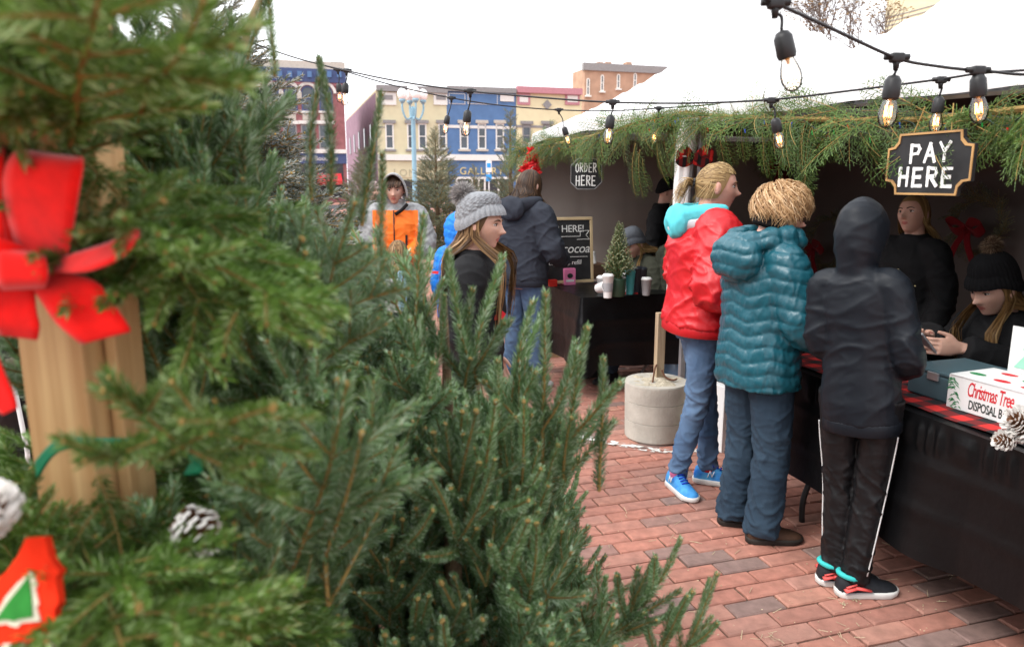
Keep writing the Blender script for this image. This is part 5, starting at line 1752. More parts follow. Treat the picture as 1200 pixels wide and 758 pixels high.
# ---------------------------------------------------------------- concrete bucket weight
bc = gp(766, 523); bd = V((bc.x, bc.y, 0)).normalized()
bc = bc + bd * 0.19
bk = thing('concrete_weight', 'round cast concrete weight with seam rings standing on the bricks', 'weight', bc)
r0 = 0.192
mb = MB(); prof = [(r0 * 0.90, 0.0), (r0 * 0.955, 0.012)]
for z in (0.125, 0.245):
    rz_ = r0 * (0.955 + 0.045 * z / 0.36)
    prof += [(rz_ - 0.0005, z - 0.02), (rz_, z - 0.003), (rz_ - 0.004, z - 0.001), (rz_ - 0.004, z + 0.001), (rz_, z + 0.003), (rz_ + 0.0005, z + 0.02)]
prof += [(r0, 0.335), (r0, 0.352), (r0 * 0.985, 0.360), (r0 * 0.5, 0.362)]
mb.lathe(prof, n=72); mb.build('cast_body', M['concrete'], bk)
mb = MB(); rings = []
for i in range(9):
    rr_ = r0 * (0.99 - 0.98 * i / 8)
    rings.append([V((rr_ * math.cos(a) * (1 + 0.03 * noise.noise(V((math.cos(a) * 3, math.sin(a) * 3, i)))), rr_ * math.sin(a), 0.352 + 0.025 * (i / 8) + (0.018 * noise.noise(V((rr_ * math.cos(a) * 14, rr_ * math.sin(a) * 14, 3))) + 0.012 * noise.noise(V((rr_ * math.cos(a) * 40, rr_ * math.sin(a) * 40, 5)))))) for a in [2 * math.pi * j / 56 for j in range(56)]])
mb.loft(rings); mb.build('rough_top', M['concrete_top'], bk, True)
mb = MB(); mb.box((0.02, 0.03, 0.56), (0.055, 0.04, 0.44), rz=0.3, bev=0.003); mb.build('wooden_stake', M['wood_old'], bk)
mb = MB(); mb.tube(spline([(0.0, 0.0, 0.46), (-0.015, -0.02, 0.44), (-0.03, -0.05, 0.375), (-0.035, -0.06, 0.345)], 4), 0.006, 6)
mb.tube(spline([(0.03, -0.01, 0.43), (0.05, -0.03, 0.39), (0.09, -0.05, 0.375), (0.12, -0.03, 0.378)], 4), 0.006, 6); mb.build('wire', M['rust'], bk, True)
# white carton on the ground behind it
wb = thing('white_carton', 'white carton with holly print on the ground behind the shoppers legs', 'box', gp(849, 530), YAW + R(10))
mb = MB(); mb.box((0.0, 0.17, 0.20), (0.05, 0.34, 0.40), bev=0.003); mb.box((0.17, 0.32, 0.2), (0.30, 0.03, 0.4), bev=0.003); mb.build('carton_body', M['box_white'], wb)
mb = MB()
for z, y in ((0.24, 0.14), (0.18, 0.2), (0.21, 0.09)):
    mb.prism([(y + rr_ * math.cos(a), z + rr_ * 1.4 * math.sin(a)) for a, rr_ in [(j * math.pi / 6, 0.05 if j % 2 else 0.03) for j in range(12)]], 0, 0.001, mat=Matrix(((0, 0, -1), (1, 0, 0), (0, 1, 0))).to_4x4(), c=(-0.026, 0, 0))
mb.build('holly_print', M['print_green'], wb)
mb = MB(); mb.prism([(0.17 + 0.03 * math.cos(a), 0.31 + 0.03 * math.sin(a)) for a in [j * math.pi / 6 for j in range(12)]], 0, 0.002, mat=Matrix(((0, 0, -1), (1, 0, 0), (0, 1, 0))).to_4x4(), c=(-0.026, 0, 0)); mb.build('berry_print', M['print_red'], wb)

# ---------------------------------------------------------------- goods on the cocoa table
def tp(px, py, z=TZ): return gp(px, py, z)
def small_box(name, label, px, py, wpx, h, dep, m_, cat='carton', rz=0.0, top=None):
    p = tp(px, py); k = p.length / FPX
    t = thing(name, label, cat, p, YAW + rz)
    w = wpx * k
    mb = MB(); mb.box((0, dep / 2, h / 2), (w, dep, h), bev=0.003); mb.build('carton_body', m_, t)
    mb = MB(); mb.box((0, dep / 2, h + 0.004), (w * 0.98, dep * 0.98, 0.008)); mb.build('lid', top or m_, t)
    return t, w
t, w = small_box('cocoa_carton', 'white and red carton at the left end of the cocoa table', 651, 333, 11, 0.145, 0.06, M['box_white'], top=M['red_card'])
t, w = small_box('cocoa_carton', 'small red carton in front of the white and red carton', 649, 336, 9, 0.045, 0.05, M['red_card'])
t, w = small_box('cocoa_carton', 'bright red carton standing behind the pink carton', 655, 329, 14, 0.165, 0.06, M['red_card'])
t, w = small_box('cocoa_carton', 'pink carton with a dark emblem on the cocoa table', 668, 334, 14, 0.125, 0.06, M['pink'])
mb = MB(); mb.prism([(w * 0.25 * math.cos(a), 0.075 + 0.02 * math.sin(a)) for a in [j * math.pi / 8 for j in range(16)]], 0, 0.001, mat=Matrix.Rotation(math.pi / 2, 4, 'X'), c=(0, -0.0005, 0)); mb.build('emblem', M['print_black'], t)
mb = MB(); mb.box((0, -0.0008, 0.035), (w * 0.7, 0.001, 0.018)); mb.build('print_band', M['box_white'], t)
t, w = small_box('brown_crate', 'dark brown wooden crate behind the pink carton', 694, 327, 32, 0.12, 0.25, M['crate'], 'crate')
def cup(name, label, p, r, h, m_, lid=None, stack=1, tilt=None, band=None, group=None):
    t = thing(name, label, 'cup', p, 0, group)
    if tilt: t.rotation_euler = tilt
    mb = MB(); mb.lathe([(r * 0.72, 0), (r * 0.74, 0.004), (r, h - 0.006), (r * 1.06, h - 0.004), (r * 1.06, h), (r * 0.96, h), (r * 0.7, 0.012)], n=20); mb.build('cup_body', m_, t, True)
    for k in range(1, stack):
        mb = MB(); mb.lathe([(r * 0.98, h + (k - 1) * 0.014 + 0.002), (r * 1.06, h + k * 0.014 - 0.003), (r * 1.06, h + k * 0.014)], n=20); mb.build('stacked_rim', m_, t, True)
    if lid is not None:
        mb = MB(); mb.lathe([(r * 1.08, h), (r * 1.08, h + 0.008), (r * 0.9, h + 0.012), (r * 0.85, h + 0.018), (r * 0.3, h + 0.018)], n=20); mb.build('lid', lid, t, True)
    if band is not None:
        mb = MB(); mb.lathe([(r * 0.86, h * 0.3), (r * 0.98, h * 0.7)], n=20, cap=False); mb.build('sleeve', band, t, True)
    return t
p = tp(697, 326) + V((0, 0, 0.13))
cup('cup_stack', 'upside down stack of white paper cups on the brown crate', p + V((-0.05, 0.0, 0.10)) + AX * 0.02, 0.044, 0.10, M['cup_white'], stack=5, tilt=(math.pi, 0, 0))
cup('cup_stack', 'second stack of white cups nearest the chalkboard', p + V((-0.13, 0.02, 0.02)), 0.04, 0.10, M['cup_white'], stack=3)
cup('paper_cup', 'white lidded paper cup left of the green tin', tp(706, 343), 0.045, 0.11, M['cup_white'], M['cup_white'])
cup('paper_cup', 'white paper cup tipped on its side at the table corner', tp(703, 346) + V((-0.02, -0.03, 0.055)), 0.045, 0.10, M['cup_white'], tilt=(R(75), 0, R(35)))
cup('paper_cup', 'tall printed cup right beside the green tin', tp(712, 349), 0.04, 0.155, M['cup_white'], M['cup_white'], band=M['cup_grey'])
cup('paper_cup', 'white cup behind the teal tumbler', tp(733, 342), 0.042, 0.13, M['cup_white'], M['cup_white'])
cup('tumbler', 'teal tumbler on the cocoa table', tp(738, 345), 0.036, 0.165, M['teal_cup'], M['teal_cup'])
cup('tumbler', 'tall charcoal tumbler beside the teal one', tp(746, 343), 0.042, 0.18, M['dark_cup'], M['dark_cup'])
cup('tumbler', 'charcoal tumbler between the tall one and the grey cup', tp(752, 343), 0.035, 0.175, M['dark_cup'], M['dark_cup'])
cup('paper_cup', 'grey cup with a white lid, rightmost on the cocoa table', tp(757, 346), 0.038, 0.115, M['cup_grey'], M['cup_white'])
# small potted tree
pt = thing('potted_tree', 'small bushy tree with pale tips in a dark green tin on the cocoa table', 'plant', tp(724, 347))
mb = MB(); mb.lathe([(0.048, 0), (0.052, 0.004), (0.054, 0.05), (0.056, 0.054), (0.055, 0.10), (0.058, 0.125), (0.058, 0.13), (0.05, 0.13)], n=22); mb.build('tin', M['green_tin'], pt, True)
mb = MB(); mb.tube([(0, 0, 0.1), (0.004, 0, 0.3), (0.0, 0.0, 0.52)], [0.008, 0.005, 0.002], 6); mb.build('trunk', M['bark'], pt)
M['boxwood'] = needle_mat('pale_boxwood', (0.04, 0.075, 0.025), (0.10, 0.15, 0.06), (0.42, 0.46, 0.28))
def leafy(seed):
    rr = random.Random(seed); mb = MB(); mb.ci = 0.4
    mb.mi = 1; mb.tube([(0, 0, 0), (0.07, 0, 0.01), (0.14, 0, 0.03)], [0.002, 0.0015, 0.001], 4); mb.mi = 0
    for i in range(26):
        x = 0.14 * (i + 1) / 26; a = rr.uniform(0, 6.28)
        d = V((0.6, math.cos(a), math.sin(a))).normalized(); s = d.orthogonal().normalized() * 0.006
        q = V((x, 0, 0.03 * (x / 0.14) ** 2)); l = rr.uniform(0.018, 0.03)
        mb.ci = rr.uniform(0.1, 0.7) if x < 0.11 else rr.uniform(0.75, 1)
        mb.add([q, q + d * l * 0.5 + s, q + d * l, q + d * l * 0.5 - s], [(0, 1, 2, 3)])
    return mb.mesh('sprig', [M['boxwood'], M['twig']])
P_LEAF = [leafy(k) for k in range(4)]
rr = random.Random(77)
for i in range(110):
    u = i / 110
    a = i * 2.4
    put(rr.choice(P_LEAF), (0, 0, 0.12 + 0.38 * u), (math.cos(a), math.sin(a), 0.5 + 0.8 * u), pt, (1.05 - 0.72 * u), 0, 'sprig')
# chalkboard
cbp = on_y(668, 333, 1.45); cbp.z = TZ
k_ = (cbp - V((0, 0, CAM_H))).length / FPX
x_, y_ = to_g(cbp)
cbw, cbh = 0.62, 0.53
rgt = on_y(696, 300, 1.45)
xr = to_g(rgt)[0]
ch = thing('chalkboard', 'wood framed chalkboard lettered warm up here and hot cocoa', 'chalkboard', g(xr - cbw / 2, 1.45, TZ + 0.012), YAW)
ch.rotation_euler = (R(-6), 0, YAW)
mb = MB(); mb.box((0, 0, cbh / 2), (cbw - 0.02, 0.012, cbh - 0.02)); mb.build('board', M['sign_black'], ch)
M['frame_wood'] = mat('pale_frame_wood', (0.50, 0.38, 0.22), 0.7, 0.3, var=0.12, scale=6)
for c_, d_ in (((0, 0, 0.012), (cbw, 0.024, 0.024)), ((0, 0, cbh - 0.012), (cbw, 0.024, 0.024)), ((-cbw / 2 + 0.012, 0, cbh / 2), (0.024, 0.023, cbh - 0.05)), ((cbw / 2 - 0.012, 0, cbh / 2), (0.024, 0.023, cbh - 0.05))):
    mb = MB(); mb.box(c_, d_, bev=0.003); mb.build('frame_bar', M['frame_wood'], ch)
CM = Matrix.Rotation(math.pi / 2, 4, 'X')
for body, x, z, sz, of, sh in (('WARM UP HERE!', -0.05, 0.435, 0.080, 0, 0), ('e: hot cocoa', 0.03, 0.275, 0.105, 0, 0.25), ('$2/cup • 50¢ refill', 0.03, 0.165, 0.052, 0, 0.15)):
    tx = text_mesh(body, sz, M['chalk'], 0.0006, of, parent=ch, shear=sh, sp=0.95)
    tx.matrix_local = Matrix.Translation((x, -0.0075, z)) @ CM
mb = MB()
for a, b in (((-0.27, 0.375), (0.20, 0.375)), ((0.20, 0.375), (0.20, 0.42)), ((0.20, 0.42), (0.28, 0.42)), ((0.28, 0.42), (0.25, 0.385)), ((0.25, 0.385), (0.28, 0.35)), ((0.28, 0.35), (0.17, 0.35)), ((-0.25, 0.215), (0.26, 0.21))):
    mb.tube([(a[0], -0.0075, a[1]), (b[0], -0.0075, b[1])], 0.002, 4)
mb.build('chalk_line', M['chalk'], ch)
# under the cocoa table
o = thing('water_jug', 'blue plastic water jug on the ground behind the concrete weight', 'jug', gp(794, 447))
mb = MB(); mb.lathe([(0.11, 0), (0.125, 0.015), (0.125, 0.16), (0.12, 0.17), (0.125, 0.18), (0.12, 0.24), (0.07, 0.30), (0.032, 0.325), (0.03, 0.36)], n=22); mb.build('bottle', M['jug'], o, True)
mb = MB(); mb.lathe([(0.034, 0.34), (0.034, 0.372), (0.0, 0.374)], n=14); mb.build('cap', M['box_white'], o, True)
bp = gp(650, 418)
ct = thing('cardboard_tray', 'open shallow cardboard tray on the ground under the cocoa table', 'tray', bp, YAW)
mb = MB()
for c_, d_ in (((0, 0.2, 0.006), (0.44, 0.44, 0.008)), ((-0.222, 0.2, 0.05), (0.006, 0.44, 0.1)), ((0.222, 0.2, 0.05), (0.006, 0.44, 0.1)), ((0, -0.022, 0.05), (0.44, 0.006, 0.1)), ((0, 0.422, 0.05), (0.44, 0.006, 0.1))):
    mb.box(c_, d_)
mb.build('tray_body', M['cardboard'], ct)
mb = MB(); mb.box((-0.06, 0.25, 0.20), (0.26, 0.3, 0.36), bev=0.004); b2 = mb.build('white_storage_box', M['box_white'], None); b2.location = bp + V((0, 0, 0.012)); b2.rotation_euler = (0, 0, YAW)
tag(b2, 'plain white box standing in the cardboard tray under the cocoa table', 'box')

# ---------------------------------------------------------------- poinsettia, bow and wreaths
po = thing('poinsettia', 'bright red poinsettia cluster at the left end of the garland', 'flower', on_x(622, 192, -0.10))
rr = random.Random(4)
pm = MB()
def petal(mb, p, d, l, w, nrm):
    s = d.cross(nrm).normalized() * w
    mb.ci = rr.random()
    mb.add([p, p + d * l * 0.35 + s * 0.8 + nrm * 0.006, p + d * l * 0.7 + s * 0.7, p + d * l - nrm * 0.006, p + d * l * 0.7 - s * 0.7, p + d * l * 0.35 - s * 0.8 + nrm * 0.006, p + d * l * 0.5 + nrm * 0.012],
           [(0, 1, 6), (1, 2, 6), (2, 3, 6), (3, 4, 6), (4, 5, 6), (5, 0, 6)])
M['petal'] = mat('poinsettia_petal', (0.62, 0.012, 0.016), 0.6, 0.3, var=0.1, rnd='attr')
for k, (cx_, cz_) in enumerate(((0, 0.03), (-0.05, -0.05), (0.05, -0.08), (0.02, 0.10), (0.06, 0.02))):
    mb = MB()
    c_ = V((cx_, -0.02 * k, cz_))
    for i in range(11):
        a = i * 2.4 + k
        d = V((math.cos(a), -0.45 - 0.4 * (i > 6), math.sin(a))).normalized()
        petal(mb, c_, d, rr.uniform(0.06, 0.095), 0.02, V((0, -1, 0)))
    mb.build('flower_head', M['petal'], po)
def wreath(label, c, n_, r, bowp):
    t = thing('wreath', label, 'wreath', c)
    nrm = n_
    s = V((0, 0, 1)).cross(nrm).normalized()
    rr = random.Random(int(c.x * 100))
    for i in range(46):
        a = i * 2 * math.pi / 46 * 2 + rr.uniform(-0.1, 0.1)
        p = s * math.cos(a) * r + V((0, 0, 1)) * math.sin(a) * r + nrm * 0.04
        d = s * -math.sin(a) + V((0, 0, 1)) * math.cos(a) + (s * math.cos(a) + V((0, 0, 1)) * math.sin(a)) * rr.uniform(-0.5, 0.7) + nrm * 0.3
        put(rr.choice(P_FAR), p, d, t, rr.uniform(0.22, 0.36), rr.uniform(-1, 1))
    mb = MB()
    for sg in (-1, 1):
        lp = spline([bowp, bowp + s * sg * 0.08 + V((0, 0, 0.06)) + nrm * 0.05, bowp + s * sg * 0.16 + V((0, 0, 0.03)) + nrm * 0.03, bowp + s * sg * 0.09 - V((0, 0, 0.03)) + nrm * 0.01, bowp], 5)
        ribbon(mb, [(p - nrm * 0.03 - V((0, 0, 0.035)), p + nrm * 0.03 + V((0, 0, 0.035))) for p in lp])
        tl = spline([bowp, bowp + s * sg * 0.05 - V((0, 0, 0.12)) + nrm * 0.04, bowp + s * sg * 0.11 - V((0, 0, 0.26)) + nrm * 0.03], 5)
        ribbon(mb, [(p - s * 0.03, p + s * 0.03) for p in tl])
    mb.build('bow', M['burgundy'], t, True)
    return t
wreath('dim green wreath with a red bow on the curtain behind the red jacketed girl', on_y(905, 190, 2.93), -AY, 0.17, V((0, 0, -0.03)) - AY * 0.14)
wreath('dark wreath with a red bow on the curtain behind the hooded boy', on_x(975, 285, 2.90), -AX, 0.24, V((0, 0, -0.05)) - AX * 0.14 + AY * 0.1)
wreath('dim wreath with a red bow in the dark back of the pay stall', on_x(1150, 265, 2.90), -AX, 0.2, V((0, 0, -0.02)) - AX * 0.14)
pb = thing('plaid_bow', 'small red plaid bow tied on the pole behind the ponytail', 'bow', g(-0.03, -0.07, 1.70))
mb = MB()
for sg in (-1, 1):
    lp = spline([V((0, 0, 0)), V((sg * 0.06, -0.04, 0.05)), V((sg * 0.11, -0.03, 0.01)), V((sg * 0.06, -0.01, -0.02)), V((0, 0, 0))], 5)
    ribbon(mb, [(p + V((0, 0.01, -0.03)), p + V((0, -0.01, 0.03))) for p in lp])
mb.build('loop', M['plaid_s'], pb, True)
# ================================================================ PEOPLE
def skin_mat(name, c):
    m = mat(name, c, 0.5, 0.35, var=0.06, scale=30, bump=0.05, bscale=300)
    b = m.node_tree.nodes['Principled BSDF']
    b.inputs['Subsurface Weight'].default_value = 0.12
    b.inputs['Subsurface Radius'].default_value = (0.01, 0.004, 0.002)
    return m
M['skin'] = skin_mat('fair_skin', (0.56, 0.33, 0.25))
M['skin2'] = skin_mat('rosy_skin', (0.58, 0.31, 0.24))
M['lip'] = mat('lip', (0.42, 0.13, 0.11), 0.4, 0.4, var=0.05)
M['eye'] = mat('eye_white', (0.62, 0.60, 0.57), 0.2, 0.5, var=0.02)
M['iris'] = mat('dark_iris', (0.035, 0.025, 0.02), 0.1, 0.6, var=0.1)
def hair_mat(name, a, b, c):
    m = needle_mat(name, a, b, c, 0.5, 0.4)
    for n in m.node_tree.nodes:
        if n.type == 'MAP_RANGE':
            n.inputs['To Min'].default_value = 0.95; n.inputs['To Max'].default_value = 1.05
    return m
M['h_blond'] = hair_mat('dark_blond_hair', (0.16, 0.09, 0.035), (0.42, 0.27, 0.11), (0.66, 0.48, 0.24))
M['h_ginger'] = hair_mat('ginger_blond_hair', (0.30, 0.16, 0.07), (0.62, 0.40, 0.20), (0.80, 0.60, 0.38))
M['h_brown'] = hair_mat('brown_hair', (0.025, 0.013, 0.008), (0.075, 0.04, 0.022), (0.17, 0.095, 0.05))
M['h_light'] = hair_mat('light_brown_hair', (0.07, 0.035, 0.014), (0.21, 0.115, 0.045), (0.42, 0.26, 0.12))
M['h_honey'] = hair_mat('honey_hair', (0.09, 0.045, 0.015), (0.27, 0.15, 0.055), (0.46, 0.29, 0.13))

def fab(name, c, rough=0.85, bump=0.15, bscale=350, var=0.1, scale=7, spec=0.2, sheen=0.0):
    return mat(name, c, rough, spec, var=var, scale=scale, bump=bump, bscale=bscale, sheen=sheen)
def denim(name, c1, c2):
    m = mat(name, c1, 0.85, 0.2, scale=5, col2=c2, bump=0.25, bscale=420, detail=8)
    return m

def sstep(a, b, x):
    t = max(0.0, min(1.0, (x - a) / (b - a)))
    return t * t * (3 - 2 * t)
def gss(x, z, x0, z0, sx, sz):
    return math.exp(-((x - x0) / sx) ** 2 - ((z - z0) / sz) ** 2)
def head_shape(nu=64, nv=56, child=False):
    vs = []
    for i in range(nv + 1):
        th = math.pi * i / nv
        for j in range(nu):
            ph = 2 * math.pi * j / nu
            dx, dy, dz = math.sin(th) * math.cos(ph), math.sin(th) * math.sin(ph), math.cos(th)
            st = math.sin(th)
            cx, cy = math.cos(ph), math.sin(ph)
            z = 0.5 * dz
            fr = sstep(-0.2, 0.8, cy)
            s = sstep(0.02, -0.46, z)
            ex = 1 - 0.48 * fr * s
            sx_ = st ** ex if st > 1e-6 else 0
            x = 0.345 * cx * (st ** (1 - 0.35 * s) if st > 1e-6 else 0) * (1 - 0.27 * s)
            y = (0.405 if cy > 0 else 0.45) * cy * (sx_ if cy > 0 else st) * (1 - (0.42 * s if cy < 0 else 0.02 * s))
            if cy > 0:
                y += 0.125 * gss(x, z, 0, -0.115, 0.055, 0.050) + 0.058 * gss(x, z, 0, -0.03, 0.034, 0.085)
                y += 0.03 * (gss(x, z, 0.055, -0.135, 0.035, 0.03) + gss(x, z, -0.055, -0.135, 0.035, 0.03))
                y -= 0.050 * (gss(x, z, 0.145, 0.035, 0.085, 0.05) + gss(x, z, -0.145, 0.035, 0.085, 0.05))
                y += 0.018 * (gss(x, z, 0.13, 0.115, 0.11, 0.035) + gss(x, z, -0.13, 0.115, 0.11, 0.035))
                y += 0.034 * gss(x, z, 0, -0.235, 0.080, 0.020) + 0.032 * gss(x, z, 0, -0.290, 0.070, 0.020)
                y -= 0.010 * gss(x, z, 0, -0.262, 0.10, 0.008)
                y += 0.03 * gss(x, z, 0, -0.42, 0.10, 0.06)
                y += 0.016 * (gss(x, z, 0.2, -0.11, 0.10, 0.10) + gss(x, z, -0.2, -0.11, 0.10, 0.10))
            vs.append(V((x, y, z)))
    fs = []
    for i in range(nv):
        for j in range(nu):
            k = (j + 1) % nu
            fs.append((i * nu + j, (i + 1) * nu + j, (i + 1) * nu + k, i * nu + k))
    return vs, fs
HEAD_V, HEAD_F = head_shape()

def hand(mb, W, d, palm, curl=0.5, side=1, spread=0.0, s=1.0, thumb=0.6):
    """W wrist, d pointing direction, palm = normal out of the palm, side = which side the thumb leaves (+1: along d x palm)"""
    d = d.normalized(); palm = (palm - d * palm.dot(d)).normalized()
    x = d.cross(palm).normalized() * side       # towards the thumb
    L = 0.088 * s
    rings = []
    for u, w, t in ((-0.15, 0.026, 0.02), (0.0, 0.029, 0.018), (0.35, 0.038, 0.0165), (0.75, 0.041, 0.0145), (1.0, 0.039, 0.012)):
        c = W + d * (L * u)
        rings.append([c + x * (w * s * math.cos(a)) + palm * (t * s * math.sin(a)) for a in [2 * math.pi * j / 14 for j in range(14)]])
    mb.loft(rings)
    for k, (off, ln) in enumerate(((0.030, 0.070), (0.010, 0.079), (-0.011, 0.073), (-0.031, 0.056))):
        p = W + d * (L * 0.97) + x * off * s
        dd = (d + x * spread * (0.12 - 0.08 * k)).normalized()
        pts, rad = [p - d * 0.02 * s], [0.0088 * s]
        for j in range(3):
            ang = curl * (0.75, 0.95, 0.7)[j]
            dd = (dd * math.cos(ang) + palm * math.sin(ang)).normalized() if j else (dd * math.cos(ang * 0.8) + palm * math.sin(ang * 0.8)).normalized()
            p = p + dd * ln * s * (0.45, 0.31, 0.24)[j]
            pts.append(p); rad.append((0.0083, 0.0076, 0.0062)[j] * s)
        mb.tube(spline(pts, 3), lerps(rad, 10), 9)
    p = W + d * (L * 0.22) + x * 0.024 * s
    dd = (d * 0.7 + x * 0.75 * (1.1 - thumb * 0.5) + palm * thumb * 0.8).normalized()
    pts = [p - dd * 0.01, p + dd * 0.032 * s]
    dd = (dd * 0.8 + d * 0.5 + palm * thumb * 0.3 - x * 0.15).normalized(); pts.append(pts[-1] + dd * 0.03 * s)
    dd = (dd + d * 0.3 - x * 0.1).normalized(); pts.append(pts[-1] + dd * 0.024 * s)
    mb.tube(spline(pts, 3), lerps([0.0125 * s, 0.0115 * s, 0.0095 * s, 0.0065 * s], 10), 9)

BODY = [(0.80, 0.135, 0.10, 0.0), (0.88, 0.165, 0.115, -0.01), (0.97, 0.15, 0.105, -0.005), (1.06, 0.132, 0.095, 0.0), (1.18, 0.150, 0.108, 0.005), (1.29, 0.162, 0.11, 0.0), (1.365, 0.145, 0.088, -0.010), (1.42, 0.088, 0.066, -0.016), (1.46, 0.062, 0.06, -0.014)]
class Person:
    pass
def ring(c, rx, ry, M_, n=26, sq=2.4):
    out = []
    for j in range(n):
        a = 2 * math.pi * j / n
        ca, sa = math.cos(a), math.sin(a)
        k = (abs(ca) ** sq + abs(sa) ** sq) ** (-1 / sq)
        out.append(M_ @ V((c[0] + rx * ca * k, c[1] + ry * sa * k, c[2])))
    return out

def person(label, loc, F, H, skin='skin', lean=0.0, side=0.0, hipz=0.90, head=(0, 0, 0), hs=1.0, girth=1.0, armL=None, armR=None,
           feet=((-0.09, 0.0), (0.09, 0.0)), footyaw=(8, -8), knees=None, top=None, pants=None, shoes=None, handL=None, handR=None,
           voxel=0.0065, seated=False, group=None, face=True, neckfwd=0.0, brow='h_brown', ztop=None):
    P = Person()
    rz = math.atan2(-F[0], F[1])
    root = thing('person', label, 'person', (loc[0], loc[1], ztop if ztop else 0), rz, group)
    sc = H / 1.70
    root.scale = (sc, sc, sc)
    P.root, P.sc = root, sc
    # spine: rotate about the hips
    Ms = Matrix.Translation((0, 0, hipz)) @ Matrix.Rotation(-lean, 4, 'X') @ Matrix.Rotation(side, 4, 'Y') @ Matrix.Translation((0, 0, -0.90))
    P.Ms = Ms
    shx = 0.168 * min(1.0, girth + 0.05)
    SL, SR = Ms @ V((-shx, -0.01, 1.352)), Ms @ V((shx, -0.01, 1.352))
    armL = armL or ((-0.235, -0.03, 1.12), (-0.245, 0.05, 0.88)); armR = armR or ((0.235, -0.03, 1.12), (0.245, 0.05, 0.88))
    EL, WL, ER, WR = V(armL[0]), V(armL[1]), V(armR[0]), V(armR[1])
    hipL, hipR = V((-0.09, 0, hipz - 0.03)), V((0.09, 0, hipz - 0.03))
    aL, aR = V((feet[0][0], feet[0][1], 0.09)), V((feet[1][0], feet[1][1], 0.09))
    if knees: kL, kR = V(knees[0]), V(knees[1])
    else:
        kL, kR = hipL.lerp(aL, 0.5) + V((0, 0.03, 0)), hipR.lerp(aR, 0.5) + V((0, 0.03, 0))
    P.arms = ((SL, EL, WL), (SR, ER, WR)); P.legs = ((hipL, kL, aL), (hipR, kR, aR))
    # head frame
    Mh = Ms @ Matrix.Translation((0, neckfwd, 1.465)) @ Matrix.Rotation(R(head[0]), 4, 'Z') @ Matrix.Rotation(R(-head[1]), 4, 'X') @ Matrix.Rotation(R(head[2]), 4, 'Y') @ Matrix.Translation((0, 0.022, 0.112 * hs)) @ Matrix.Scale(0.228 * hs, 4)
    P.Mh = Mh
    # ------------- body: one continuous mesh
    mb = MB()
    mb.add([Mh @ p for p in HEAD_V], HEAD_F)
    for s in (-1, 1):
        mb.ell(Mh @ V((s * 0.345, -0.02, -0.03)), (0.014 * hs, 0.017 * hs, 0.032 * hs), 10, 8, mat=(Mh.to_3x3().normalized() @ Matrix.Rotation(s * 0.35, 3, 'Z')).to_4x4())
    nk0 = Ms @ V((0, -0.018, 1.40)); nk1 = Mh @ V((0, -0.10, -0.22))
    mb.tube([nk0, nk0.lerp(nk1, 0.5), nk1], [0.066, 0.055, 0.054], 16)
    mb.loft([ring((0, yo, z), rx * min(1, girth) * 0.93, ry * min(1, girth) * 0.93, Ms) for z, rx, ry, yo in BODY])
    for S, E, W in P.arms:
        mb.tube(spline([S, S.lerp(E, 0.5), E, E.lerp(W, 0.5), W], 3), lerps([0.05, 0.045, 0.038, 0.036, 0.026], 13), 12)
    for h_, k_, a_ in P.legs:
        mb.tube(spline([h_ + V((0, 0, 0.02)), h_.lerp(k_, 0.5), k_, k_.lerp(a_, 0.4), a_], 3), lerps([0.078, 0.068, 0.05, 0.047, 0.034], 13), 12)
    for k, hd in enumerate((handL, handR)):
        S, E, W = P.arms[k]
        hd = hd or {}
        d = V(hd['d']) if 'd' in hd else (W - E).normalized() + V((0, 0.15, -0.1))
        pal = V(hd['palm']) if 'palm' in hd else V((1 if k == 0 else -1, 0.2, 0))
        x = d.normalized().cross(pal)
        sd = hd.get('thumb', 1 if x.y > 0 else -1)
        hand(mb, W + d.normalized() * 0.012, d, pal, hd.get('curl', 0.45), sd, thumb=hd.get('t', 0.5))
    me = remesh(mb, voxel, 2, 0.45, 0.35)
    me.materials.append(M[skin]); me.materials.append(M['lip'])
    Mi = Mh.inverted()
    idx = []
    for p in me.polygons:
        q = Mi @ p.center
        idx.append(1 if (q.y > 0.3 and ((q.x / 0.088) ** 2 + ((q.z + 0.262) / 0.043) ** 2) < 1) else 0)
    me.polygons.foreach_set('material_index', idx)
    body = meshobj('body', me, root)
    P.body = body
    if face:
        for s in (-1, 1):
            e = MB(); e.ell(V((s * 0.142, 0.300, 0.035)), (0.064, 0.050, 0.027), 14, 10)
            o = e.build('eye', M['eye'], root, True); o.matrix_local = Mh
            e = MB(); e.ell(V((s * 0.142, 0.345, 0.036)), (0.026, 0.0105, 0.025), 12, 8)
            i_ = e.build('iris', M['iris'], o, True)
            e = MB()
            e.tube(spline([V((s * 0.075, 0.342, 0.040)), V((s * 0.11, 0.360, 0.062)), V((s * 0.15, 0.357, 0.068)), V((s * 0.205, 0.322, 0.045))], 4), 0.0075, 6)
            i_ = e.build('lash', M['iris'], o, True)
            e = MB()
            e.tube(spline([V((s * 0.055, 0.395, 0.108)), V((s * 0.11, 0.395, 0.130)), V((s * 0.17, 0.372, 0.135)), V((s * 0.23, 0.322, 0.110))], 4), lerps([0.013, 0.015, 0.012, 0.005], 13), 6)
            o = e.build('eyebrow', M[brow], root, True); o.matrix_local = Mh
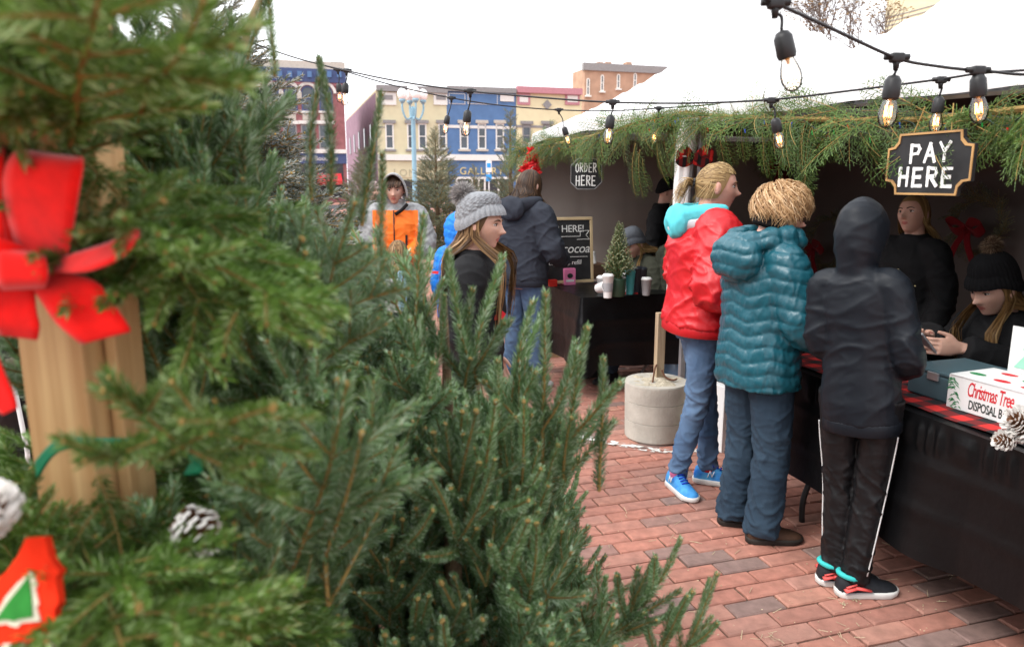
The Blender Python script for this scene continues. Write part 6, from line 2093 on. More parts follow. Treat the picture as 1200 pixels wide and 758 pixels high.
    # ------------- trousers
    if pants:
        mb = MB(); th = pants.get('th', 0.014)
        fl = pants.get('r', (0.098, 0.083, 0.068, 0.066, 0.060))
        gz = pants.get('g', 1.0)
        Mp = Matrix.Translation((0, 0, hipz - 0.90))
        mb.loft([ring((0, yo, z), (rx + th) * girth, (ry + th) * girth, Mp) for z, rx, ry, yo in ((0.815, 0.13, 0.105, 0), (0.87, 0.160, 0.118, -0.01), (0.93, 0.160, 0.115, -0.008), (1.0, 0.145, 0.105, 0))])
        for h_, k_, a_ in P.legs:
            end = a_ + (k_ - a_).normalized() * pants.get('cuff', -0.01)
            mb.tube(spline([h_ + (h_ - k_).normalized() * 0.03, h_.lerp(k_, 0.5), k_, k_.lerp(end, 0.5), end], 4), lerps([r_ * gz for r_ in fl], 17), 18)
        me = remesh(mb, 0.0075, 3)
        amp = pants.get('wr', 0.007) * 1.35
        kz = [l[1] for l in P.legs]; az = [l[2] for l in P.legs]
        def fw(c, n):
            a = min((c - q).length for q in kz); b = min((c - q).length for q in az)
            k = 0.45 + 0.9 * math.exp(-(a / 0.12) ** 2) + 1.3 * math.exp(-(b / 0.15) ** 2)
            v = noise.noise(V((c.x * 8, c.y * 8, c.z * 10 + c.x * 9 - c.y * 6)))
            w = noise.noise(V((c.x * 17 + 9 + c.z * 6, c.y * 17, c.z * 26)))
            return amp * k * ((1 - abs(v) * 2.2) ** 3 * 0.9 - 0.3 + (1 - abs(w) * 2) ** 3 * 0.45)
        displace(me, fw)
        me.materials.append(pants['m'])
        P.pants = meshobj('trousers', me, root)
    # ------------- shoes
    if shoes:
        for k, (h_, k_, a_) in enumerate(P.legs):
            fy = R(footyaw[k])
            Mf = Matrix.Translation((a_.x, a_.y, a_.z - 0.09)) @ Matrix.Rotation(fy, 4, 'Z')
            w = shoes.get('w', 1.0)
            up = MB()
            rings = []
            #      y     half width   top z
            for y, hw, zt in ((-0.075, 0.020, 0.055), (-0.068, 0.030, 0.085), (-0.045, 0.037, 0.105), (0.0, 0.039, 0.108), (0.035, 0.041, 0.100), (0.075, 0.044, 0.078), (0.12, 0.047, 0.060), (0.155, 0.044, 0.050), (0.178, 0.034, 0.042), (0.19, 0.016, 0.032)):
                r_ = []
                for a in [math.pi * 2 * j / 18 for j in range(18)]:
                    ca, sa = math.cos(a), math.sin(a)
                    z = 0.022 + (zt - 0.022) * (max(0, sa) ** 0.7) if sa > 0 else 0.022 + 0.006 * sa
                    xx = hw * w * math.copysign(abs(ca) ** (0.75 if sa > 0 else 0.5), ca) * (1 - 0.25 * max(0, sa))
                    r_.append(Mf @ V((xx, y, z)))
                rings.append(r_)
            up.loft(rings)
            so = up.build('shoe', shoes['m'], root, True)
            sl = MB(); rings = []
            for z, k2 in ((0.0, 0.96), (0.004, 1.04), (0.022, 1.07), (0.030, 1.03)):
                rings.append([Mf @ V((x * k2 * w, 0.055 + (y - 0.055) * (1 + (k2 - 1) * 0.35), z + (0.006 if y > 0.15 else 0) * (z < 0.01))) for x, y in
                              ((0.0, -0.08), (0.024, -0.072), (0.038, -0.05), (0.041, 0.0), (0.042, 0.05), (0.047, 0.10), (0.047, 0.14), (0.038, 0.17), (0.018, 0.192), (0, 0.196), (-0.018, 0.192), (-0.038, 0.17), (-0.047, 0.14), (-0.047, 0.10), (-0.042, 0.05), (-0.041, 0.0), (-0.038, -0.05), (-0.024, -0.072))])
            sl.loft(rings); sl.build('sole', shoes['sole'], so, True)
            if 'accent' in shoes:
                for nm, m_, segs in shoes['accent']:
                    ac = MB()
                    for sgn in (-1, 1):
                        for y0, z0, y1, z1, hw_ in segs:
                            a = Mf @ V((sgn * 0.047 * w, y0, z0)); b = Mf @ V((sgn * 0.046 * w, y1, z1))
                            ac.tube([a, b], [(hw_, hw_ * 0.5), (hw_ * 0.8, hw_ * 0.4)], 6)
                    if ac.v: ac.build(nm, m_, so, True)
            if shoes.get('lace'):
                lc = MB()
                for q in range(5):
                    y = 0.03 + q * 0.016; z = 0.106 - q * 0.0085
                    lc.tube([Mf @ V((-0.022, y, z - 0.004)), Mf @ V((0, y + 0.006, z + 0.004)), Mf @ V((0.022, y, z - 0.004))], 0.0035, 5)
                for sg in (-1, 1):
                    lc.tube(spline([Mf @ V((0, 0.03, 0.112)), Mf @ V((sg * 0.025, 0.02, 0.125)), Mf @ V((sg * 0.04, 0.03, 0.105)), Mf @ V((0, 0.03, 0.112))], 4), 0.0025, 5)
                lc.build('lace', shoes['lace'], so, True)
            if 'collar' in shoes:
                cl = MB(); cl.tube([Mf @ V((0.036 * math.cos(a) * w, -0.022 + 0.047 * math.sin(a), 0.093 - 0.010 * math.sin(a))) for a in [math.pi * (0.95 + 1.1 * j / 14) for j in range(15)]], (0.012), 7)
                cl.build('collar', shoes['collar'], so, True)
    # ------------- upper garment
    if top:
        mb = MB(); th = top.get('th', 0.022)
        hem = top.get('hem', 0.86)
        gz = top.get('g', 1.0) * girth
        rg = []
        prof = [(0.78, 0.165, 0.12, -0.005)] + [r_ for r_ in BODY[1:]]
        zs = [hem] + [z for z, *_ in prof if z > hem + 0.03]
        for z in zs:
            xs = [p[0] for p in prof]
            rx = float(np.interp(z, xs, [p[1] for p in prof])); ry = float(np.interp(z, xs, [p[2] for p in prof])); yo = float(np.interp(z, xs, [p[3] for p in prof]))
            straight = top.get('box', 0.0)
            if z < 1.3:
                rx = rx + (0.172 - rx) * straight; ry = ry + (0.118 - ry) * straight
            fl = top.get('flare', 0.0) * sstep(1.1, hem, z)
            k_ = 1.0 if z < 1.40 else 0.6
            rg.append(ring((0, yo - top.get('back', 0) * sstep(1.0, 1.25, z) * sstep(1.45, 1.3, z), z), (rx + th * k_) * gz + fl, (ry + th * k_) * gz + fl, Ms))
        if top.get('collar'):
            zc, rc = top['collar']
            rg.append(ring((0, 0.0, 1.46 + zc * 0.5), rc, rc * 0.95, Ms)); rg.append(ring((0, 0.008, 1.46 + zc), rc * 0.97, rc * 0.93, Ms))
        mb.loft(rg)
        sr = top.get('sleeve', (0.072, 0.066, 0.060, 0.054, 0.046))
        for S, E, W in P.arms:
            end = W + (E - W).normalized() * top.get('cuffback', 0.012)
            inn = Ms @ V((0.08 * (1 if S.x > 0 else -1), -0.012, 1.375))
            mb.tube(spline([inn, S + V((0, 0, 0.0)), S.lerp(E, 0.5), E, E.lerp(end, 0.5), end], 4), lerps([sr[0] * 0.95] + [r_ + th * 0.55 for r_ in sr], 21), 18)
        if top.get('hood_up'):
            hh = top['hood_up']
            hr = []
            for u, rx, ry, yo in ((-0.80, 0.36, 0.36, -0.10), (-0.60, 0.355, 0.38, -0.12), (-0.35, 0.41, 0.47, -0.10), (-0.08, 0.455, 0.54, -0.07), (0.18, 0.435, 0.545, -0.06), (0.38, 0.36, 0.48, -0.07), (0.53, 0.24, 0.35, -0.09), (0.61, 0.11, 0.18, -0.12), (0.64, 0.04, 0.06, -0.13)):
                hr.append(ring((0, yo, u), rx * hh, ry * hh, Mh, sq=2.1))
            mb.loft(hr)
        for ex in top.get('extra', ()):
            ex(mb, P)
        me = remesh(mb, top.get('voxel', 0.008), top.get('smooth', 4))
        amp = top.get('wr', 0.010)
        EE = [a[1] for a in P.arms]
        if top.get('quilt'):
            qz, qa = top['quilt']
            def dist_arm(c):
                best = None
                for S, E, W in P.arms:
                    acc = 0.0
                    for A, B in ((S, E), (E, W)):
                        ab = B - A; t = max(0, min(1, (c - A).dot(ab) / ab.length_squared))
                        d_ = (c - (A + ab * t)).length
                        if best is None or d_ < best[0]: best = (d_, acc + ab.length * t, c - (A + ab * t), ab)
                        acc += ab.length
                return best
            Msi = Ms.inverted()
            def fq(c, n):
                l = Msi @ c
                b_ = dist_arm(c)
                if b_[0] < 0.088 and l.z < 1.40 and (abs(l.x) > 0.15 * girth or b_[1] > 0.3):
                    side_ = b_[2].cross(b_[3]).z
                    w_ = b_[1] + 0.022 * abs(((math.atan2(n.y, n.x) * 3 / math.pi) % 2) - 1)
                else:
                    w_ = l.z + 0.028 * abs(((math.atan2(l.y, l.x * 0.8) * 5.5 / math.pi) % 2) - 1)
                w_ += 0.006 * noise.noise(c * 11)
                f_ = (w_ / qz) % 1.0
                puff = math.sqrt(max(0, math.sin(math.pi * f_)))
                return qa * (puff - 0.6) + 0.007 * noise.noise(V((c.x * 22, c.y * 22, c.z * 18))) * puff + 0.004 * (1 - abs(noise.noise(V((c.x * 34, c.y * 34, c.z * 12)))) * 2) ** 3
            displace(me, fq)
        else:
            def fw(c, n):
                a = min((c - q).length for q in EE)
                k = 0.55 + 1.0 * math.exp(-(a / 0.13) ** 2)
                s_ = len(label)
                v = noise.noise(V((c.x * 4 + c.z * 3, c.y * 4, c.z * 9 - c.x * 5 + s_)))
                w = noise.noise(V((c.x * 9 + 5 - c.z * 5, c.y * 9, c.z * 17 + c.y * 12 + s_)))
                u = noise.noise(V((c.x * 22 + 5 + c.z * 9, c.y * 22, c.z * 30 + s_)))
                return amp * k * ((1 - abs(v) * 2.2) ** 3 * 1.1 - 0.35 + (1 - abs(w) * 2.0) ** 3 * 0.55 + 0.25 * u)
            displace(me, fw)
        for m_ in top['m'] if isinstance(top['m'], list) else [top['m']]:
            me.materials.append(m_)
        if 'zone' in top:
            me.polygons.foreach_set('material_index', [top['zone'](p.center, P) for p in me.polygons])
        P.top = meshobj(top.get('name', 'jacket'), me, root)
        if top.get('band'):
            bm_, bz = top['band']
            bb = MB(); rings = []
            z0 = hem
            for z, k_ in ((z0 - 0.045, 0.95), (z0 - 0.04, 0.985), (z0 + 0.005, 0.99), (z0 + 0.012, 0.97)):
                rx = float(np.interp(max(z, 0.78), [p[0] for p in prof], [p[1] for p in prof])); ry = float(np.interp(max(z, 0.78), [p[0] for p in prof], [p[2] for p in prof]))
                straight = top.get('box', 0.0)
                rx = rx + (0.172 - rx) * straight; ry = ry + (0.118 - ry) * straight
                rr_ = ring((0, -0.006, z), ((rx + th) * gz + top.get('flare', 0)) * k_, ((ry + th) * gz + top.get('flare', 0)) * k_, Ms, n=120)
                cen = Ms @ V((0, 0, z))
                rings.append([cen + (p - cen) * (1 + 0.008 * math.sin(j * math.pi * 0.9)) for j, p in enumerate(rr_)])
            bb.loft(rings); bb.build('hem_band', bm_, root, True)
    return P

# ---------------------------------------------------------------- hair and hats (head space: unit = head height)
def strip(mb, pts, w, tip=0.25, face=None):
    """flat lock along pts"""
    n = len(pts)
    rows = []
    for i, p in enumerate(pts):
        t = (pts[min(i + 1, n - 1)] - pts[max(i - 1, 0)]).normalized()
        o = face(p) if face else V((p.x, p.y + 0.02, 0.3 * p.z))
        s = t.cross(o)
        if s.length < 1e-5: s = t.orthogonal()
        s = s.normalized() * w * (1 - (1 - tip) * (i / (n - 1)) ** 2) * (0.6 + 0.4 * min(1, i / 2))
        rows.append([p - s, p + s * 0.0 + o.normalized() * w * 0.35, p + s])
    mb.loft(rows, cap=False, closed=False)
def scalp(P, m_, front=0.62, low=-0.1, k=1.045):
    """close-fitting base under the locks"""
    mb = MB(); nu, nv = 40, 22
    vs, fs = [], []
    for i in range(nv + 1):
        for j in range(nu):
            ph = 2 * math.pi * j / nu
            cy = math.sin(ph)
            thm = math.pi * (0.30 + 0.36 * sstep(0.75, -0.1, cy)) if low > -0.3 else math.pi * (0.30 + 0.42 * sstep(0.75, -0.1, cy))
            th = thm * i / nv
            vs.append(V((0.345 * k * math.sin(th) * math.cos(ph), (0.412 if cy > 0 else 0.45) * k * math.sin(th) * cy, 0.5 * k * math.cos(th))))
    for i in range(nv):
        for j in range(nu):
            q = (j + 1) % nu
            fs.append((i * nu + j, (i + 1) * nu + j, (i + 1) * nu + q, i * nu + q))
    mb.ci = 0.35
    mb.add(vs, fs)
    o = mb.build('hair_base', M[m_], P.root, True); o.matrix_local = P.Mh
    return o
def esurf(ph, th, k=1.06):
    return V((0.35 * k * math.sin(th) * math.cos(ph), (0.412 if math.sin(ph) > 0 else 0.455) * k * math.sin(th) * math.sin(ph), 0.505 * k * math.cos(th)))
def long_hair(P, m_, L=1.6, n=260, seed=1, az=(-35, 215), under_hat=False, wav=0.02, front=0.5, out=0.0, w=0.022, drape=0.2, clear=0.60):
    """hair falling from the crown over sides and back; az in degrees, 90 = face, so the range goes round the back"""
    rr = random.Random(seed)
    mb = MB()
    for i in range(n):
        a = R(rr.uniform(az[0], az[1]) + 180)       # centred on the back
        k = rr.uniform(1.03, 1.13)
        ph0 = a + rr.uniform(-0.15, 0.15)
        pts = []
        t0 = 0.75 if under_hat else rr.uniform(0.05, 0.3)
        for j in range(5):
            th = t0 + (1.62 - t0) * j / 4
            pts.append(esurf(a, th, k))
        e = pts[-1]
        l = L * rr.uniform(0.75, 1.08)
        ph = rr.uniform(0, 6.28); sw = rr.uniform(0.3, 1.0) * wav
        o = V((e.x, e.y, 0)).normalized()
        ns = 9
        fwd = e.y > -0.12 and rr.random() < front or e.y > 0.12
        tx_ = max(-0.55, min(0.55, e.x * rr.uniform(0.9, 1.35)))
        if fwd: tx_ = math.copysign(max(abs(tx_), 0.30 + 0.1 * rr.random()), e.x)
        ty_ = (clear + rr.uniform(0, 0.09)) if fwd else -(clear + rr.uniform(0.0, 0.10))
        for j in range(1, ns + 1):
            u = j / ns
            r_ = -0.10 * math.sin(min(1, u * 2.0) * math.pi) * (0.6 if e.y < 0 else 0.25) + drape * sstep(0.25, 0.75, u) + out * u
            s_ = V((-o.y, o.x, 0))
            b_ = e + o * (-0.03 * math.sin(min(1, u * 3) * math.pi))
            k_ = sstep(0.18 / max(L, 0.3), 0.80 / max(L, 0.8), u)
            b_ = V((b_.x + (tx_ - b_.x) * k_, b_.y + (ty_ - b_.y) * k_, b_.z))
            pts.append(b_ + s_ * (sw * math.sin(ph + u * 7)) + o * (sw * 0.6 * math.cos(ph + u * 6)) + V((0, 0, -l * u)))
        mb.ci = rr.random()
        strip(mb, pts, w * rr.uniform(0.6, 1.2), 0.3)
    o = mb.build('hair', M[m_], P.root, True, fixn=False); o.matrix_local = P.Mh
    return o
def pulled_hair(P, m_, tie, n=240, seed=2, tail=0.6):
    """hair combed back to a tie point, with a tail"""
    rr = random.Random(seed)
    mb = MB(); tie = V(tie)
    for i in range(n):
        ph = R(rr.uniform(-15, 195)) if rr.random() < 0.6 else R(rr.uniform(0, 360))
        th = rr.uniform(0.25, 1.0) if 0 < math.sin(ph) else rr.uniform(0.3, 1.85)
        if math.sin(ph) > 0.3: th = rr.uniform(0.55, 0.98)
        elif math.sin(ph) > -0.1: th = rr.uniform(0.6, 1.35)
        p0 = esurf(ph, th, 1.03)
        pts = []
        for j in range(7):
            u = j / 6
            q = p0.lerp(tie, u)
            # push on to the skull
            d = V((q.x / 0.355, q.y / (0.418 if q.y > 0 else 0.46), q.z / 0.51)); l = d.length
            if l > 1e-4 and u < 0.95: q = q * ((1.03 + rr.uniform(0, 0.04)) / l) if l < 1.04 else q
            pts.append(q)
        mb.ci = rr.random()
        strip(mb, pts, rr.uniform(0.012, 0.024), 0.6)
    for i in range(90):
        a = rr.uniform(0, 6.28); s = rr.uniform(0, 0.09)
        p = tie + V((math.cos(a) * s, -0.03, math.sin(a) * s))
        d = V((rr.gauss(0, .25), -0.55 + rr.gauss(0, .12), rr.gauss(0.1, .2)))
        pts = [p]; ph = rr.uniform(0, 6)
        for j in range(7):
            p = p + d * tail / 7 + V((0.03 * math.sin(ph + j * 1.2), 0.02 * math.cos(ph + j * 1.1), 0))
            d = d + V((0, 0.05, -0.22))
            pts.append(p.copy())
        mb.ci = rr.random()
        strip(mb, pts, rr.uniform(0.012, 0.022), 0.3, face=lambda q: V((q.x, -0.5, 0.3)))
    for i in range(26):                             # loose wisps round face and nape
        s = rr.choice((-1, 1)); p = V((s * 0.34, rr.uniform(-0.25, 0.02), rr.uniform(0.0, 0.2))); pts = [p]
        d = V((s * 0.03, rr.uniform(-0.05, 0.0), -0.05))
        for j in range(5):
            p = p + d; d = d + V((0, -0.01, -0.02)); pts.append(p.copy())
        mb.ci = rr.uniform(0.4, 1)
        strip(mb, pts, 0.006, 0.3)
    o = mb.build('hair', M[m_], P.root, True, fixn=False); o.matrix_local = P.Mh
    return o
def short_hair(P, m_, n=520, seed=3, puff=0.16, low=1.75):
    rr = random.Random(seed); mb = MB()
    for i in range(n):
        ph = rr.uniform(0, 2 * math.pi)
        cy = math.sin(ph)
        tm = low if cy < -0.1 else (0.95 if cy > 0.45 else 1.45)
        th = math.acos(1 - rr.random() * (1 - math.cos(tm)))
        p = esurf(ph, th, 1.0)
        nn = p.normalized()
        tg = V((0, 0, 1)).cross(nn)
        tg = (tg.normalized() if tg.length > 1e-3 else V((1, 0, 0)))
        cr_ = p - V((0, -0.16, 0.52))
        cr_ = cr_ - nn * nn.dot(cr_)
        flow = ((cr_.normalized() if cr_.length > 0.05 else tg) + tg * rr.uniform(-0.9, 0.9)).normalized()
        pts = [p * 0.98]
        l = rr.uniform(0.20, 0.34); cu = rr.choice((-1, 1)) * rr.uniform(0.04, 0.11); lift = puff * rr.uniform(0.7, 1.1) * (0.45 + 0.55 * max(0, nn.z + 0.35))
        for j in range(1, 7):
            u = j / 6
            q = p + flow * l * u + nn * (lift * math.sin(min(1, u * 1.1) * math.pi) ** 0.6 + 0.05 * (1 - u)) - nn * 0.10 * l * u * u + tg * cu * math.sin(u * 5.0) + flow * cu * 0.5 * math.cos(u * 5) + V((0, 0, -0.05 * u * u))
            pts.append(q)
        mb.ci = rr.random()
        strip(mb, pts, rr.uniform(0.006, 0.013), 0.3, face=lambda q: q)
    o = mb.build('hair', M[m_], P.root, True, fixn=False); o.matrix_local = P.Mh
    return o
def knit_hat(P, m_, name='knit_hat', tall=0.20, cuff=0.22, brow=0.16, ribs=34, cable=True, slouch=0.0, k=1.10, tilt=0.0, amp=1.0):
    """beanie: ribbed turned-up cuff and a cabled crown"""
    mb = MB(); nu, nv = 170, 46
    T = Matrix.Rotation(R(tilt), 4, 'X')
    rows = []
    for i in range(nv + 1):
        v = i / nv
        r_ = []
        for j in range(nu):
            ph = 2 * math.pi * j / nu
            base = brow - 0.30 * sstep(0.6, -0.8, math.sin(ph))         # lower at the nape
            if v < 0.30:
                z = base + cuff * (v / 0.30)
                rad = 1.06 + 0.035 * math.sin(math.pi * v / 0.30)
                kk = 0.045 * abs(math.sin(ph * ribs / 2)) ** 0.8 * amp - 0.02
                s_ = math.sqrt(max(0.12, 1 - (min(0.46, max(z, -0.2)) / 0.62) ** 2))
            else:
                u = (v - 0.30) / 0.70
                th = (1 - u) * math.pi / 2
                z = (base + cuff) * (1 - u) ** 0.0 + 0.0
                zb = base + cuff
                z = zb + (0.52 + tall - zb) * math.sin(u * math.pi / 2) ** 0.95
                s0 = math.sqrt(max(0.12, 1 - (min(0.46, max(zb, -0.2)) / 0.62) ** 2))
                s_ = s0 * math.cos(u * math.pi / 2) ** (0.62)
                rad = 1.035
                if cable:
                    kk = 0.085 * amp * abs(math.sin(ph * 10 + 0.8 * math.sin(v * 34))) ** 0.7 * (0.55 + 0.45 * math.sin(v * 80 + 2.5 * math.sin(ph * 20))) * math.cos(u * 1.3)
                else:
                    kk = 0.04 * amp * abs(math.sin(ph * ribs / 2)) * math.cos(u * 1.4)
            R0 = (rad + kk) * k * s_
            p = V((0.355 * R0 * math.cos(ph), (0.425 if math.sin(ph) > 0 else 0.455) * R0 * math.sin(ph) - 0.0 - slouch * sstep(0.4, 1.0, v), z))
            r_.append(T @ p)
        rows.append(r_)
    mb.loft(rows, cap=False)
    o = mb.build(name, m_, P.root, True, fixn=False); o.matrix_local = P.Mh
    return o
def pompom(P, m1, c, r, n=900, seed=5):
    rr = random.Random(seed); mb = MB(); c = V(c)
    mb.ci = 0.2
    mb.ell(c, (r * 0.6, r * 0.6, r * 0.6), 12, 8)
    for i in range(n):
        d = V((rr.gauss(0, 1), rr.gauss(0, 1), rr.gauss(0, 1))).normalized()
        s = d.orthogonal().normalized() * 0.010
        l = r * rr.uniform(0.85, 1.2)
        mid = c + d * l * 0.6 + V((0, 0, -0.01))
        mb.ci = rr.random()
        mb.add([c + d * r * 0.4 - s, c + d * r * 0.4 + s, mid + s * 0.6, c + d * l + V((rr.gauss(0, .02), rr.gauss(0, .02), -0.03)), mid - s * 0.6], [(0, 1, 2, 3, 4)])
    o = mb.build('pompom', m1, P.root, fixn=False); o.matrix_local = P.Mh
    return o
def hood_open(P, m_, m_in=None, k=1.0):
    """raised hood that leaves the face free"""
    mb = MB(); nu, nv = 34, 20
    rows = []
    for i in range(nv + 1):
        a = math.pi * (i / nv)                 # from one jaw over the top to the other
        r_ = []
        for j in range(nu + 1):
            b = -0.12 + 1.25 * j / nu             # depth from the face rim to the back
            x = math.cos(a); z = math.sin(a)
            sh = math.cos(b * 1.35)
            p = V((0.43 * x * (0.55 + 0.45 * sh) * k, 0.30 - 0.70 * b * 0.95 , -0.12 + (0.66 * z * (0.5 + 0.5 * sh)) * k if z > 0 else 0))
            p.z = -0.08 + 0.66 * k * z * (0.45 + 0.55 * max(0.05, sh) ** 0.7) - (0.45 * (1 - z) * (0.4 + 0.2 * b))
            p.x = 0.45 * k * x * max(0.10, math.cos(b * 1.2)) ** 0.5
            r_.append(p)
        rows.append(r_)
    mb.loft(rows, cap=False, closed=False)
    o = mb.build('hood', m_, P.root, True, fixn=False); o.matrix_local = P.Mh
    sm = o.modifiers.new('thick', 'SOLIDIFY'); sm.thickness = 0.05
    return o
def hood_down(P, m_, s=1.0, name='hood', back=0.0, blob=True, thin=1.0):
    """hood lying crumpled round the back of the neck"""
    mb = MB()
    c = []
    for i in range(13):
        a = math.pi * (1.0 + i / 12) if False else math.pi * (0.88 + 1.24 * i / 12)
        c.append(P.Ms @ V((0.115 * s * math.cos(a), -0.01 + 0.13 * s * math.sin(a) - back, 1.445 + 0.028 * math.sin(a * 1.0) - 0.0 + 0.02 * math.cos(a) ** 2)))
    mb.tube(spline(c, 4), [r_ * thin for r_ in lerps([0.022, 0.034, 0.045, 0.055, 0.062, 0.055, 0.045, 0.034, 0.022], 49)], 14)
    pk = P.Ms @ V((0, -0.16 * s - back, 1.40))
    if blob: mb.ell(pk, (0.12 * s, 0.05 * s, 0.085 * s), 18, 12)
    me = remesh(mb, 0.008, 3)
    displace(me, lambda q, n: 0.014 * (0.4 - abs(noise.noise(q * 12))) + 0.004 * noise.noise(q * 30))
    me.materials.append(m_)
    return meshobj(name, me, P.root)
def on_person(P, o):
    o.parent = P.root
    return o
# ================================================================ THE CAST
def to_local(root, F, H, w):
    rz = math.atan2(-F[0], F[1])
    d = V(w) - V((root[0], root[1], 0))
    p = Matrix.Rotation(-rz, 3, 'Z') @ d
    return p / (H / 1.70)
def feet_px(F, H, L_, R_):
    """(heel px, toe px) of left and right foot -> root, feet, yaws"""
    rz = math.atan2(-F[0], F[1])
    ank, yaw = [], []
    for hp, tp_ in (L_, R_):
        a, b = gp(*hp), gp(*tp_)
        d = (b - a).normalized()
        ank.append(a + d * 0.078 * H / 1.7)
        yaw.append(math.degrees(math.atan2(-d.x, d.y) - rz))
    root = (ank[0] + ank[1]) / 2
    return root, [to_local(root, F, H, a)[:2] for a in ank], yaw
M['sole_white'] = mat('white_rubber', (0.70, 0.69, 0.66), 0.6, 0.3, var=0.05)
M['sole_dark'] = mat('dark_rubber', (0.03, 0.025, 0.022), 0.7, 0.2, var=0.1)
FX = AX.copy()

# ---- girl in the red jacket
F = (0.985, 0.10)
root, feet, fy = feet_px(F, 1.66, ((812, 563), (852, 568)), ((784, 566), (814, 590)))
M['red_nylon'] = fab('red_nylon', (0.54, 0.012, 0.018), 0.42, 0.10, 120, 0.06, 5, 0.4)
M['aqua'] = fab('aqua_fleece', (0.10, 0.52, 0.58), 0.9, 0.2, 200)
M['pale_grey'] = fab('pale_grey_jersey', (0.52, 0.53, 0.55), 0.9, 0.15, 300)
M['jean_blue'] = denim('mid_blue_denim', (0.06, 0.115, 0.215), (0.135, 0.215, 0.335))
M['shoe_blue'] = mat('bright_blue_mesh', (0.012, 0.16, 0.62), 0.6, 0.3, scale=18, col2=(0.10, 0.42, 0.74), bump=0.3, bscale=500)
M['lace_blue'] = mat('royal_blue_lace', (0.01, 0.04, 0.42), 0.7, 0.2)
P = person('girl in a red jacket with a blond ponytail and blue running shoes', root, F, 1.66, feet=feet, footyaw=fy, head=(-16, 2, 0), brow='h_blond',
           lean=0.04, armR=((0.27, -0.03, 1.10), (0.15, 0.22, 1.02)), armL=((-0.27, 0.0, 1.10), (-0.12, 0.25, 1.05)),
           knees=None, skin='skin2',
           top=dict(m=M['red_nylon'], th=0.045, hem=0.89, box=0.9, flare=0.014, wr=0.016, back=0.03, collar=(0.02, 0.095), sleeve=(0.095, 0.088, 0.082, 0.07, 0.05), band=(M['red_nylon'], 0)),
           pants=dict(m=M['jean_blue'], r=(0.092, 0.078, 0.058, 0.054, 0.044), wr=0.009, cuff=0.0),
           shoes=dict(m=M['shoe_blue'], sole=M['sole_white'], lace=M['lace_blue'], accent=[('logo_stroke', M['box_white'], [(0.0, 0.05, 0.012, 0.085, 0.004), (0.012, 0.085, 0.022, 0.052, 0.004), (0.022, 0.052, 0.034, 0.085, 0.004)])]))
hood_down(P, M['aqua'], 1.02)
hood_down(P, M['pale_grey'], 1.16, 'collar', 0.0, False, 0.7).location = (0, 0, -0.045)
scalp(P, 'h_blond'); pulled_hair(P, 'h_blond', (0.0, -0.50, 0.06), 620, 2, 0.62)
mb = MB(); mb.tube([V((0.075 * math.cos(a), -0.50, 0.06 + 0.075 * math.sin(a))) for a in [2 * math.pi * j / 12 for j in range(13)]], 0.026, 7)
o = mb.build('hair_tie', M['black_plastic'], P.root, True); o.matrix_local = P.Mh
for s_, (h_, k_, a_) in zip((-1, 1), P.legs):            # bright socks
    mb = MB(); mb.tube([a_ + V((0, 0, -0.02)), a_ + V((0, 0, 0.035))], [0.036, 0.038], 14); mb.build('sock', M['print_red'] if s_ < 0 else M['pink'], P.root, True)
RED = P

# ---- woman in the teal quilted coat
F = (0.93, 0.36)
root, feet, fy = feet_px(F, 1.54, ((841, 612), (892, 616)), ((874, 634), (941, 634)))
M['teal_nylon'] = fab('teal_nylon', (0.010, 0.085, 0.115), 0.36, 0.12, 90, 0.08, 6, 0.45)
M['jean_dark'] = denim('dark_blue_denim', (0.018, 0.034, 0.056), (0.034, 0.060, 0.090))
M['brown_suede'] = mat('brown_leather', (0.06, 0.030, 0.018), 0.6, 0.3, var=0.2, scale=20, bump=0.2)
def teal_hood(mb, P):
    mb.ell(P.Ms @ V((0, -0.155, 1.385)), (0.155, 0.075, 0.115), 20, 14)
    for i in range(9):
        a = math.pi * (0.80 + 1.4 * i / 8)
        mb.ell(P.Ms @ V((0.125 * math.cos(a), 0.005 + 0.135 * math.sin(a), 1.455 + 0.015 * math.cos(a * 2))), (0.058, 0.058, 0.055), 12, 9)
P = person('woman in a teal quilted coat with short ginger blond hair and glasses', root, F, 1.54, feet=feet, footyaw=fy, head=(-34, 12, 0), girth=1.04, lean=0.0, side=-0.03,
           brow='h_ginger', skin='skin2', hs=1.04, neckfwd=0.03,
           armR=((0.25, 0.02, 1.09), (0.22, 0.24, 0.98)), armL=((-0.28, 0.12, 1.12), (-0.06, 0.42, 1.14)),
           handL=dict(d=(0.25, 0.6, 0.25), palm=(0.8, -0.3, 0.2), curl=0.65), handR=dict(d=(-0.2, 0.9, -0.1), curl=0.6),
           top=dict(m=M['teal_nylon'], th=0.032, hem=0.775, box=0.7, flare=0.004, voxel=0.0075, smooth=3, quilt=(0.062, 0.0095), sleeve=(0.078, 0.073, 0.068, 0.060, 0.05), extra=[teal_hood], name='coat'),
           pants=dict(m=M['jean_dark'], r=(0.108, 0.098, 0.085, 0.083, 0.083), wr=0.0085, cuff=-0.045),
           shoes=dict(m=M['brown_suede'], sole=M['sole_dark'], w=1.12))
scalp(P, 'h_ginger'); short_hair(P, 'h_ginger', 2600, 3, 0.14, 1.28)
mb = MB()                                                # black ear warmer band
rows = []
for i in range(31):
    a = math.pi * (1.0 + i / 30) - 0.0
    a = R(175 + 190 * i / 30)
    x, y = 0.375 * math.cos(a), 0.46 * math.sin(a) - 0.01
    wd = 0.11 + 0.06 * abs(math.cos(a))
    zc = -0.13
    rows.append([V((x, y, zc + wd)), V((x * 1.07, y * 1.05, zc + wd * 0.4)), V((x * 1.07, y * 1.05, zc - wd * 0.4)), V((x, y, zc - wd)), V((x * 0.93, y * 0.94, zc))])
mb.loft(rows)
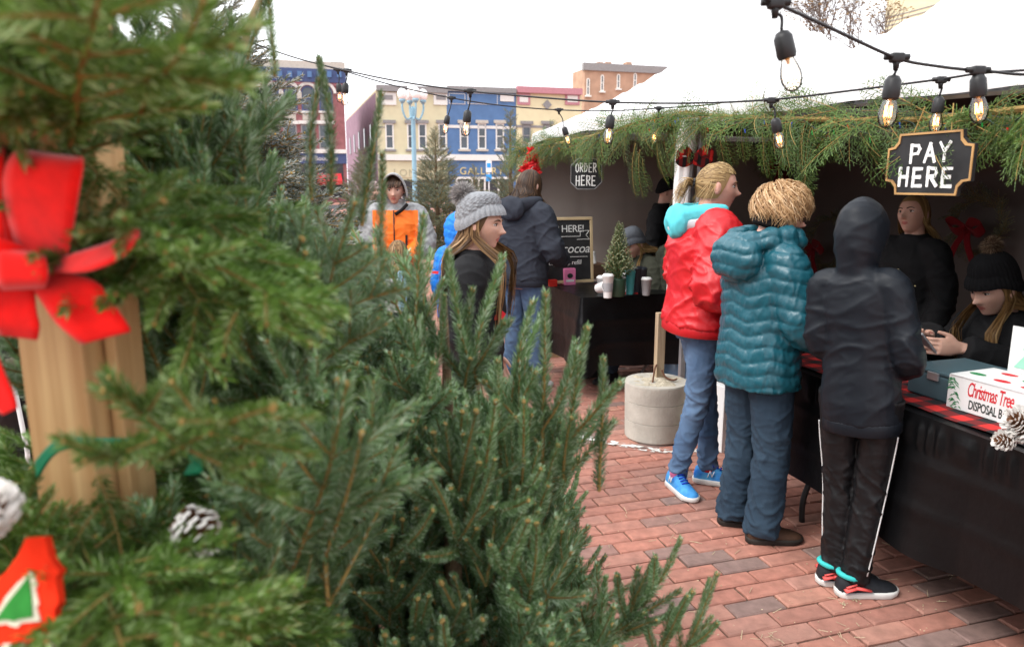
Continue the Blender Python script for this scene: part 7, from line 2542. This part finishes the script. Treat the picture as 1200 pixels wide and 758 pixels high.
M['black_fleece'] = fab('black_fleece', (0.012, 0.010, 0.010), 0.95, 0.3, 150)
o = mb.build('ear_band', M['black_fleece'], P.root, True); o.matrix_local = P.Mh
mb = MB()                                                # glasses
for s in (-1, 1):
    mb.tube([V((s * 0.15 + 0.095 * math.cos(a), 0.425, 0.03 + 0.075 * math.sin(a))) for a in [2 * math.pi * j / 16 for j in range(17)]], 0.009, 5)
    mb.tube([V((s * 0.245, 0.42, 0.06)), V((s * 0.36, 0.33, 0.06)), V((s * 0.37, 0.0, 0.03))], 0.010, 5)
mb.tube([V((-0.055, 0.43, 0.05)), V((0, 0.455, 0.06)), V((0.055, 0.43, 0.05))], 0.008, 5)
o = mb.build('glasses', M['rust'], P.root, True); o.matrix_local = P.Mh
TEAL = P
S_, E_, W_ = P.arms[0]
wl = Matrix.Translation(root) @ Matrix.Rotation(math.atan2(-F[0], F[1]), 4, 'Z') @ Matrix.Scale(1.54 / 1.7, 4) @ (W_ + V((0.03, 0.10, 0.05)))
cash = thing('banknotes', 'few pale banknotes held up by the woman in teal', 'money', wl)
M['note'] = mat('banknote_paper', (0.55, 0.56, 0.46), 0.8, 0.2, scale=60, col2=(0.30, 0.33, 0.26))
M['note2'] = mat('banknote_print', (0.26, 0.29, 0.24), 0.8, 0.2, var=0.3, scale=90)
for k in range(3):
    mb = MB()
    Mx = orient(V((0.25 + 0.1 * k, 0.15, 1)), 0.0, V((0.3, 1, 0))).to_4x4()
    rows = [[Mx @ V((x, y + 0.012 * k, 0.004 * k + 0.012 * math.sin(x * 20))) for y in (-0.033, 0.033)] for x in [-0.02 + 0.015 * j for j in range(9)]]
    ribbon(mb, [(r_[0], r_[1]) for r_ in rows], 0.0003)
    nt = mb.build('note', M['note'], cash)
mb = MB(); Mx = orient(V((0.25, 0.15, 1)), 0.0, V((0.3, 1, 0))).to_4x4()
rows = [(Mx @ V((x, -0.016, -0.003 + 0.012 * math.sin(x * 20))), Mx @ V((x, 0.016, -0.003 + 0.012 * math.sin(x * 20)))) for x in [0.02 + 0.01 * j for j in range(5)]]
ribbon(mb, rows, 0.0005); mb.build('note_print', M['note2'], cash)

# ---- boy in the charcoal hoodie, from behind
F = (0.68, 0.73)
root, feet, fy = feet_px(F, 1.50, ((956, 681), (1012, 684)), ((979, 696), (1043, 694)))
M['charcoal'] = fab('charcoal_fleece', (0.0075, 0.010, 0.0145), 0.5, 0.08, 300, 0.07, 4, 0.22, 0.0)
M['black_track'] = fab('black_track_cloth', (0.006, 0.006, 0.007), 0.5, 0.08, 300, 0.1, 5, 0.3)
M['shoe_black'] = mat('black_mesh', (0.016, 0.018, 0.022), 0.6, 0.3, var=0.2, scale=40)
M['turq'] = mat('turquoise_lining', (0.05, 0.50, 0.48), 0.7, 0.2)
M['coral'] = mat('coral_panel', (0.72, 0.10, 0.09), 0.5, 0.3)
P = person('boy in a charcoal hoodie with the hood up and black track trousers', root, F, 1.50, feet=feet, footyaw=fy, head=(-8, 8, 4), hs=0.97, girth=0.74, face=False, lean=-0.06, side=-0.09,
           armR=((0.178, -0.04, 1.08), (0.11, 0.14, 0.99)), armL=((-0.172, -0.04, 1.10), (-0.10, 0.15, 1.0)),
           top=dict(m=M['charcoal'], th=0.020, hem=0.785, box=0.6, flare=0.006, wr=0.0075, hood_up=0.96, g=1.08, sleeve=(0.058, 0.055, 0.050, 0.047, 0.040), name='hoodie', smooth=5, band=(M['charcoal'], 0)),
           pants=dict(m=M['black_track'], r=(0.082, 0.074, 0.064, 0.058, 0.054), wr=0.007, cuff=-0.02),
           shoes=dict(m=M['shoe_black'], sole=M['sole_white'], w=1.15, collar=M['turq'], accent=[('side_flash', M['coral'], [(-0.065, 0.046, -0.01, 0.058, 0.015), (-0.02, 0.060, 0.05, 0.043, 0.013), (-0.06, 0.062, -0.015, 0.074, 0.006)]), ('side_trim', M['cup_grey'], [(-0.06, 0.030, 0.06, 0.036, 0.006)])]))
for s_, (h_, k_, a_) in zip((-1, 1), P.legs):            # white piping on the outer seams
    o_ = V((s_, -0.25, 0)).normalized()
    mb = MB(); pts = spline([h_.lerp(k_, 0.32) + o_ * 0.080, h_.lerp(k_, 0.5) + o_ * 0.078, k_ + o_ * 0.068, k_.lerp(a_, 0.5) + o_ * 0.062, a_ + o_ * 0.056 + V((0, 0, 0.02))], 5)
    mb.tube(pts, 0.0030, 6); mb.build('piping', M['box_white'], P.root, True)
BOY = P

# ---- brunette at the cocoa table, from behind
F = (0.62, 0.78)
root = gp(612, 455)
M['slate_fleece'] = fab('slate_fleece', (0.028, 0.032, 0.043), 0.85, 0.12, 300, 0.07, 4)
P = person('brown haired woman in a slate hoodie and jeans at the cocoa table', root, F, 1.66, head=(-6, 12, 0), girth=1.06, face=True, feet=((-0.10, -0.02), (0.10, 0.03)),
           armR=((0.27, 0.02, 1.10), (0.20, 0.26, 1.00)), armL=((-0.25, 0.02, 1.1), (-0.14, 0.28, 1.0)), lean=0.05,
           handR=dict(d=(-0.4, 0.8, -0.1), curl=0.6),
           top=dict(m=M['slate_fleece'], th=0.030, hem=0.87, box=0.6, wr=0.013, sleeve=(0.085, 0.078, 0.070, 0.062, 0.047), name='hoodie', band=(M['slate_fleece'], 0)),
           pants=dict(m=M['jean_blue'], r=(0.100, 0.088, 0.072, 0.068, 0.064), wr=0.009, cuff=-0.02),
           shoes=dict(m=M['cup_white'], sole=M['sole_white']))
hood_down(P, M['slate_fleece'], 1.05)
scalp(P, 'h_brown'); long_hair(P, 'h_brown', 0.78, 520, 11, (-35, 215), wav=0.075, drape=0.10, w=0.022, clear=0.66)

# ---- girl in the grey pompom hat
F = (0.995, -0.10)
hp = at(566, 262, 3.15)
root = V((hp.x - 0.03, hp.y, 0))
M['black_hoodie'] = fab('black_hoodie', (0.010, 0.010, 0.011), 0.85, 0.15, 300, 0.1, 4)
M['grey_wool'] = mat('grey_marl_wool', (0.20, 0.21, 0.225), 0.95, 0.1, scale=70, col2=(0.40, 0.41, 0.43), bump=0.5, bscale=260)
M['fur'] = needle_mat('grey_fur', (0.14, 0.13, 0.13), (0.40, 0.38, 0.37), (0.62, 0.60, 0.58), 0.8, 0.2)
P = person('girl in a grey cable knit pompom hat with long light brown hair', root, F, 1.49, head=(-10, 5, 0), hs=1.04, brow='h_light', voxel=0.0055,
           top=dict(m=M['black_hoodie'], th=0.024, hem=0.84, box=0.5, wr=0.011, name='hoodie', sleeve=(0.078, 0.072, 0.066, 0.06, 0.048)),
           pants=dict(m=M['black_track'], r=(0.092, 0.078, 0.060, 0.056, 0.05)), shoes=dict(m=M['shoe_black'], sole=M['sole_dark']))
scalp(P, 'h_light'); long_hair(P, 'h_light', 1.95, 380, 21, (-8, 188), under_hat=True, wav=0.05, drape=0.26, w=0.022, clear=0.58, front=0.75)
knit_hat(P, M['grey_wool'], tall=0.15, cuff=0.22, brow=0.19, tilt=6, k=1.14, amp=1.5, ribs=28)
pompom(P, M['fur'], (0.0, -0.46, 0.60), 0.27, 2200)
# printed chest: red cap and the word Christmas in white
mb = MB()
tx = text_mesh('Christmas', 0.045, M['box_white'], 0.0006, 0.0006, name='print_lettering', parent=P.root, shear=0.2, sp=0.9)
tx.matrix_local = Matrix.Translation((0.105, 0.128, 1.115)) @ Matrix.Rotation(R(38), 4, 'Z') @ Matrix.Rotation(math.pi / 2, 4, 'X') @ Matrix.Rotation(math.pi, 4, 'Y') @ Matrix.Rotation(math.pi, 4, 'Y')
tx.matrix_local = Matrix.Translation((0.110, 0.115, 1.10)) @ Matrix((( -0.72, 0, 0.70), (0.70, 0, 0.72), (0, 1, 0))).to_4x4() if False else Matrix.Translation((0.112, 0.118, 1.10)) @ Matrix(((-0.72, 0.0, 0.69), (0.69, 0.0, 0.72), (0.0, 1.0, 0.0))).to_4x4()
mb = MB(); mb.prism([(-0.05, 0.035), (0.03, 0.03), (0.05, 0.055), (0.02, 0.08), (-0.03, 0.075)], -0.003, 0.003, mat=Matrix(((-0.72, 0.0, 0.69), (0.69, 0.0, 0.72), (0.0, 1.0, 0.0))).to_4x4(), c=(0.112, 0.118, 1.10)); mb.build('print_patch', M['print_red'], P.root)

# ---- boy in the orange jacket
F = (0.12, -1.0)
hp = at(463, 226, 6.0)
root = V((hp.x, hp.y, 0))
M['orange'] = fab('orange_nylon', (0.85, 0.17, 0.015), 0.6, 0.12, 120, 0.06, 5, 0.3)
M['grey_print'] = mat('grey_print_nylon', (0.20, 0.20, 0.205), 0.7, 0.2, scale=22, col2=(0.42, 0.42, 0.42), bump=0.1)
M['glove_green'] = fab('green_knit', (0.01, 0.33, 0.15), 0.9, 0.3, 200)
def orange_zone(c, P):
    l = P.Ms.inverted() @ c
    return 1 if (abs(l.x) > 0.185 or l.z > 1.40) else 0
P = person('boy in an orange and grey jacket with its hood up facing the camera', root, F, 1.63, head=(-4, 12, 0), hs=1.03,
           armR=((0.25, 0.06, 1.12), (0.10, 0.24, 1.02)), armL=((-0.25, 0.06, 1.12), (-0.10, 0.24, 1.02)),
           top=dict(m=[M['orange'], M['grey_print']], zone=orange_zone, th=0.035, hem=0.80, box=0.8, wr=0.012, collar=(0.03, 0.085), sleeve=(0.085, 0.08, 0.072, 0.064, 0.05)),
           pants=dict(m=M['black_track']), shoes=dict(m=M['shoe_black'], sole=M['sole_dark']))
hood_open(P, M['grey_print']); scalp(P, 'h_brown')
mb = MB(); rr = random.Random(2)
for i in range(46):
    x = rr.uniform(-0.3, 0.3); mb.ci = rr.random()
    strip(mb, [V((x, 0.30, 0.36)), V((x * 1.02 + 0.02, 0.40, 0.28)), V((x * 1.03 + 0.05, 0.42, 0.16 + rr.uniform(-0.03, 0.04)))], 0.03, 0.4, face=lambda q: V((0, 1, 0.2)))
o = mb.build('hair', M['h_brown'], P.root, True, fixn=False); o.matrix_local = P.Mh
mb = MB(); mb.tube([P.Ms @ V((0.012, 0.158, z)) for z in (0.82, 0.95, 1.1, 1.25)] + [P.Ms @ V((0.012, 0.125, 1.40))], 0.006, 5); mb.build('zip', M['black_plastic'], P.root)
mb = MB(); mb.tube([P.Ms @ V((-0.09, 0.155, 1.20)), P.Ms @ V((-0.085, 0.158, 1.02))], 0.010, 5); mb.build('pocket_zip', M['black_plastic'], P.root)
mb = MB(); mb.tube(spline([P.Ms @ V((0.0, 0.125, 1.37)), P.Ms @ V((-0.05, 0.13, 1.40)), P.Ms @ V((-0.10, 0.10, 1.45))], 4), 0.014, 8); mb.build('collar_flap', M['black_fleece'], P.root, True)
for k, (S_, E_, W_) in enumerate(P.arms):
    mb = MB(); hand(mb, W_, (W_ - E_), V((0, -0.3, -1)), 0.5, 1 if k else -1, s=1.22)
    me = remesh(mb, 0.008, 2); me.materials.append(M['glove_green']); meshobj('glove', me, P.root)

# ---- small child seen from behind
hp = at(465, 283, 5.1)
root = V((hp.x, hp.y, 0))
M['navy_nylon'] = fab('dark_navy_nylon', (0.016, 0.018, 0.026), 0.6, 0.1, 120)
P = person('small fair haired child in a dark coat, seen from behind before the orange boy', root, (0.1, 1), 1.12, hs=1.28, face=False, head=(0, 4, 0),
           top=dict(m=M['navy_nylon'], th=0.035, hem=0.80, box=0.8, wr=0.012), pants=dict(m=M['jean_dark']), shoes=dict(m=M['pink'], sole=M['sole_white']))
scalp(P, 'h_honey'); long_hair(P, 'h_honey', 0.62, 300, 31, (-30, 210), wav=0.05, drape=0.05, w=0.028)
gb = thing('paper_bag', 'white and pale blue patterned bag below the small child', 'bag', at(464, 352, 4.85), R(8))
mb = MB(); mb.box((0, 0, 0.10), (0.14, 0.07, 0.22), bev=0.004); mb.build('bag_body', mat('printed_paper', (0.55, 0.55, 0.53), 0.8, 0.2, scale=60, col2=(0.18, 0.19, 0.2)), gb)
mb = MB(); mb.box((0.045, -0.002, 0.13), (0.055, 0.072, 0.26), bev=0.004); mb.build('blue_panel', mat('pale_blue_card', (0.30, 0.48, 0.66), 0.7, 0.2), gb)
mb = MB()
for s in (-1, 1): mb.tube(spline([V((-0.04, s * 0.03, 0.20)), V((0, s * 0.03, 0.30)), V((0.04, s * 0.03, 0.20))], 5), 0.003, 5)
mb.build('handle', M['twig'], gb)
gb.location.z = 0.72

# ---- child in the blue jacket behind the hat girl
hp = at(537, 262, 5.0)
root = V((hp.x, hp.y, 0))
M['blue_nylon'] = fab('bright_blue_nylon', (0.02, 0.20, 0.68), 0.55, 0.12, 120, 0.08)
P = person('child in a bright blue hooded jacket behind the pompom hat girl', root, (0.7, 0.7), 1.33, hs=1.1, face=False, head=(0, 4, 0),
           top=dict(m=M['blue_nylon'], th=0.035, hem=0.82, box=0.8, quilt=(0.07, 0.008), hood_up=1.02), pants=dict(m=M['black_track']), shoes=dict(m=M['shoe_black'], sole=M['sole_dark']))
mb = MB(); mb.box(P.Ms @ V((-0.14, -0.125, 1.22)), (0.10, 0.02, 0.022), rz=0.4); mb.build('red_stripe', M['print_red'], P.root)

# ---- person in camouflage at the left edge
hp = at(14, 430, 2.9)
root = V((hp.x - 0.10, hp.y, 0))
def camo():
    m = bpy.data.materials.new('camouflage_cloth'); m.use_nodes = True
    N, L = m.node_tree.nodes, m.node_tree.links
    b = N['Principled BSDF']; b.inputs['Roughness'].default_value = 0.9
    nz = N.new('ShaderNodeTexNoise'); nz.inputs['Scale'].default_value = 16; nz.inputs['Detail'].default_value = 5
    tc = N.new('ShaderNodeTexCoord'); L.new(tc.outputs['Object'], nz.inputs['Vector'])
    cr = N.new('ShaderNodeValToRGB'); cr.color_ramp.interpolation = 'CONSTANT'
    cr.color_ramp.elements[0].color = (0.02, 0.022, 0.016, 1); cr.color_ramp.elements[1].position = 0.60; cr.color_ramp.elements[1].color = (0.20, 0.20, 0.15, 1)
    for p_, c_ in ((0.43, (0.06, 0.075, 0.045)), (0.5, (0.10, 0.11, 0.075)), (0.55, (0.03, 0.03, 0.022))):
        e = cr.color_ramp.elements.new(p_); e.color = (*c_, 1)
    L.new(nz.outputs['Fac'], cr.inputs[0]); L.new(cr.outputs[0], b.inputs['Base Color'])
    return m
P = person('person in a camouflage jacket and black trousers at the left edge, behind the bow', root, (0.35, 0.93), 1.72, head=(0, 0, 0), girth=1.08,
           armR=((0.28, 0.0, 1.12), (0.26, 0.12, 0.92)),
           top=dict(m=camo(), th=0.035, hem=0.80, box=0.6, wr=0.014), pants=dict(m=M['black_track']), shoes=dict(m=M['brown_suede'], sole=M['sole_dark']))
scalp(P, 'h_brown'); short_hair(P, 'h_brown', 260, 8, 0.05)
mb = MB(); h_, k_, a_ = P.legs[1]; o_ = V((1, -0.4, 0)).normalized()
mb.tube([h_ + o_ * 0.105, k_ + o_ * 0.09, a_ + o_ * 0.07], 0.009, 6); mb.build('piping', M['box_white'], P.root, True)

# ---- people working in the stalls
M['black_coat'] = fab('black_coat', (0.008, 0.008, 0.009), 0.8, 0.15, 200)
M['black_wool'] = mat('black_wool', (0.010, 0.010, 0.011), 0.95, 0.1, var=0.2, scale=60, bump=0.4, bscale=260)
M['slate_wool'] = mat('slate_wool', (0.075, 0.085, 0.10), 0.95, 0.1, scale=60, col2=(0.13, 0.14, 0.16), bump=0.4, bscale=260)
M['olive'] = fab('olive_coat', (0.040, 0.042, 0.030), 0.85, 0.15, 200)
hp = at(778, 240, 6.7)
P = person('tall person in a black coat and black beanie at the back of the order stall', (hp.x, hp.y), (0.9, -0.42), 1.60, head=(0, 10, 0),
           top=dict(m=M['black_coat'], th=0.035, hem=0.78, box=0.6), pants=dict(m=M['black_track']), shoes=dict(m=M['shoe_black'], sole=M['sole_dark']))
knit_hat(P, M['black_wool'], tall=0.08, cuff=0.18, brow=0.14, cable=False)
def chair(label, loc, F):
    rz = math.atan2(-F[0], F[1])
    t = thing('folding_chair', label, 'chair', (loc[0], loc[1], 0), rz, 'folding chairs behind the tables')
    mb = MB(); mb.box((0, 0, 0.435), (0.40, 0.40, 0.025), bev=0.008); mb.build('seat', M['trim_grey'], t)
    mb = MB(); mb.box((0, -0.22, 0.74), (0.40, 0.02, 0.20), bev=0.008); mb.build('backrest', M['trim_grey'], t)
    for s in (-1, 1):
        mb = MB(); mb.tube([(s * 0.19, 0.20, 0.0), (s * 0.19, -0.10, 0.43), (s * 0.19, -0.23, 0.84)], 0.011, 7); mb.build('leg', M['aluminium'], t)
        mb = MB(); mb.tube([(s * 0.17, -0.22, 0.0), (s * 0.17, 0.12, 0.42)], 0.011, 7); mb.build('leg', M['aluminium'], t)
SIT = dict(hipz=0.50, feet=((-0.10, 0.42), (0.10, 0.42)), knees=((-0.11, 0.42, 0.50), (0.11, 0.42, 0.50)))
hp = at(749, 292, 5.95)
F = (-0.86, -0.5)
P = person('girl in a slate knit hat with blond hair seated behind the cocoa table', (hp.x + 0.05, hp.y), F, 1.60, head=(6, 22, 0), lean=0.12, brow='h_blond', **SIT,
           armR=((0.25, 0.08, 0.74), (0.10, 0.28, 0.78)), armL=((-0.25, 0.08, 0.74), (-0.10, 0.28, 0.78)),
           top=dict(m=M['olive'], th=0.035, hem=0.86, box=0.6), pants=dict(m=M['jean_dark'], cuff=0), shoes=dict(m=M['shoe_black'], sole=M['sole_dark']))
scalp(P, 'h_blond'); long_hair(P, 'h_blond', 1.25, 240, 51, (-10, 190), under_hat=True, wav=0.05, drape=0.18)
knit_hat(P, M['slate_wool'], tall=0.12, cuff=0.22, brow=0.16, cable=False, ribs=40)
chair('grey folding chair under the girl in the slate hat', (hp.x + 0.05, hp.y), F)
hp = at(793, 300, 5.5)
F = (-0.6, -0.8)
P = person('child in a pale grey hat half hidden behind the red jacket', (hp.x + 0.06, hp.y + 0.15), F, 1.28, head=(10, 10, 0), hs=1.1, brow='h_blond',
           top=dict(m=M['olive'], th=0.03, hem=0.85, box=0.6), pants=dict(m=M['jean_dark']), shoes=dict(m=M['shoe_black'], sole=M['sole_dark']))
scalp(P, 'h_blond'); long_hair(P, 'h_blond', 1.1, 160, 52, (-10, 190), under_hat=True, wav=0.04, drape=0.15)
knit_hat(P, M['pale_grey'], tall=0.10, cuff=0.2, brow=0.16)

F = (-0.96, -0.28)
hp = at(1068, 256, 3.95)
P = person('blond woman in black standing in the pay stall behind the hooded boy', (hp.x + 0.02, hp.y), F, 1.50, head=(14, -8, 6), brow='h_light', voxel=0.006,
           top=dict(m=M['black_coat'], th=0.028, hem=0.80, box=0.5), pants=dict(m=M['black_track']), shoes=dict(m=M['shoe_black'], sole=M['sole_dark']))
scalp(P, 'h_blond'); long_hair(P, 'h_blond', 1.05, 320, 61, (-6, 186), wav=0.06, drape=0.12, front=0.0, clear=0.5)
mb = MB(); rr = random.Random(3)
for i in range(40):
    mb.ci = rr.random(); mb.ell(P.Ms @ V((-0.02 + rr.gauss(0, .05), 0.15, 1.18 + rr.gauss(0, .03))), (0.008, 0.004, 0.004), 5, 3)
mb.build('sparkly_print', M['gold'], P.root)

F = (-0.97, -0.24)
H_ = 1.66
hw = g(0.76, -1.60)
lw = lambda px, py, y: to_local(hw, F, H_, at(px, py, y))
wr_l, wr_r = lw(1127, 408, 3.02), lw(1088, 392, 3.20)
P = person('woman in black with a pompom beanie seated at the pay table with a phone', hw, F, H_, head=(2, 10, 0), lean=0.16, brow='h_brown', skin='skin', voxel=0.0045, girth=1.08, hs=1.04, hipz=0.46,
           feet=((-0.10, 0.36), (0.10, 0.36)), knees=((-0.11, 0.40, 0.47), (0.11, 0.40, 0.47)),
           armL=((-0.30, 0.14, 0.78), tuple(wr_l)), armR=((0.24, 0.16, 0.76), tuple(wr_r)),
           handL=dict(d=tuple(lw(1085, 405, 3.02) - wr_l), palm=tuple(lw(1085, 396, 3.3) - lw(1085, 405, 3.02)), curl=0.55, thumb=-1, t=0.3),
           handR=dict(d=tuple(lw(1074, 396, 3.06) - wr_r), palm=(0.2, -0.2, 1.0), curl=0.5, t=0.4),
           top=dict(m=M['black_hoodie'], th=0.030, hem=0.86, box=0.6, wr=0.012, name='hoodie', voxel=0.008), pants=dict(m=M['black_track'], cuff=0), shoes=dict(m=M['shoe_black'], sole=M['sole_dark']))
scalp(P, 'h_honey'); long_hair(P, 'h_honey', 1.55, 330, 71, (-16, 196), under_hat=True, wav=0.05, drape=0.24, w=0.022, clear=0.62, front=0.8)
knit_hat(P, M['black_wool'], tall=0.20, cuff=0.22, brow=0.14, cable=False, k=1.13)
M['fur_tan'] = needle_mat('tan_fur', (0.05, 0.03, 0.02), (0.20, 0.13, 0.08), (0.40, 0.30, 0.20), 0.8, 0.2)
pompom(P, M['fur_tan'], (0.0, -0.12, 0.86), 0.20, 800)
chair('grey folding chair under the woman with the phone', hw, F)
ph = thing('phone', 'small grey phone in the seated womans hands', 'phone', at(1082, 400, 3.03))
ax_ = (at(1085, 412, 3.0) - at(1070, 388, 3.1)).normalized()
Mx = orient(V((-0.35, -0.15, 0.35)), 0.0, V((0.6, 0.1, 0.75)).normalized()).to_4x4()
mb = MB(); mb.box((0, 0, 0), (0.14, 0.07, 0.009), mat=Mx, bev=0.003); mb.build('case', M['cup_grey'], ph)
mb = MB(); mb.box(Mx @ V((0, 0, 0.0055)), (0.125, 0.062, 0.002), mat=Mx); mb.build('screen', M['pane'], ph)

# ---- someone far off in a pale hat, left of the orange boy
hp = at(437, 230, 9.5)
P = person('distant person in a pale knit hat and grey coat left of the orange boy', (hp.x, hp.y), (0.5, -0.8), 1.56,
           top=dict(m=M['grey_print'], th=0.03, hem=0.80, box=0.6), pants=dict(m=M['jean_dark']), shoes=dict(m=M['shoe_black'], sole=M['sole_dark']))
knit_hat(P, mat('dusty_pink_wool', (0.46, 0.33, 0.33), 0.95, 0.1, var=0.2, scale=60), tall=0.10, cuff=0.2, brow=0.15)
